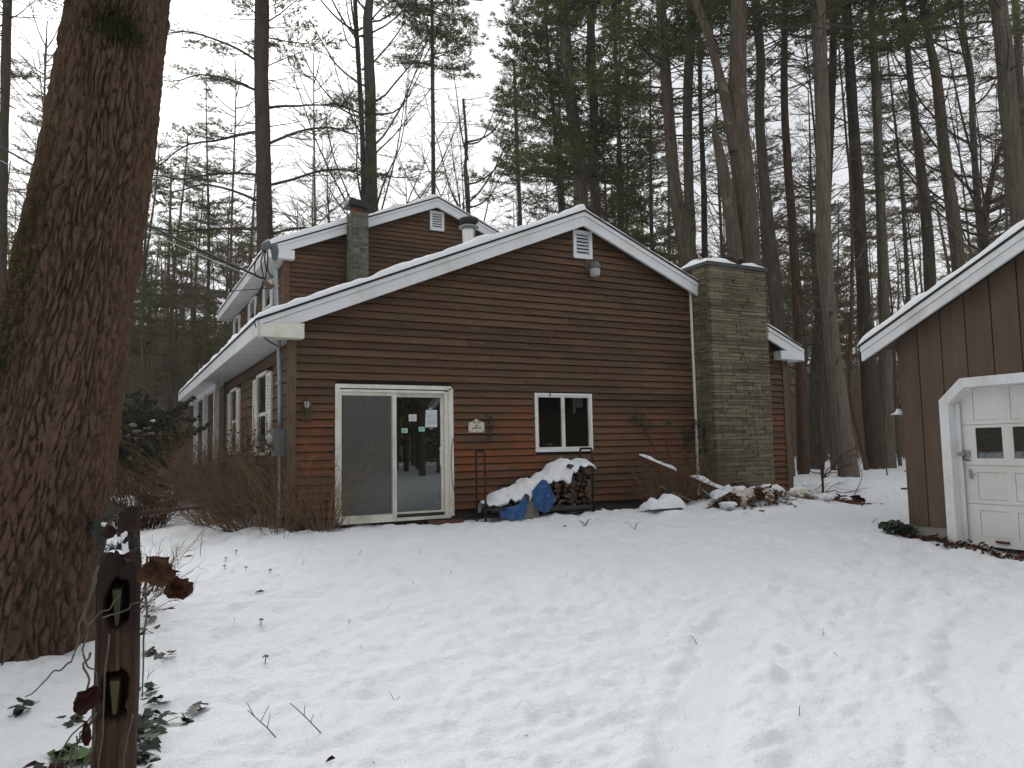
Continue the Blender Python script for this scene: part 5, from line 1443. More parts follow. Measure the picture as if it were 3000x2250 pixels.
# blue-green artificial garland draped on the far post, with snow
def garland():
    r = np.random.default_rng(17); t = thing('garland', (.05, 5.95, -.9), 'blue green needle garland with snow patches draped on the farther fence post', 'garland')
    V = []; F = []
    C = [((.03, 5.98, -.36), (-.10, 6.02, -.50)), ((-.10, 6.02, -.50), (-.02, 5.98, -.72)), ((-.02, 5.98, -.66), (.13, 5.93, -.60)), ((.13, 5.93, -.55), (.165, 5.93, -.80)), ((.08, 5.95, -.6), (.15, 5.93, -.92)), ((.0, 5.97, -.62), (.08, 5.95, -.85))]
    for A, B in C:
        A, B = np.array(A), np.array(B)
        for i in range(230):
            s = r.uniform(); c = A + (B - A) * s + r.normal(0, .012, 3); d = r.normal(0, 1, 3); d[2] -= .5; d /= np.linalg.norm(d); L = r.uniform(.04, .075); q = np.cross(d, r.normal(0, 1, 3)); q /= np.linalg.norm(q)
            base = 3 * len(V); V.append(np.array([c - q * .0022, c + q * .0022, c + d * L])); F.append([base, base + 1, base + 2])
    m = MB(); m.add(np.concatenate(V), F); m.build('needles', M['garland'], t)
    for i, (x, y, z_, sx, sz) in enumerate(((.075, 5.90, -.55, .022, .028), (.045, 5.90, -.58, .012, .018), (.085, 5.88, -.65, .018, .05), (.07, 5.87, -.80, .040, .05), (-.05, 5.95, -.47, .02, .012))):
        tag(inst(CL[i % 4], 'snow_patch', None, (x, y, z_), (sx, .02, sz), (0, .3, i)), 'small snow patch caught in the blue green garland', 'snow patch', 'snow caught in the garland')
garland()
snow_blob([(-.015, .035, 2.745, 2.80, -.315, .010)], 55, 'thin snow rim on top of the near fence post')

# ------------------------------------------------------------------ giant mossy pine at the left: furrowed bark plates as relief
def giant():
    t = thing('giant_pine', (-.40, 6.95, -1.5), 'giant furrowed pine trunk with moss streaks right beside the rail fence', 'tree')
    PZ = np.array([-1.75, -1.50, -1.30, -1.0, -.5, .07, 1.03, 2.26, 3.66, 5.2])
    PX = np.array([-.79, -.77, -.74, -.68, -.59, -.49, -.37, -.18, -.05, .08])
    PR = np.array([.80, .74, .69, .64, .59, .54, .485, .435, .385, .35])
    PY = np.array([7.10, 7.08, 7.07, 7.05, 7.0, 6.96, 6.91, 6.82, 6.75, 6.67])
    na, nz = 430, 560
    z = np.linspace(-1.70, 3.95, nz); ac = math.atan2(-6.9, .4)
    a = ac + np.concatenate([np.linspace(-1.75, 1.75, 350, endpoint=False), np.linspace(1.75, 2 * math.pi - 1.75, 80, endpoint=False)])
    Z, A = np.meshgrid(z, a, indexing='ij')
    def ip(q): 
        s = np.interp(z, PZ, q)
        for _ in range(30): s[1:-1] = (s[:-2] + s[1:-1] * 2 + s[2:]) / 4
        return s[:, None]
    R0 = ip(PR)
    # stretched cellular plates
    nu = 44; U = A / (2 * math.pi) * nu; Vv = Z / .125
    U = U + .5 * fbm(np.cos(A) * 3.3, np.sin(A) * 2.3, Z * 1.5, seed=2, o=3)
    Vv = Vv + .5 * fbm(np.cos(A) * 4, np.sin(A) * 4, Z * 1.1, seed=8, o=2)
    iu, iv = np.floor(U).astype(np.int64), np.floor(Vv).astype(np.int64)
    d1 = np.full(U.shape, 9.); d2 = np.full(U.shape, 9.); idc = np.zeros(U.shape)
    for du in (-1, 0, 1):
        for dv in (-1, 0, 1):
            cu, cv = iu + du, iv + dv
            w_ = np.mod(cu, nu)
            px = cu + .15 + .7 * _h(w_, cv, cv * 0, 5); py = cv + .1 + .8 * _h(w_, cv, cv * 0, 9)
            d = np.hypot((U - px), (Vv - py) * .29); hid = _h(w_, cv, cv * 0, 13)
            m_ = d < d1; d2 = np.where(m_, d1, np.minimum(d2, d)); idc = np.where(m_, hid, idc); d1 = np.where(m_, d, d1)
    edge = d2 - d1
    n1 = .5 + .5 * fbm(np.cos(A) * 7, np.sin(A) * 7, Z * 2.2, seed=31, o=3); n2 = .5 + .5 * fbm(np.cos(A) * 3.5, np.sin(A) * 3.5, Z * 1.4, seed=35, o=2)
    edge = edge + .10 * (fbm(U * 3, Vv * 1.4, seed=37, o=3))
    thr = .05 + .17 * np.clip(n1, 0, 1)
    rel = sstep(.0, 1.0, edge / thr) * (.030 + .030 * idc * np.clip(n2, .2, 1)) + .010 * sstep(.1, .5, edge)
    rel = rel - .026 * sstep(.62, .9, 1 - np.abs(fbm(U * .38 + 7, Vv * .10, seed=39, o=2)) * 1.6)
    rel = rel + (.004 + .003 * idc) * fbm(np.cos(A) * 26, np.sin(A) * 26, Z * 14, seed=14, o=3) + .004 * fbm(U * 2.5, Vv * 4.5, seed=15, o=2) * sstep(.1, .3, edge)
    low = fbm(np.cos(A) * 1.3, np.sin(A) * 1.3, Z * .5, seed=4, o=2) * .022
    flare = .10 * (1 - sstep(-1.6, -1.0, Z)) * np.cos(A * 5 + 1) 
    R_ = R0 + rel - .06 + low + flare * .5
    X = ip(PX) + R_ * np.cos(A); Y = ip(PY) + R_ * np.sin(A)
    b = MB(); v = np.stack([X, Y, Z], -1).reshape(-1, 3)
    i = np.arange(nz - 1)[:, None] * na; j = np.arange(na)[None, :]; j2 = (j + 1) % na
    b.add(v, np.stack([i + j, i + j2, i + na + j2, i + na + j], -1).reshape(-1, 4))
    m, nt, bs = newmat('furrowed_bark'); k = N(nt)
    f = k.noise(k.pos((1, 1, .45)), 26, 6, .7)
    col = k.mix(k.ramp(f, [(.3, 0.), (.7, 1.)]), (.050, .031, .022), (.150, .096, .067))
    red = k.ramp(k.noise(k.pos((1, 1, .6)), 2.3, 4, .6), [(.48, 0.), (.66, .5)])
    col = k.mix(red, col, (.098, .054, .036))
    grey = k.ramp(k.noise(k.pos((1, 1, .8)), 48, 3, .6), [(.62, 0.), (.70, .5)])
    col = k.mix(grey, col, (.145, .130, .105))
    g = k.new('ShaderNodeNewGeometry'); sep = k.new('ShaderNodeSeparateXYZ'); k.link(g.outputs['Normal'], sep.inputs[0])
    # moss on the damp west flank: everything left of a leaning line
    mo = k.ramp(k.math('MULTIPLY', sep.outputs[0], -1.0), [(.58, 0.0), (.80, .7), (.93, 1.0)])
    mn = k.ramp(k.noise(k.pos((1, 1, .55)), 5.0, 6, .7), [(.46, 0.), (.58, 1.)])
    col = k.mix(k.math('MULTIPLY', mo, mn), col, (.058, .078, .014))
    k.link(col, bs.inputs['Base Color']); bs.inputs['Roughness'].default_value = .92; bs.inputs['Specular IOR Level'].default_value = .12
    k.bump(k.noise(k.pos((1, 1, .6)), 60, 5, .7), .7, .01, bs)
    b.build('trunk', m, t, smooth=True)
    # moss cushions: short green blades on the bark
    r = np.random.default_rng(6); V = []
    XI, YI = ip(PX)[:, 0], ip(PY)[:, 0]
    M['moss'] = plain('green_moss', (.050, .068, .014), .95, .05, .45, 14)
    def tuftp(cz, ca, sz, sa, n):
        for q in range(n):
            zz = cz + r.normal(0, sz); aa = ca + r.normal(0, sa)
            iz = int(np.clip(np.searchsorted(z, zz), 0, nz - 1)); ia = int(np.argmin(np.abs((a - aa + math.pi) % (2 * math.pi) - math.pi)))
            c = np.array([X[iz, ia], Y[iz, ia], zz]); nn = np.array([math.cos(aa), math.sin(aa), 0]); tt = np.array([-math.sin(aa), math.cos(aa), 0])
            L = r.uniform(.012, .034); d = nn * .8 + tt * r.normal(0, .6) + np.array([0, 0, r.normal(-.25, .5)]); d /= np.linalg.norm(d)
            w_ = np.cross(d, r.normal(0, 1, 3)); w_ /= np.linalg.norm(w_)
            V.append([c - nn * .004 - w_ * .004, c - nn * .004 + w_ * .004, c + d * L])
    front = math.atan2(-6.9, .4) 
    tuftp(3.36, front - .12, .10, .26, 2600); tuftp(3.30, front + .22, .07, .20, 1300)
    tuftp(1.7, front - .92, .30, .16, 2200); tuftp(.9, front - .85, .32, .18, 2400); tuftp(.35, front - .9, .3, .14, 1400); tuftp(-.3, front - 1.1, .3, .14, 700); tuftp(-1.0, front - .95, .25, .2, 900)
    V = np.array(V).reshape(-1, 3); m2 = MB(); m2.add(V, np.arange(len(V)).reshape(-1, 3)); m2.build('moss', M['moss'], t, kind='stuff')
giant()

# ------------------------------------------------------------------ branch prototypes (arrays), assembled into each tree
def rot_align(az, pitch):
    ca, sa, cp, sp = math.cos(az), math.sin(az), math.cos(pitch), math.sin(pitch)
    ex = np.array([ca * cp, sa * cp, sp]); ey = np.array([-sa, ca, 0]); ez = np.cross(ex, ey)
    return np.stack([ex, ey, ez])            # rows: local axes in world
def arc(r, L, n, rise, wob, yaw=0.):
    t = np.linspace(0, 1, n)
    x = t * L * math.cos(yaw); y = t * L * math.sin(yaw) + wob * L * vn(t * 2.3 + r.uniform(0, 50), t * 0, seed=3)
    z = L * (rise[0] * t + rise[1] * t * t) + wob * L * vn(t * 2.7 + r.uniform(0, 50), t * 0, seed=4)
    return np.stack([x, y, z], -1)
def live_branch(seed, dens=1.0):
    r = np.random.default_rng(seed); L = 1.0
    st = MB(); ax = arc(r, L, 7, (-.10, .20), .035); st.tube(ax, np.linspace(.014, .003, 7), 3, cap=False)
    nd = []
    def tuft(c, d, n):
        d = d / (np.linalg.norm(d) + 1e-9)
        q = r.normal(0, 1, (n, 3)); q /= np.linalg.norm(q, axis=1)[:, None]
        dr = d * .75 + q * .75 + np.array([0, 0, .22]); dr /= np.linalg.norm(dr, axis=1)[:, None]
        b_ = c + q * .016 - d * r.uniform(0, .05, (n, 1)); Ln = r.uniform(.045, .085, (n, 1))
        w_ = np.cross(dr, r.normal(0, 1, (n, 3))); w_ /= np.linalg.norm(w_, axis=1)[:, None]
        nd.append(np.stack([b_ - w_ * .0078, b_ + w_ * .0078, b_ + dr * Ln], 1))
    nsub = 10
    for i in range(nsub):
        t = .22 + .75 * i / nsub + r.uniform(-.03, .03); p = np.array([np.interp(t, np.linspace(0, 1, 7), ax[:, k]) for k in range(3)])
        sg = 1 if i % 2 else -1; sl = L * r.uniform(.26, .42) * (1.15 - .6 * t)
        sb = arc(r, sl, 4, (r.uniform(-.2, .1), .25), .05, sg * r.uniform(.6, 1.05)) + p
        st.tube(sb[[0, 2, 3]], [.005, .0035, .002], 3, cap=False)
        for s in np.linspace(.35, 1, max(2, int(sl / .075))):
            c = np.array([np.interp(s, np.linspace(0, 1, 4), sb[:, k]) for k in range(3)])
            tuft(c + r.normal(0, .02, 3), sb[-1] - sb[0], int(12 * dens))
    tuft(ax[-1], ax[-1] - ax[-2], int(15 * dens)); tuft(ax[-2], ax[-1] - ax[-2], int(9 * dens))
    return np.concatenate(st.V), np.concatenate(st.F), np.concatenate(nd).reshape(-1, 3)
def dead_branch(seed):
    r = np.random.default_rng(seed); st = MB()
    ax = arc(r, 1.0, 7, (r.uniform(-.15, .1), r.uniform(-.15, .15)), .05); st.tube(ax[[0, 1, 3, 5, 6]], [.013, .011, .008, .005, .003], 3, cap=False)
    for i in range(r.integers(4, 9)):
        t = r.uniform(.2, .95); p = np.array([np.interp(t, np.linspace(0, 1, 7), ax[:, k]) for k in range(3)])
        sl = r.uniform(.15, .45) * (1.2 - t * .6); sb = arc(r, sl, 4, (r.uniform(-.3, .35), r.uniform(-.3, .2)), .08, r.choice([-1, 1]) * r.uniform(.4, 1.1)) + p
        st.tube(sb[[0, 2, 3]], [.005, .0035, .0018], 3, cap=False)
        for q in range(r.integers(0, 3)):
            p2 = sb[r.integers(1, 4)]; s2 = arc(r, sl * r.uniform(.3, .6), 3, (r.uniform(-.3, .3), 0), .08, r.uniform(-1.5, 1.5)) + p2
            st.tube(s2[[0, 2]], [.0026, .0012], 3, cap=False)
    return np.concatenate(st.V), np.concatenate(st.F)
LIVE = [live_branch(100 + i) for i in range(8)]
DEAD = [dead_branch(200 + i) for i in range(8)]
def smooth_path(P, n):
    P = np.asarray(P, float); t = np.linspace(0, len(P) - 1, n)
    Q = np.stack([np.interp(t, range(len(P)), P[:, i]) for i in range(P.shape[1])], -1)
    for _ in range(max(2, n // 10)): Q[1:-1] = (Q[:-2] + 2 * Q[1:-1] + Q[2:]) / 4
    return Q
def trunk_mesh(m, Q, seed, sides=12, rough=.085):
    P = Q[:, :3]; R_ = Q[:, 3]; n = len(P); a = np.arange(sides) * 2 * math.pi / sides
    Z, A = np.meshgrid(P[:, 2], a, indexing='ij')
    rr_ = R_[:, None] * (1 + rough * fbm(np.cos(A) * 1.6 + seed, np.sin(A) * 1.6, Z * .8, seed=seed, o=3) + rough * .7 * vn(np.cos(A) * 3 + seed, np.sin(A) * 3, Z * 2.5, seed=seed + 3))
    v = np.stack([P[:, None, 0] + rr_ * np.cos(A), P[:, None, 1] + rr_ * np.sin(A), Z], -1).reshape(-1, 3)
    i = np.arange(n - 1)[:, None] * sides; j = np.arange(sides)[None, :]; j2 = (j + 1) % sides
    m.add(v, np.stack([i + j, i + j2, i + sides + j2, i + sides + j], -1).reshape(-1, 4))
def place(acc, proto, pos, az, pitch, L, girth=1.0):
    Rm = rot_align(az, pitch); acc.add(proto[0] * L @ Rm + pos, proto[1])
def place_needles(acc, proto, pos, az, pitch, L):
    Rm = rot_align(az, pitch); v = proto[2] * L @ Rm + pos; acc.add(v, np.arange(len(v)).reshape(-1, 3))
ZMAX = lambda d: .64 * d + 2.5               # a little above the top of the view
def tree(name, kind, pts, cz, bd, nd, label, seed, group=None, bark=None):
    r = np.random.default_rng(seed)
    pts = np.array(pts); d = math.hypot(pts[1][0], pts[1][1])
    t = thing(name, (pts[0][0], pts[0][1], max(-1.4, pts[0][2])), label, 'tree', group)
    Q = smooth_path(pts, 46); m = MB(); trunk_mesh(m, Q, seed, 18 if pts[2][3] > .18 else 9)
    m.build('trunk', bark or M['bark'], t, smooth=True)
    at = lambda z: np.array([np.interp(z, Q[:, 2], Q[:, i]) for i in range(4)])
    top = min(pts[-1][2], ZMAX(d)); st = MB(); ne = MB()
    z0 = 2.2 if kind != 'bare' else 5.
    zc = cz if cz is not None else 99
    # stubs and dead whorls below the crown, thinning downwards
    for q in range(14):                                   # short broken stubs and knots
        c = at(r.uniform(1.5, top)); az_ = r.uniform(0, 6.28); dv = np.array([math.cos(az_), math.sin(az_), r.uniform(-.1, .5)]); L = r.uniform(.12, .4)
        st.tube([c[:3] + dv * c[3] * .8, c[:3] + dv * (c[3] + L * .5), c[:3] + dv * (c[3] + L)], [.032, .024, .014], 5)
    z = max(z0, pts[0][2] + 1.0)
    while z < min(top, zc + 2.5):
        f = (z - z0) / max(1., (min(top, zc) - z0))
        for q in range(r.poisson(bd * (1.0 + 1.6 * f))):
            c = at(z + r.uniform(-.2, .2)); az_ = r.uniform(0, 6.28)
            L = r.uniform(.5, 1.4) * (.5 + 1.1 * f) * (1.25 if kind == 'pine' else 1.0)
            place(st, DEAD[r.integers(8)], c[:3] + np.array([math.cos(az_), math.sin(az_), 0]) * c[3] * .7, az_, r.uniform(-.25, .35), L)
        z += r.uniform(.45, .8)
    if cz is not None:
        z = zc
        H_ = max(6., pts[-1][2] - zc)
        while z < top:
            f = (z - zc) / H_
            rt = 1.0 if math.atan2(pts[0][0], pts[0][1]) < .72 else .72
            for q in range(r.poisson(3.4 * rt * nd * (.55 + min(1., 2.2 * f))) ):
                c = at(z + r.uniform(-.25, .25)); az_ = r.uniform(0, 6.28)
                L = r.uniform(1.7, 3.1) * (1.05 - .75 * f); pr = LIVE[r.integers(8)]; pi_ = r.uniform(-.22, .30)
                pos = c[:3] + np.array([math.cos(az_), math.sin(az_), 0]) * c[3] * .6
                place(st, pr, pos, az_, pi_, L); place_needles(ne, pr, pos, az_, pi_, L)
            z += r.uniform(.38, .62)
    if st.n: st.build('limbs', M['limb'], t, kind='stuff')
    if ne.n: ne.build('crown', M['needle'], t, kind='stuff')
    return t
TREES = [
 ('pine', [(-3.15,28.79,-1.35,0.182),(-3.19,28.82,2.06,0.159),(-3.36,28.91,5.94,0.139),(-3.44,28.95,10.5,0.131),(-3.5,28.98,15.21,0.144),(-3.53,28.99,21.21,0.086),(-3.56,29.01,27.21,0.03)], 13.2, 1.0, 0.6,
  'thin dark pine trunk cut by the left frame edge beside the giant trunk'),
 ('snag', [(-2.49,30.71,-1.35,0.099),(-2.51,30.72,4.0,0.086),(-2.56,30.74,6.9,0.081),(-2.63,30.78,10.65,0.059)], None, 0.5, 0,
  'short broken-topped snag just left of the giant mossy trunk'),
 ('pine', [(5.42,32.19,-1.35,0.367),(5.4,32.2,8.64,0.319),(5.32,32.24,11.87,0.308),(5.21,32.3,15.62,0.297),(5.2,32.3,19.44,0.293),(5.2,32.3,25.44,0.176),(5.2,32.31,31.44,0.03)], 17.7, 1.3, 1.0,
  'tall pine with drooping limbs rising behind the left eave of the two storey gable'),
 ('bare', [(9.99,32.04,-1.35,0.324),(9.98,32.05,10.65,0.282),(9.93,32.07,14.13,0.247),(9.91,32.08,16.53,0.241),(9.81,32.14,19.61,0.227),(9.91,32.08,20.6,0.167),(10.15,31.96,26.6,0.1),(10.39,31.83,32.6,0.03)], None, 1.2, 0,
  'thick bare trunk right behind the slim brick chimney'),
 ('bare', [(9.97,33.18,-1.35,0.15),(9.95,33.19,11.95,0.13),(9.9,33.22,14.56,0.116),(9.7,33.32,18.71,0.109),(9.59,33.38,21.23,0.102),(9.51,33.42,25.73,0.061),(9.43,33.46,30.23,0.03)], None, 1, 0,
  'slim dark stem hugging the left side of the thick trunk behind the brick chimney'),
 ('pine', [(13.54,33.56,-1.35,0.13),(13.55,33.56,12.33,0.113),(13.56,33.55,17.97,0.098),(13.57,33.54,22.41,0.083),(13.57,33.54,26.91,0.05),(13.58,33.54,31.41,0.03)], 19.0, 0.5, 1.5,
  'straight thin pine standing exactly behind the peak of the upper gable'),
 ('bare', [(15.93,34.56,-1.35,0.118),(15.88,34.59,11.99,0.102),(15.75,34.65,14.35,0.086),(15.86,34.6,15.62,0.077),(15.72,34.67,18.2,0.061)], None, 1.2, 0,
  'slender crooked stem rising behind the steel stovepipe'),
 ('pine', [(19.21,35.09,-1.35,0.144),(19.2,35.1,12.19,0.126),(19.11,35.15,16.58,0.109),(19.05,35.17,21.25,0.073)], 16.6, 0.8, 1.4,
  'small feathery pine between the stovepipe and the front gable peak'),
 ('pine', [(15.92,25.52,-1.35,0.116),(15.88,25.54,9.54,0.101),(15.75,25.61,12.7,0.088),(15.56,25.71,15.62,0.075),(15.46,25.76,18.58,0.062),(15.41,25.79,23.08,0.037),(15.35,25.82,27.58,0.03)], 14.9, 1.2, 1.2,
  'thin leaning pine just left of the paired trunks behind the front gable peak'),
 ('pine', [(15.0,22.62,-1.35,0.279),(14.97,22.63,8.32,0.242),(14.91,22.66,10.37,0.219),(14.75,22.75,12.33,0.221),(14.59,22.83,14.31,0.21),(14.53,22.86,16.71,0.186),(14.47,22.89,22.71,0.112),(14.41,22.93,28.71,0.03)], 12.3, 1.2, 1.5,
  'lichen-flecked leaning pine directly behind the front gable peak'),
 ('pine', [(16.11,23.16,-1.35,0.246),(16.05,23.19,8.61,0.214),(15.88,23.28,11.15,0.177),(16.04,23.2,12.77,0.172),(15.95,23.24,14.82,0.16),(16.03,23.2,17.31,0.155),(16.11,23.16,23.31,0.093),(16.19,23.12,29.31,0.03)], 12.8, 1.2, 1.5,
  'wavy grey pine right of the trunk behind the front gable peak'),
 ('pine', [(20.44,27.66,-1.35,0.14),(20.44,27.66,9.63,0.122),(20.47,27.64,13.84,0.1),(20.39,27.69,15.98,0.093),(20.44,27.66,21.0,0.07),(20.45,27.65,25.5,0.042),(20.47,27.64,30.0,0.03)], 16.0, 1.2, 1.3,
  'slim pine behind the right slope of the front gable'),
 ('pine', [(15.5,17.26,-1.35,0.3),(15.34,17.35,5.6,0.261),(15.03,17.51,7.3,0.212),(14.94,17.56,8.59,0.183),(14.92,17.57,10.22,0.174),(14.84,17.61,12.09,0.165),(14.81,17.63,13.87,0.155),(14.77,17.65,19.87,0.093),(14.73,17.67,25.87,0.03)], 12.2, 1.1, 1.2,
  'pine whose bowed base leans in behind the right end of the front gable'),
 ('pine', [(17.06,19.27,-1.35,0.218),(17.06,19.26,6.22,0.19),(17.09,19.25,9.29,0.169),(17.12,19.24,11.46,0.159),(17.44,19.07,15.38,0.161),(17.63,18.96,21.38,0.097),(17.83,18.86,27.38,0.03)], 13.9, 1.1, 1.0,
  'upright pine immediately left of the stone chimney top'),
 ('pine', [(20.94,22.87,-1.35,0.146),(20.97,22.86,7.45,0.127),(21.04,22.82,10.28,0.115),(21.05,22.82,14.03,0.095),(21.13,22.77,18.46,0.069),(21.16,22.76,22.96,0.041),(21.19,22.74,27.46,0.03)], 15.5, 1.1, 1.0,
  'thin straight pine seen just above the left half of the stone chimney cap'),
 ('forkpine', [(14.23,13.98,-1.35,0.387),(14.25,13.97,2.58,0.336),(14.29,13.95,4.79,0.314),(14.24,13.97,6.67,0.282),(14.19,14.0,7.95,0.25),(14.21,13.99,9.52,0.208),(14.35,13.91,11.67,0.201),(14.52,13.82,17.67,0.121),(14.68,13.74,23.67,0.03)], 11.1, 0.9, 0.9,
  'massive forked pine with a broken side stub right behind the stone chimney'),
 ('pine', [(17.21,15.8,-1.35,0.277),(17.22,15.79,-0.03,0.241),(17.24,15.78,3.07,0.214),(17.15,15.83,5.53,0.187),(17.04,15.89,7.51,0.158),(16.98,15.92,10.04,0.14),(17.12,15.84,11.44,0.141),(17.02,15.89,13.5,0.121),(16.91,15.95,19.5,0.073),(16.79,16.02,25.5,0.03)], 12.4, 1.0, 1.0,
  'dark pine curving down to the small right eave of the brown house'),
 ('pine', [(19.7,17.31,-1.35,0.222),(19.72,17.3,-0.04,0.193),(19.81,17.25,3.3,0.173),(19.76,17.28,6.14,0.153),(19.71,17.31,8.58,0.138),(19.66,17.33,11.29,0.122),(19.86,17.22,15.02,0.101),(19.96,17.17,19.52,0.061),(20.06,17.12,24.02,0.03)], 12.8, 1.2, 1.0,
  'reddish-barked pine between the stone chimney and the splintered snag'),
 ('snag', [(18.09,15.9,-1.35,0.181),(18.1,15.89,-0.34,0.157),(18.15,15.87,2.62,0.129),(18.15,15.86,3.76,0.11),(18.12,15.88,4.59,0.05)], None, 0.6, 0,
  'splintered orange-brown snag standing right of the small eave'),
 ('pine', [(17.69,13.96,-1.35,0.31),(17.67,13.97,-0.99,0.269),(17.47,14.08,1.34,0.236),(17.38,14.12,3.71,0.21),(17.32,14.16,5.15,0.202),(17.48,14.07,8.57,0.201),(17.5,14.06,10.58,0.197),(17.55,14.04,12.61,0.19),(17.6,14.01,18.61,0.114),(17.65,13.98,24.61,0.03)], 12.0, 0.8, 0.9,
  'big grey pine with a curved butt rising from open snow between the two buildings'),
 ('pine', [(22.13,18.85,-1.35,0.271),(22.13,18.85,-0.68,0.236),(22.16,18.84,1.78,0.202),(22.5,18.66,4.87,0.168),(22.92,18.44,8.66,0.121),(23.16,18.31,11.75,0.159),(23.36,18.21,14.12,0.136),(23.54,18.11,16.51,0.124),(23.73,18.01,22.51,0.075),(23.91,17.92,28.51,0.03)], 14.4, 0.9, 1.0,
  'dark pine leaning behind the big curved-butt trunk'),
 ('snag', [(21.1,16.01,-1.35,0.084),(21.02,16.05,-0.56,0.073),(20.7,16.22,1.56,0.063),(21.01,16.05,5.87,0.054),(21.09,16.01,8.59,0.049),(21.03,16.04,9.74,0.038),(20.96,16.08,13.13,0.027)], None, 1.0, 0,
  'thin dead stem with peeling orange bark right of the big curved-butt trunk'),
 ('pine', [(22.38,16.69,-1.35,0.341),(22.38,16.69,-1.05,0.297),(22.33,16.72,3.35,0.223),(22.33,16.71,6.28,0.203),(22.34,16.71,9.26,0.188),(22.31,16.72,12.06,0.172),(22.32,16.72,15.4,0.151),(22.33,16.71,21.4,0.09),(22.33,16.71,27.4,0.03)], 13.9, 1.1, 1.1,
  'left stem of the twin pine in the snow beside the garage eave'),
 ('pine', [(23.03,16.79,-1.35,0.346),(23.04,16.79,-1.05,0.301),(23.26,16.68,3.39,0.192),(23.33,16.64,6.36,0.171),(23.39,16.61,9.39,0.15),(23.43,16.58,12.23,0.14),(23.46,16.57,15.63,0.118),(23.47,16.56,20.13,0.071),(23.49,16.55,24.63,0.03)], 14.1, 1.1, 1.1,
  'right stem of the twin pine in the snow beside the garage eave'),
 ('pine', [(26.01,16.81,-1.35,0.248),(26.04,16.79,4.79,0.216),(26.1,16.76,6.68,0.205),(26.07,16.78,9.1,0.182),(25.95,16.84,11.43,0.147),(25.86,16.89,13.8,0.111),(25.81,16.92,16.46,0.087),(25.77,16.94,20.96,0.052),(25.73,16.96,25.46,0.03)], 13.8, 1.8, 0.9,
  'twiggy pine behind the low tip of the garage roof'),
 ('pine', [(25.09,15.03,-1.35,0.256),(25.05,15.05,5.58,0.223),(24.95,15.1,7.7,0.202),(24.83,15.17,10.09,0.181),(24.75,15.21,12.64,0.16),(24.6,15.29,13.74,0.126),(24.46,15.36,15.23,0.103),(24.28,15.46,19.73,0.062),(24.11,15.55,24.23,0.03)], 13.7, 1.2, 1.0,
  'leaning pine with a knobbly bend above the garage roof slope'),
 ('bare', [(27.84,15.84,-1.35,0.152),(27.83,15.85,6.52,0.133),(27.79,15.87,9.07,0.121),(27.79,15.87,11.13,0.11),(27.91,15.81,13.88,0.105),(27.68,15.93,15.22,0.08),(27.68,15.93,16.42,0.074),(27.69,15.92,20.92,0.045),(27.7,15.92,25.42,0.03)], None, 1.5, 0,
  'bare forked tree between the knobbly pine and the garage roof'),
 ('bare', [(26.77,15.28,-1.35,0.16),(26.84,15.24,6.27,0.139),(27.01,15.15,8.23,0.117),(27.4,14.94,9.71,0.082),(27.72,14.78,10.64,0.059)], None, 1.5, 0,
  'crooked bare trunk leaning right just above the garage roof'),
 ('pine', [(21.02,10.96,-1.35,0.241),(21.01,10.96,5.05,0.209),(20.99,10.97,6.71,0.202),(20.98,10.98,8.21,0.212),(20.97,10.98,10.11,0.214),(20.91,11.02,11.84,0.197),(20.81,11.07,17.84,0.118),(20.72,11.12,23.84,0.03)], 11.3, 0.9, 0.8,
  'stout lichen-spotted pine at the right frame edge above the garage'),
 ('pine', [(32.43,16.81,-1.35,0.201),(32.47,16.79,8.05,0.174),(32.63,16.71,12.04,0.163),(32.75,16.65,15.24,0.151),(32.79,16.62,18.2,0.124),(32.83,16.6,24.2,0.074),(32.87,16.58,30.2,0.03)], 15.2, 1.2, 1.0,
  'thin pine half hidden by the stout pine at the right frame edge'),
]

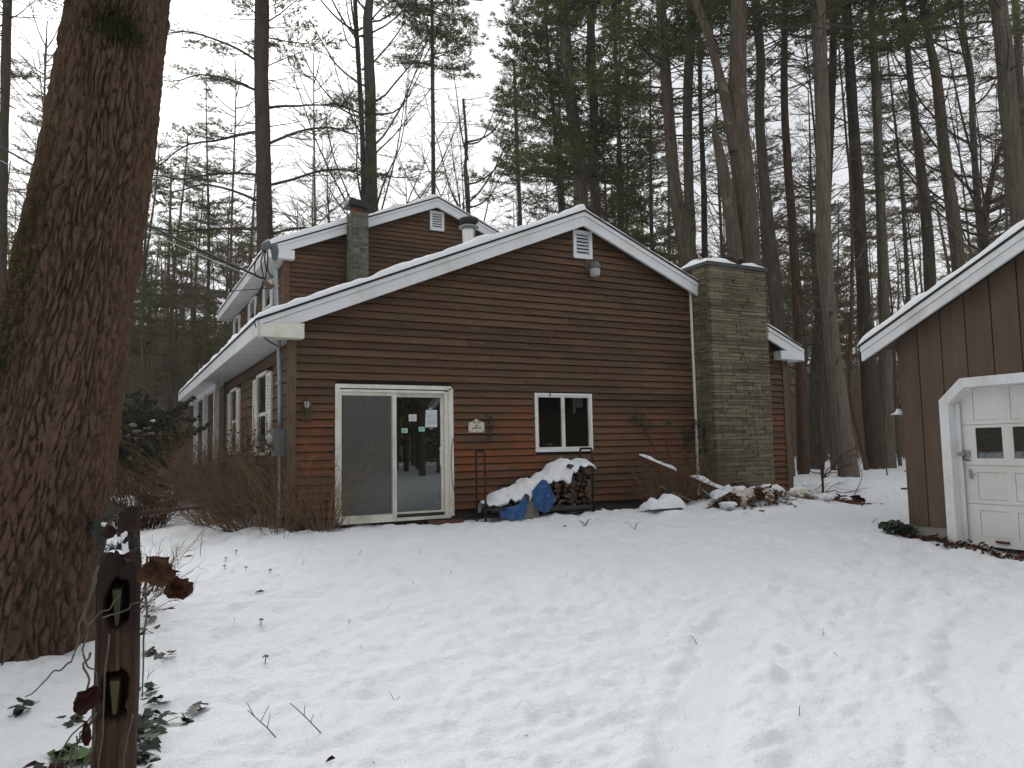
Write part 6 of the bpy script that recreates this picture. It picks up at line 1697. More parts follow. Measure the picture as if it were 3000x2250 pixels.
BK = {'pine': ['bark', 'bark', 'bark_dark', 'bark_pale'], 'bare': ['bark_pale', 'bark_dark'], 'snag': ['deadwood'], 'forkpine': ['bark']}
for i, (kind, pts, cz, bd, nd, lab) in enumerate(TREES):
    if 'front gable' in lab and cz: nd, cz = nd * .72, cz - 2.5
    nm = {'pine': 'pine_tree', 'forkpine': 'pine_tree', 'bare': 'bare_tree', 'snag': 'dead_snag'}[kind]
    bk = BK[kind][i % len(BK[kind])]
    if 'reddish' in lab or 'dark' in lab: bk = 'bark_red' if 'reddish' in lab else 'bark_dark'
    if 'grey pine' in lab or 'lichen' in lab: bk = 'bark_pale'
    if 'broken-topped' in lab: bk = 'bark_dark'
    t = tree(nm, 'pine' if kind == 'forkpine' else kind, pts, cz, bd, nd, lab, 300 + i, bark=M[bk])
    if kind == 'forkpine':
        for nmp, P in (('fork_limb', [(13.99, 13.99, 7.5, .15), (13.86, 14.06, 8.9, .14), (13.66, 14.16, 9.85, .116), (13.49, 14.25, 10.78, .107), (13.3, 14.35, 11.35, .098), (13.18, 14.42, 11.91, .09), (12.7, 14.7, 13.6, .06)]),
                       ('broken_stub', [(13.78, 13.9, 4.6, .20), (13.66, 13.9, 6.0, .17), (13.52, 13.92, 6.9, .15), (13.42, 13.96, 7.52, .125), (13.36, 13.99, 7.85, .10), (13.33, 14.0, 8.05, .035)])):
            m = MB(); trunk_mesh(m, smooth_path(P, 22), 77, 11); Pn = np.array(P)
            m.build(nmp, M['bark'], t, smooth=True)
    if 'drooping limbs' in lab:
        # the long bowed limbs of the pine behind the eave
        m = MB(); r = np.random.default_rng(5); ne = MB()
        X0, Y0 = pts[0][0], pts[0][1]
        for (z_, side, L, dz) in ((13.6, -1, 6.0, -1.6), (11.6, -1, 6.2, .6), (10.4, -1, 5.6, 1.5), (9.3, -1, 6.4, 1.5), (15.2, -1, 4.6, 2.2), (16.4, -1, 5, 2.8), (13.0, 1, 5.0, 1.4), (11.2, 1, 6.0, 1.2), (9.0, 1, 4.5, 1.3), (14.6, 1, 4.2, 1.6)):
            tt = np.linspace(0, 1, 12)
            yw = -side * .45 + r.uniform(-.5, .5)
            P = np.stack([X0 + side * L * tt * .88, Y0 + yw * L * tt, z_ + dz * .6 * tt + r.uniform(.1, .5) * np.sin(tt * math.pi) - r.uniform(.3, 1.3) * tt ** 2 + .45 * vn(tt * 4 + z_ * 3, tt * 0, seed=3) * tt], -1)
            m.tube(P, np.linspace(.062, .015, 12), 6)
            for q in range(20):
                k_ = r.integers(2, 12); az_ = math.atan2(-side * .45, side * .88) + r.uniform(-1, 1); L2 = r.uniform(.7, 1.9)
                if r.uniform() < .5: pr = LIVE[r.integers(8)]; place(m, pr, P[k_], az_, r.uniform(-.3, .3), L2); place_needles(ne, pr, P[k_], az_, 0, L2)
                else: place(m, DEAD[r.integers(8)], P[k_], az_, r.uniform(-.4, .3), L2)
        m.build('long_limbs', M['limb'], t, kind='stuff'); ne.build('sparse_needles', M['needle'], t, kind='stuff')
    if kind == 'bare':
        # ascending, arching boughs ending in fine twigs
        m = MB(); r = np.random.default_rng(900 + i); Pn = smooth_path(np.array(pts), 40)
        for q in range(16):
            z_ = r.uniform(6.5, min(20, pts[-1][2] - 2)); c = np.array([np.interp(z_, Pn[:, 2], Pn[:, k]) for k in range(3)])
            az_ = r.uniform(0, 6.28); L = r.uniform(3, 6.5); tt = np.linspace(0, 1, 9)
            P = c + np.stack([math.cos(az_) * L * .75 * tt ** .85, math.sin(az_) * L * .75 * tt ** .85, L * (.35 * tt + .6 * tt ** 2)], -1); P[:, :2] += .25 * vn(tt * 3 + q, tt * 0, seed=q)[:, None]
            m.tube(P, np.linspace(.05, .012, 9), 5)
            for w_ in range(8): place(m, DEAD[r.integers(8)], P[r.integers(3, 9)], az_ + r.uniform(-1.2, 1.2), r.uniform(.2, 1.1), r.uniform(.7, 1.7))
        m.build('boughs', M['limb'], t, kind='stuff')

# ------------------------------------------------------------------ slender trees deeper in the wood: a few kinds, copied with their parts
FA = math.atan2(0.4648, 0.8814)
def bare_proto(seed, h):
    r = np.random.default_rng(seed); tr = MB(); tw = MB()
    tt = np.linspace(0, 1, 14); P = np.stack([.35 * vn(tt * 2.2 + seed, tt * 0, seed=1) * tt, .35 * vn(tt * 2.2 + seed, tt * 0, seed=2) * tt, h * tt], -1)
    tr.tube(P, np.linspace(.085, .015, 14), 7)
    for q in range(34):
        t = r.uniform(.22, .97); c = np.array([np.interp(t, tt, P[:, k]) for k in range(3)]); az_ = r.uniform(0, 6.28); L = r.uniform(1.0, 2.8) * (1.15 - .6 * t)
        s = np.linspace(0, 1, 6); B = c + np.stack([math.cos(az_) * L * .8 * s ** .9, math.sin(az_) * L * .8 * s ** .9, L * (.3 * s + .45 * s ** 2)], -1)
        tw.tube(B, np.linspace(.022, .006, 6), 4, cap=False)
        for w_ in range(5): place(tw, DEAD[r.integers(8)], B[r.integers(1, 6)], az_ + r.uniform(-1.1, 1.1), r.uniform(-.1, .9), r.uniform(.45, 1.1))
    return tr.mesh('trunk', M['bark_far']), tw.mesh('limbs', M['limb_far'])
def pine_proto(seed, h, zc, small=False):
    r = np.random.default_rng(seed); tr = MB(); tw = MB(); ne = MB()
    tt = np.linspace(0, 1, 14); P = np.stack([.3 * vn(tt * 2 + seed, tt * 0, seed=1), .3 * vn(tt * 2 + seed, tt * 0, seed=2), h * tt], -1); P[0, :2] = 0
    tr.tube(P, np.linspace(.16 if not small else .09, .02, 14), 8)
    z = 2.0
    while z < h - .4:
        c = np.array([np.interp(z / h, tt, P[:, k]) for k in range(3)]); f = max(0, (z - zc) / (h - zc))
        for q in range(r.poisson(3.0 if z < zc else 4.2)):
            az_ = r.uniform(0, 6.28)
            if z < zc: place(tw, DEAD[r.integers(8)], c, az_, r.uniform(-.3, .2), r.uniform(.7, 2.0))
            else:
                pr = LIVE[r.integers(8)]; L = r.uniform(1.6, 2.7) * (1.05 - .85 * f) * (.75 if small else 1.); pi_ = r.uniform(-.2, .25)
                place(tw, pr, c, az_, pi_, L); place_needles(ne, pr, c, az_, pi_, L)
        z += r.uniform(.5, .8)
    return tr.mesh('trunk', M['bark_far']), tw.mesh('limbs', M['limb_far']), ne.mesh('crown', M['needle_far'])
BP = [bare_proto(500 + i, h) for i, h in enumerate((11, 13, 9, 15))]
PP = [pine_proto(520, 19, 8), pine_proto(521, 22, 11), pine_proto(522, 12, 4.6, True), pine_proto(523, 17, 6.5)]
rs = random.Random(77)
def in_house(x, y): return (1.0 < x < 14.2 and 10.5 < y < 30.5) or (8.0 < x < 17.5 and -1 < y < 8.2)
SPOTS = []
def scatter(n, r0, r1, a0, a1, kinds, gap):
    tries = 0; got = 0
    while got < n and tries < 4000:
        tries += 1
        r_ = math.sqrt(rs.uniform(r0 * r0, r1 * r1)); a = FA + rs.uniform(a0, a1); x, y = r_ * math.sin(a), r_ * math.cos(a)
        if in_house(x, y) or any((x - p[0]) ** 2 + (y - p[1]) ** 2 < gap * gap for p in SPOTS): continue
        SPOTS.append((x, y, rs.choice(kinds))); got += 1
scatter(54, 30, 56, -.66, -.02, ['b'], 1.4)
scatter(24, 30, 56, -.12, .66, ['b'], 1.5)
scatter(12, 26, 34, .22, .64, ['b'], 1.4)
scatter(11, 38, 62, -.66, -.16, ['p'], 2.6)
scatter(12, 36, 60, -.16, .66, ['p'], 2.4)
scatter(8, 30, 44, .12, .66, ['p'], 2.2)
scatter(5, 34, 52, -.62, -.32, ['s'], 2.4)
scatter(5, 36, 52, .25, .6, ['s'], 2.4)
# feathery young pines the photo shows beyond the eave
SPOTS += [(-.5, 34.5, 's2'), (1.2, 36.5, 's2'), (-2.6, 35, 's2'), (2.6, 39, 's2'), (.4, 41, 's2'), (3.6, 43, 's2')]
def mk(name, parts, names, x, y, sc, rz, label, group):
    t = thing(name, (x, y, H(x, y) - .08), label, 'tree', group); t.rotation_euler = (0, 0, rz); t.scale = (sc, sc, sc * rs.uniform(.95, 1.1))
    for me, nm in zip(parts, names):
        o = bpy.data.objects.new(nm, me); COL.objects.link(o); o.parent = t
        if nm != 'trunk': o['kind'] = 'stuff'
    return t
for x, y, k in SPOTS:
    rz_ = rs.uniform(0, 6.28)
    if k == 'b': mk('bare_tree', rs.choice(BP), ('trunk', 'limbs'), x, y, rs.uniform(.8, 1.35), rz_, 'thin leafless tree deep in the wood behind the house', 'thin leafless trees deep in the wood')
    elif k == 'p': mk('pine_tree', rs.choice([PP[0], PP[1], PP[3]]), ('trunk', 'limbs', 'crown'), x, y, rs.uniform(.85, 1.2), rz_, 'tall pine deep in the wood behind the nearer trunks', 'tall pines deep in the wood')
    else: mk('pine_tree', PP[2], ('trunk', 'limbs', 'crown'), x, y, rs.uniform(.8, 1.1) * (1.35 if k == 's2' else 1), rz_, 'bushy young pine among the deep bare trees', 'young pines in the understorey')

# ------------------------------------------------------------------ the far wood that reads as one mass, and the wood behind the photographer
def far_woods():
    r = np.random.default_rng(88); tk = MB(); tw = MB(); ne = MB(); lf = []
    def ang(n, full):
        return np.where(r.uniform(size=n) < full, r.uniform(-math.pi, math.pi, n), FA + r.uniform(-.72, .72, n))
    n = 520
    rad = np.sqrt(r.uniform(48 ** 2, 105 ** 2, n)); a = ang(n, .30)
    for R_, A_ in zip(rad, a):
        x, y = R_ * math.sin(A_), R_ * math.cos(A_); g = -1.6 + .15 * max(0, R_ - 66)
        h = r.uniform(9, 22); w_ = r.uniform(.07, .22); t = np.linspace(0, 1, 5)
        P = np.stack([x + .5 * vn(t * 2 + x, t * 0, seed=1), y + .5 * vn(t * 2 + y, t * 0, seed=2), g + h * t], -1)
        tk.tube(P, np.linspace(w_, w_ * .3, 5), 5, cap=False)
        for q in range(3):
            c = P[0] + (P[-1] - P[0]) * r.uniform(.12, .9); place(tw, DEAD[r.integers(8)], c, r.uniform(0, 6.28), r.uniform(-.2, .6), r.uniform(1.5, 4.2))
        if r.uniform() < .40:
            for q in range(13):
                c = P[0] + (P[-1] - P[0]) * r.uniform(.38, 1.0); pr = LIVE[r.integers(8)]; az_ = r.uniform(0, 6.28); L = r.uniform(1.8, 3.6)
                v = pr[2].reshape(-1, 3, 3)[::6]; ctr = v.mean(1, keepdims=True); v = (ctr + (v - ctr) * 2.6).reshape(-1, 3) * L @ rot_align(az_, 0.) + c
                ne.add(v, np.arange(len(v)).reshape(-1, 3))
    # brown understorey: thickets of thin stems, some still holding tan leaves
    th = []; tg = []
    m = 9000; rad = np.sqrt(r.uniform(37 ** 2, 125 ** 2, m)); a = ang(m, .30)
    for i, (R_, A_) in enumerate(zip(rad, a)):
        x, y = R_ * math.sin(A_), R_ * math.cos(A_)
        if in_house(x, y): continue
        g = float(gh_base(x, y)) - .1 if R_ < 60 else float(hill_rise(R_, A_)) - .2
        h = r.uniform(1.5, 4.2) * (1 + .9 * min(1, max(0, (R_ - 42) / 30))); nn = 15
        c = np.array([x, y, g]) + r.normal(0, 1, (nn, 3)) * np.array([.6, .6, 0]); c[:, 2] += r.uniform(0, .55, nn) * h * (np.arange(nn) % 3 > 0)
        d = r.normal(0, .36, (nn, 3)); d[:, 2] = r.uniform(.25, 1, nn); d *= h * r.uniform(.4, 1, nn)[:, None] * .8
        e = np.cross(d, r.normal(0, 1, (nn, 3))); e /= np.linalg.norm(e, axis=1)[:, None]; w_ = .010 + .00032 * R_
        (th if i % 3 else tg).append(np.stack([c - e * w_, c + e * w_, c + d], 1).reshape(-1, 3))
        if r.uniform() < .30:
            nn = 26; c = np.array([x, y, g + h * .5]) + r.normal(0, 1, (nn, 3)) * np.array([h * .22, h * .22, h * .25]); d = r.normal(0, 1, (nn, 3)); d /= np.linalg.norm(d, axis=1)[:, None]; e = np.cross(d, r.normal(0, 1, (nn, 3))); e /= np.linalg.norm(e, axis=1)[:, None]
            lf.append(np.stack([c - e * .05, c + e * .05, c + d * .14], 1).reshape(-1, 3))
    for i in range(1100):
        A_ = FA + r.uniform(-.64, -.36); R_ = math.sqrt(r.uniform(23 ** 2, 40 ** 2)); x, y = R_ * math.sin(A_), R_ * math.cos(A_)
        if in_house(x, y): continue
        g = float(gh_base(x, y)) - .1; h = r.uniform(1.2, 3.6); nn = 12; c = np.array([x, y, g]) + r.normal(0, 1, (nn, 3)) * np.array([.5, .5, 0]); c[:, 2] += r.uniform(0, .5, nn) * h * (np.arange(nn) % 3 > 0)
        d = r.normal(0, .34, (nn, 3)); d[:, 2] = r.uniform(.25, 1, nn); d *= h * r.uniform(.4, 1, nn)[:, None] * .8
        e = np.cross(d, r.normal(0, 1, (nn, 3))); e /= np.linalg.norm(e, axis=1)[:, None]; w_ = .011
        (th if i % 2 else tg).append(np.stack([c - e * w_, c + e * w_, c + d], 1).reshape(-1, 3))
    # the nearer wood edge behind the photographer, needled to the ground
    bk = []
    for i in range(1300):
        R_ = r.uniform(19, 48); A_ = FA + math.pi + r.uniform(-1.25, 1.25); x, y = R_ * math.sin(A_), R_ * math.cos(A_); c = np.array([x, y, r.uniform(-.6, 13.)]); pr = LIVE[r.integers(8)]; L = r.uniform(2.4, 4.2)
        v = pr[2].reshape(-1, 3, 3)[::8]; ctr = v.mean(1, keepdims=True); v = (ctr + (v - ctr) * 3.6).reshape(-1, 3) * L @ rot_align(r.uniform(0, 6.28), 0.) + c; bk.append(v)
        if i % 9 == 0: tk.tube([(x, y, -1.7), (x, y, 6), (x, y, 14)], [.2, .16, .08], 6, cap=False)
    bk = np.concatenate(bk); ne.add(bk, np.arange(len(bk)).reshape(-1, 3))
    lf = np.concatenate(lf); th = np.concatenate(th); tg = np.concatenate(tg)
    b = MB(); b.V = tk.V + [v for v in tw.V] + ne.V + [lf, th, tg]
    off = 0; F = []; Mx = []
    for src, mi in ((tk, 0), (tw, 1), (ne, 2)):
        for f, v in zip(src.F, src.V): F.append(f + off); Mx.append(mi)
        off += src.n
    F.append(np.arange(len(lf)).reshape(-1, 3) + off); Mx.append(3); off += len(lf)
    F.append(np.arange(len(th)).reshape(-1, 3) + off); Mx.append(1); off += len(th)
    F.append(np.arange(len(tg)).reshape(-1, 3) + off); Mx.append(4); off += len(tg)
    b.F = F; b.M = Mx; b.n = off
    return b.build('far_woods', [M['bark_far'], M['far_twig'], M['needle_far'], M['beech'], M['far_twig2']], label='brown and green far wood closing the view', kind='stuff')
far_woods()

# ------------------------------------------------------------------ thin winter air: far trees pale a little
def haze():
    m = bpy.data.materials.new('thin_winter_air'); m.use_nodes = True; nt = m.node_tree; nt.nodes.clear()
    o = nt.nodes.new('ShaderNodeOutputMaterial'); v = nt.nodes.new('ShaderNodeVolumePrincipled')
    v.inputs['Color'].default_value = (.95, .94, .92, 1); v.inputs['Density'].default_value = .0007; v.inputs['Anisotropy'].default_value = .1
    nt.links.new(v.outputs[0], o.inputs['Volume'])
    b = MB(); b.box(-340, 340, -340, 340, -6.0, 48.0)
    b.build('haze', m, label='thin pale winter haze between the trees', kind='stuff')
haze()

# ------------------------------------------------------------------ shrubs, vines and small growth
def shrub(name, label, bases, n, L, spread, mat, seed, rise=(.6, 1.4), droop=.25, r0=.006, lean=(0, 0), twigs=4, sides=3, cat='shrub', zmax=None):
    r = np.random.default_rng(seed); m = MB()
    for bx, by, br, k in bases:
        for q in range(int(n * k)):
            a = r.uniform(0, 6.28); rad = br * math.sqrt(r.uniform()); x, y = bx + rad * math.cos(a), by + rad * math.sin(a); g = H(x, y) - .03 if q % 7 == 0 else float(gh_base(x, y)) - .02
            ln = L * r.uniform(.55, 1.15); out_ = r.uniform(.1, 1) * spread; el = r.uniform(*rise); t = np.linspace(0, 1, 7)
            dx, dy = math.cos(a) * out_ + lean[0], math.sin(a) * out_ + lean[1]
            P = np.stack([x + dx * ln * t, y + dy * ln * t, g + ln * (math.sin(el) * t - droop * t * t)], -1); P += .045 * ln * np.stack([vn(t * 4 + q, t * 0, seed=s_) for s_ in (1, 2, 3)], -1) * t[:, None]
            m.tube(P, np.linspace(r0, r0 * .3, 7), sides, cap=False)
            for w_ in range(r.integers(1, twigs + 1)):
                c = P[r.integers(2, 7)]; s = np.linspace(0, 1, 4); l2 = ln * r.uniform(.15, .4); d = np.array([dx, dy, math.sin(el)]) + r.normal(0, .55, 3); d /= np.linalg.norm(d)
                B = c + s[:, None] * d * l2; B[1:] += r.normal(0, .04 * l2, (3, 3)); m.tube(B, np.linspace(r0 * .5, r0 * .2, 4), 3, cap=False)
    return m.build(name, mat, label=label, cat=cat)
shrub('bare_shrub', 'big tangled brown shrub at the left front corner of the house', [(1.95, 12.6, .40, 1.0), (1.75, 13.9, .5, 1.0), (2.45, 11.75, .25, .5)], 200, 1.95, .8, M['twig_tan'], 1, (.3, 1.5), .2, .0048, (-.14, -.05), twigs=8)
shrub('bare_shrub', 'long brown thicket along the left wall under the shuttered windows', [(1.95, 15.4, .35, 1.0), (1.95, 17.2, .35, 1.0), (1.9, 19.3, .4, .9), (1.9, 21.5, .5, .6)], 190, 1.35, .5, M['twig'], 2, (.5, 1.4), .15, .007)
shrub('bare_shrub', 'sparse thin shrub before the siding next to the sliding door', [(2.75, 11.25, .25, 1), (2.2, 11.6, .3, .6)], 70, 1.4, .6, M['twig_tan'], 3, (.5, 1.4), .12, .005)
shrub('bare_shrub', 'open red brown shrub in the snow behind the fence posts', [(.55, 15.3, .35, 1), (.25, 15.0, .3, .5)], 95, 1.25, .65, M['twig_red'], 4, (.4, 1.35), .12, .009, twigs=7, sides=4)
shrub('bare_shrub', 'brown leafy-stemmed thicket between the giant trunk and the open red brown shrub', [(-.35, 16.2, .4, 1), (-.1, 17.6, .5, .6)], 70, 1.3, .6, M['twig_tan'], 5, (.5, 1.4), .15, .006, twigs=6)
shrub('bare_shrub', 'bare brown bush against the siding beside the stone chimney', [(9.05, 11.0, .28, 1), (8.75, 10.95, .2, .5), (9.75, 10.9, .2, .5)], 80, 1.25, .62, M['twig_tan'], 6, (.5, 1.4), .12, .006, twigs=6)
shrub('bare_shrub', 'twiggy red brown litter bush low at the giant trunk', [(-.05, 7.7, .35, 1), (.1, 8.6, .4, .8)], 70, .75, .7, M['twig_red'], 7, (.3, 1.2), .2, .005, twigs=5)
def small_tree():
    x, y = 13.0, 10.95; g = H(x, y); r = np.random.default_rng(3); m = MB()
    m.tube([(x, y, g - .1), (x + .01, y, g + .35), (x + .06, y, g + .62)], [.028, .024, .02], 6)
    for (d, L, e) in ((-.5, .8, .9), (.3, 1.1, .35), (.1, 1.0, .25), (.9, .9, .55), (-.2, .6, .1), (2.6, .5, .5), (.6, .7, .9)):
        t = np.linspace(0, 1, 7); P = np.array([x + .04, y, g + .45]) + np.stack([math.cos(d) * L * t, math.sin(d) * L * t, L * e * t + .1 * vn(t * 3 + d, t * 0)], -1); m.tube(P, np.linspace(.014, .004, 7), 4)
        for q in range(3): place(m, DEAD[q], P[3 + q], d + r.uniform(-.8, .8), r.uniform(-.1, .5), L * .6)
    m.build('bare_sapling', M['twig_red'], label='small dark branching sapling at the far front corner of the house', cat='sapling')
small_tree()
def sapling(x, y, h, label, mat, seed, r0=.02, leanx=.05):
    t = np.linspace(0, 1, 9); g = H(x, y); P = np.stack([x + leanx * h * t + .05 * vn(t * 3 + seed, t * 0), y + .05 * vn(t * 3 + seed, t * 0, seed=2), g - .1 + h * t], -1); m = MB(); m.tube(P, np.linspace(r0, r0 * .35, 9), 5); r = np.random.default_rng(seed)
    for q in range(5): place(m, DEAD[r.integers(8)], P[r.integers(3, 9)], r.uniform(0, 6), r.uniform(0, .8), r.uniform(.3, .7))
    m.build('sapling', mat, label=label, cat='sapling')
sapling(16.2, 13.6, 2.0, 'brown sapling leaning beside the big curved-butt trunk', M['twig_red'], 4, .035, -.06)
sapling(18.3, 13.3, 3.0, 'pale straight sapling in front of the twin pine', M['twig_tan'], 6, .022, -.04)
sapling(15.4, 13.9, 2.4, 'grey sapling close behind the house corner sapling', M['twig_grey'], 9, .02, .03)
# dark evergreen shrub with snow on its sprays
def evergreen():
    t = thing('evergreen_shrub', (.9, 18.6, -1.35), 'dark spreading evergreen shrub with snow on its sprays under the porch eave', 'evergreen shrub')
    r = np.random.default_rng(41); st = MB(); ne = MB(); sn = MB()
    for q in range(200):
        az_ = r.uniform(0, 6.28); h = r.uniform(-1.0, .1) ; c = np.array([.45 + r.normal(0, .40), 18.8 + r.normal(0, .6), h + r.normal(.35, .5)])
        top = .6 + .85 * math.exp(-((c[0] - .75) / .5) ** 2)
        c[2] = min(c[2], top - .1); L = r.uniform(.45, .95); pr = LIVE[r.integers(8)]; pi_ = r.uniform(-.05, .5)
        place(st, pr, c, az_, pi_, L)
        v = pr[2].reshape(-1, 3, 3); ctr = v.mean(1, keepdims=True); v = (ctr + (v - ctr) * 1.5).reshape(-1, 3) * L @ rot_align(az_, pi_) + c; ne.add(v, np.arange(len(v)).reshape(-1, 3))
    st.tube([(.75, 18.8, -1.5), (.8, 18.8, -.6), (.9, 18.7, .4)], [.08, .06, .03], 6)
    st.build('limbs', M['limb'], t); ne.build('crown', M['yew'], t)
    for i, (x, z_, s_) in enumerate(((.18, .60, .06), (.33, .64, .05), (.42, .50, .07), (.25, .42, .05), (.62, .56, .07), (.45, .34, .05), (.05, .46, .04), (.75, .72, .04), (.55, .42, .05), (.12, .5, .03), (.7, .45, .04))):
        tag(inst(CL[i % 4], 'snow_patch', None, (x, 18.15, z_), (s_, .10, .028), (0, .35, i)), 'snow patch lying on the sprays of the dark evergreen shrub', 'snow patch', 'snow on the evergreen shrub')
evergreen()
# vines climbing the siding and the chimney
m = MB(); r = np.random.default_rng(51)
def vine_on(m, P, r0): 
    P = np.array(P, float); t = np.linspace(0, len(P) - 1, 20); Q = np.stack([np.interp(t, range(len(P)), P[:, i]) for i in range(3)], -1); Q[:, 0] += .02 * vn(t * 2.1 + P[0, 0] * 7, t * 0); Q[:, 2] += .02 * vn(t * 2.3, t * 0, seed=2); m.tube(Q, np.linspace(r0, r0 * .5, 20), 4)
yv = HY - .045
for P in (((9.4, yv, -1.0), (9.3, yv, -.3), (9.1, yv, .1), (8.85, yv, .45), (8.7, yv, .62), (8.62, yv - .04, .5)), ((9.3, yv, -.3), (9.6, yv, .05), (9.8, yv, .3), (10.0, yv, .42)), ((9.5, yv, -.9), (9.55, yv, -.1), (9.35, yv, .35)), ((9.15, yv, .0), (9.0, yv, .25), (9.05, yv, .55)), ((9.9, yv, -.9), (9.95, yv, .2), (10.1, yv, .9)), ((9.7, yv, -.8), (9.5, yv, .0), (9.6, yv, .5))): vine_on(m, P, .008)
m.build('climbing_vine', M['twig'], label='thin bare vine climbing the siding toward the stone chimney', cat='vine')
m = MB()
yc = CY0 - .03
for q in range(15):
    x = r.uniform(10.4, 11.75); z_ = r.uniform(-1.0, 1.0); top = r.uniform(1.2, 3.3); vine_on(m, ((x, yc, z_), (x + r.uniform(-.15, .15), yc, (z_ + top) / 2), (x + r.uniform(-.3, .3), yc, top)), r.uniform(.004, .008))
for q in range(5):
    y = r.uniform(11.2, 11.55); vine_on(m, ((CX0 - .035, y, -.8), (CX0 - .035, y + .05, .6), (CX0 - .035, y - .02, 2.4 + q * .2)), .008)
m.build('climbing_vine', M['twig_grey'], label='web of dead vine stems clinging to the stone chimney', cat='vine')
def leafy(label, spots, seed, size, mat):
    r = np.random.default_rng(seed); m = MB()
    for (x, y, z_, s_, n) in spots:
        for q in range(n):
            c = np.array([x, y, z_]) + r.normal(0, 1, 3) * s_ * np.array([1, .25, 1]); L = size * r.uniform(.6, 1.3); u = r.normal(0, 1, 3); u /= np.linalg.norm(u); v_ = np.cross(u, [0.2, -1, .1]); v_ /= np.linalg.norm(v_) + 1e-6
            m.poly([tuple(c - u * L), tuple(c + v_ * L * .5), tuple(c + u * L), tuple(c - v_ * L * .5)])
    return m.build('ivy', mat, label=label, cat='ivy')
leafy('dark ivy climbing the side of the stone chimney next to the siding', [(10.27, 11.35, -.1, .13, 90), (10.27, 11.4, .25, .10, 60), (10.27, 11.3, -.5, .10, 50), (10.1, 11.5, .38, .10, 50), (9.95, 11.55, .1, .08, 25)], 5, .035, M['leaf_green'])
leafy('green vine leaves sprawling on the siding between the window and the chimney', [(8.72, 11.56, .58, .06, 24), (8.85, 11.56, .47, .06, 26), (9.0, 11.56, .34, .07, 30), (9.5, 11.56, .42, .07, 18), (8.6, 11.56, .5, .05, 12)], 6, .03, M['leaf_green'])
leafy('moss green vine wisp on the siding beside the house sign', [(5.66, 11.60, .50, .05, 60), (5.69, 11.60, .36, .04, 36), (5.67, 11.60, .22, .035, 26)], 7, .018, M['leaf_green'])
leafy('leafy vine scrambling at the sill of the shuttered window by the meter', [(2.22, 13.2, .1, .16, 40), (2.22, 13.9, .0, .2, 40), (2.2, 14.6, .05, .18, 30), (2.2, 17.3, .1, .2, 40), (2.2, 12.5, .2, .12, 24)], 8, .04, M['leaf_green'])
m = MB()
for q in range(26):
    y = 12.0 + q * .27; z_ = -.9; vine_on(m, ((2.27, y, z_), (2.26, y + r.uniform(-.3, .3), z_ + .6), (2.25, y + r.uniform(-.5, .5), z_ + r.uniform(.9, 1.9))), .008)
m.build('climbing_vine', M['twig'], label='wiry bare vine on the left wall below the shuttered windows', cat='vine')

# ------------------------------------------------------------------ twigs, stalks and leaves in the snow
rs = random.Random(5)
def twig(x, y, h, ax, ay, forks, label, r0=.0035, group=None, mat=None):
    g = H(x, y); t = np.linspace(0, 1, 6); P = np.stack([x + ax * t + .01 * vn(t * 4 + x * 9, t * 0), y + ay * t, g - .02 + h * t ** .9], -1); m = MB(); m.tube(P, np.linspace(r0, r0 * .6, 6), 4)
    for q in range(forks):
        c = P[2 + q % 4]; m.tube([c, c + np.array([rs.uniform(-.04, .05), rs.uniform(-.02, .02), rs.uniform(.03, .08)])], [r0 * .7, r0 * .4], 4)
    return m.build('twig', mat or M['twig_grey'], label=label, cat='twig', group=group)
twig(.80, 4.17, .17, -.16, .06, 3, 'forked bare twig in the snow in front of the fence post, nearer the post')
twig(1.01, 4.10, .18, -.17, .07, 2, 'forked bare twig in the snow, the one farther from the fence post')
GT = 'single twigs poking out of the snow field'
for px in range(40):
    r_ = math.sqrt(rs.uniform(3.0 ** 2, 9.5 ** 2)); a = FA + rs.uniform(-.52, .42); x, y = r_ * math.sin(a), r_ * math.cos(a)
    if in_house(x, y) or y > 10.4: continue
    twig(x, y, rs.choice([.012, .015, .02, .03, .06, .09]), rs.uniform(-.08, .08), rs.uniform(-.05, .05), rs.choice([0, 0, 1]), 'thin single twig poking out of the open snow field', .0028, GT)
for (x, y, h) in ((.98, 10.3, .32), (.75, 10.9, .2), (2.6, 10.9, .22), (3.0, 10.8, .20), (2.1, 10.8, .16)):
    twig(x, y, h, .01, .0, 1, 'thin dead stalk with a drooping tip standing in the snow before the shrub', .004, 'dead stalks before the shrub')
for (x, y) in ((1.2, 9.64), (1.11, 9.03), (1.35, 9.9), (1.3, 8.78), (1.53, 8.63), (1.09, 6.54), (.94, 5.45)):
    g = H(x, y); m = MB(); m.tube([(x, y, g - .02), (x + .004, y, g + .06)], .0032, 4)
    for q in range(5):
        a = q * 1.26; u = np.array([math.cos(a), math.sin(a), -.5]); c = np.array([x + .004, y, g + .06]); s_ = np.cross(u, [0, 0, 1.]); m.poly([tuple(c), tuple(c + u * .016 + s_ * .011), tuple(c + u * .033), tuple(c + u * .016 - s_ * .011)])
    m.build('seedling', M['leaf_green'], label='tiny umbrella-shaped seedling standing in the snow near the fence', cat='seedling', group='tiny seedlings in the snow')
twl = [(5.9, 9.6, .05, 'small dark bark chip lying on the snow before the sliding door'), (.96, 3.77, .028, 'pinkish curled leaf on the snow at the bottom middle of the yard'), (.63, 9.2, .06, 'rust red leaf with a stalk on the snow beside the big crinkled leaf'), (1.28, 7.75, .05, 'dark pointed leaf on the snow between the seedlings and the twigs'), (.85, 10.4, .07, 'dark leaf on the snow just past the farther fence post'), (.47, 7.5, .06, 'folded dark leaf on the snow nearest the fence ivy'), (-.31, 4.31, .04, 'red leaf scrap on the snow toward the giant tree')]
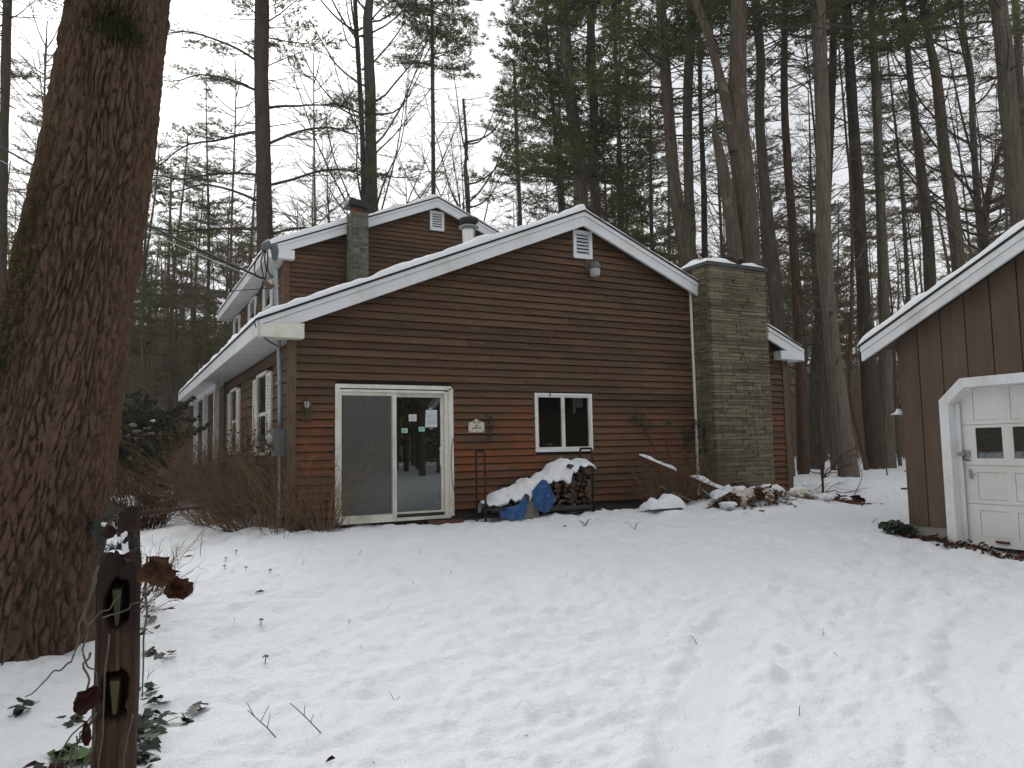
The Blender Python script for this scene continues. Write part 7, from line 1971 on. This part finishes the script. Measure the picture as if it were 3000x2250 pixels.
for i, (x, y, s_, lab) in enumerate(twl):
    g = H(x, y); m = MB(); m.poly([(x - s_, y, g + .006), (x - s_ * .3, y - s_ * .3, g + .012), (x + s_ * .4, y - s_ * .22, g + .02), (x + s_, y + .01, g + .012), (x + s_ * .3, y + s_ * .35, g + .03), (x - s_ * .4, y + s_ * .3, g + .02)]); pass
    m.build('fallen_leaf', M['leaf_red' if 'red' in lab or 'pink' in lab else 'leaf_brown'], label=lab, cat='leaf')
# grass tufts melting through
for i, (x, y, lab) in enumerate(((6.05, 9.3, 'dry grass tuft in the snow before the firewood rack'), (6.7, 9.0, 'pair of bent stalks in the snow before the right loop of the rack'))):
    m = MB(); g = H(x, y); r = np.random.default_rng(i)
    for q in range(9 if i == 0 else 4):
        a = r.uniform(0, 6.28); L = r.uniform(.08, .17); m.tube([(x + r.normal(0, .03), y, g - .01), (x + math.cos(a) * L * .5, y, g + L * .6), (x + math.cos(a) * L, y + .02, g + L * .7)], [.004, .003, .002], 3)
    m.build('grass_tuft', M['twig'], label=lab, cat='grass tuft')
def branch(label, A, B, n, r0, seed):
    r = np.random.default_rng(seed); P = wig(A, B, 14, .10, seed); P[:, 2] = np.maximum(P[:, 2], [H(p[0], p[1]) + .012 for p in P]); m = MB(); m.tube(P, np.linspace(r0, r0 * .3, 14), 5)
    az0 = math.atan2(B[1] - A[1], B[0] - A[0])
    for q in range(n): place(m, DEAD[r.integers(8)], P[r.integers(2, 13)], az0 + r.uniform(-.7, .7), r.uniform(0, .35), r.uniform(.3, .8))
    m.build('fallen_branch', M['twig_red'], label=label, cat='branch')
branch('long fallen branch lying on the snow between the rubble heap and the garage', (11.3, 10.2, -1.0), (13.6, 10.6, -1.0), 6, .016, 3)
branch('thin branch standing up out of the snow beside the wine red leaf cluster', (12.6, 9.9, -1.05), (13.5, 10.3, -.35), 2, .010, 5)
branch('fallen branch half sunk in snow beyond the long fallen branch', (14.6, 10.3, -1.0), (16.6, 10.6, -.98), 5, .022, 7)
branch('fallen twiggy branch at the foot of the twin pine', (19.6, 13.7, -.95), (21.2, 13.9, -.9), 6, .02, 9)
branch('wiry branches spilling from the rubble heap to the house corner', (12.2, 10.6, -1.0), (11.6, 10.2, -1.0), 6, .010, 11)
# snow-laden log in the wood edge behind the photographer: it shows in the door glass
P = np.array([(2.0, -5.0, -1.3), (5.5, -6.2, -1.25), (9.0, -7.0, -1.3)]); m = MB(); m.tube(P, [.22, .20, .16], 9); m.build('log', M['log_bark'], label='long fallen log with snow seen only as a reflection in the door glass', cat='log')
snow_blob([(1.9, 9.1, -7.0 - .1, -5.0 + .1, -1.4, .10)], 91, 'snow drift by the log mirrored in the door glass', res=.2)
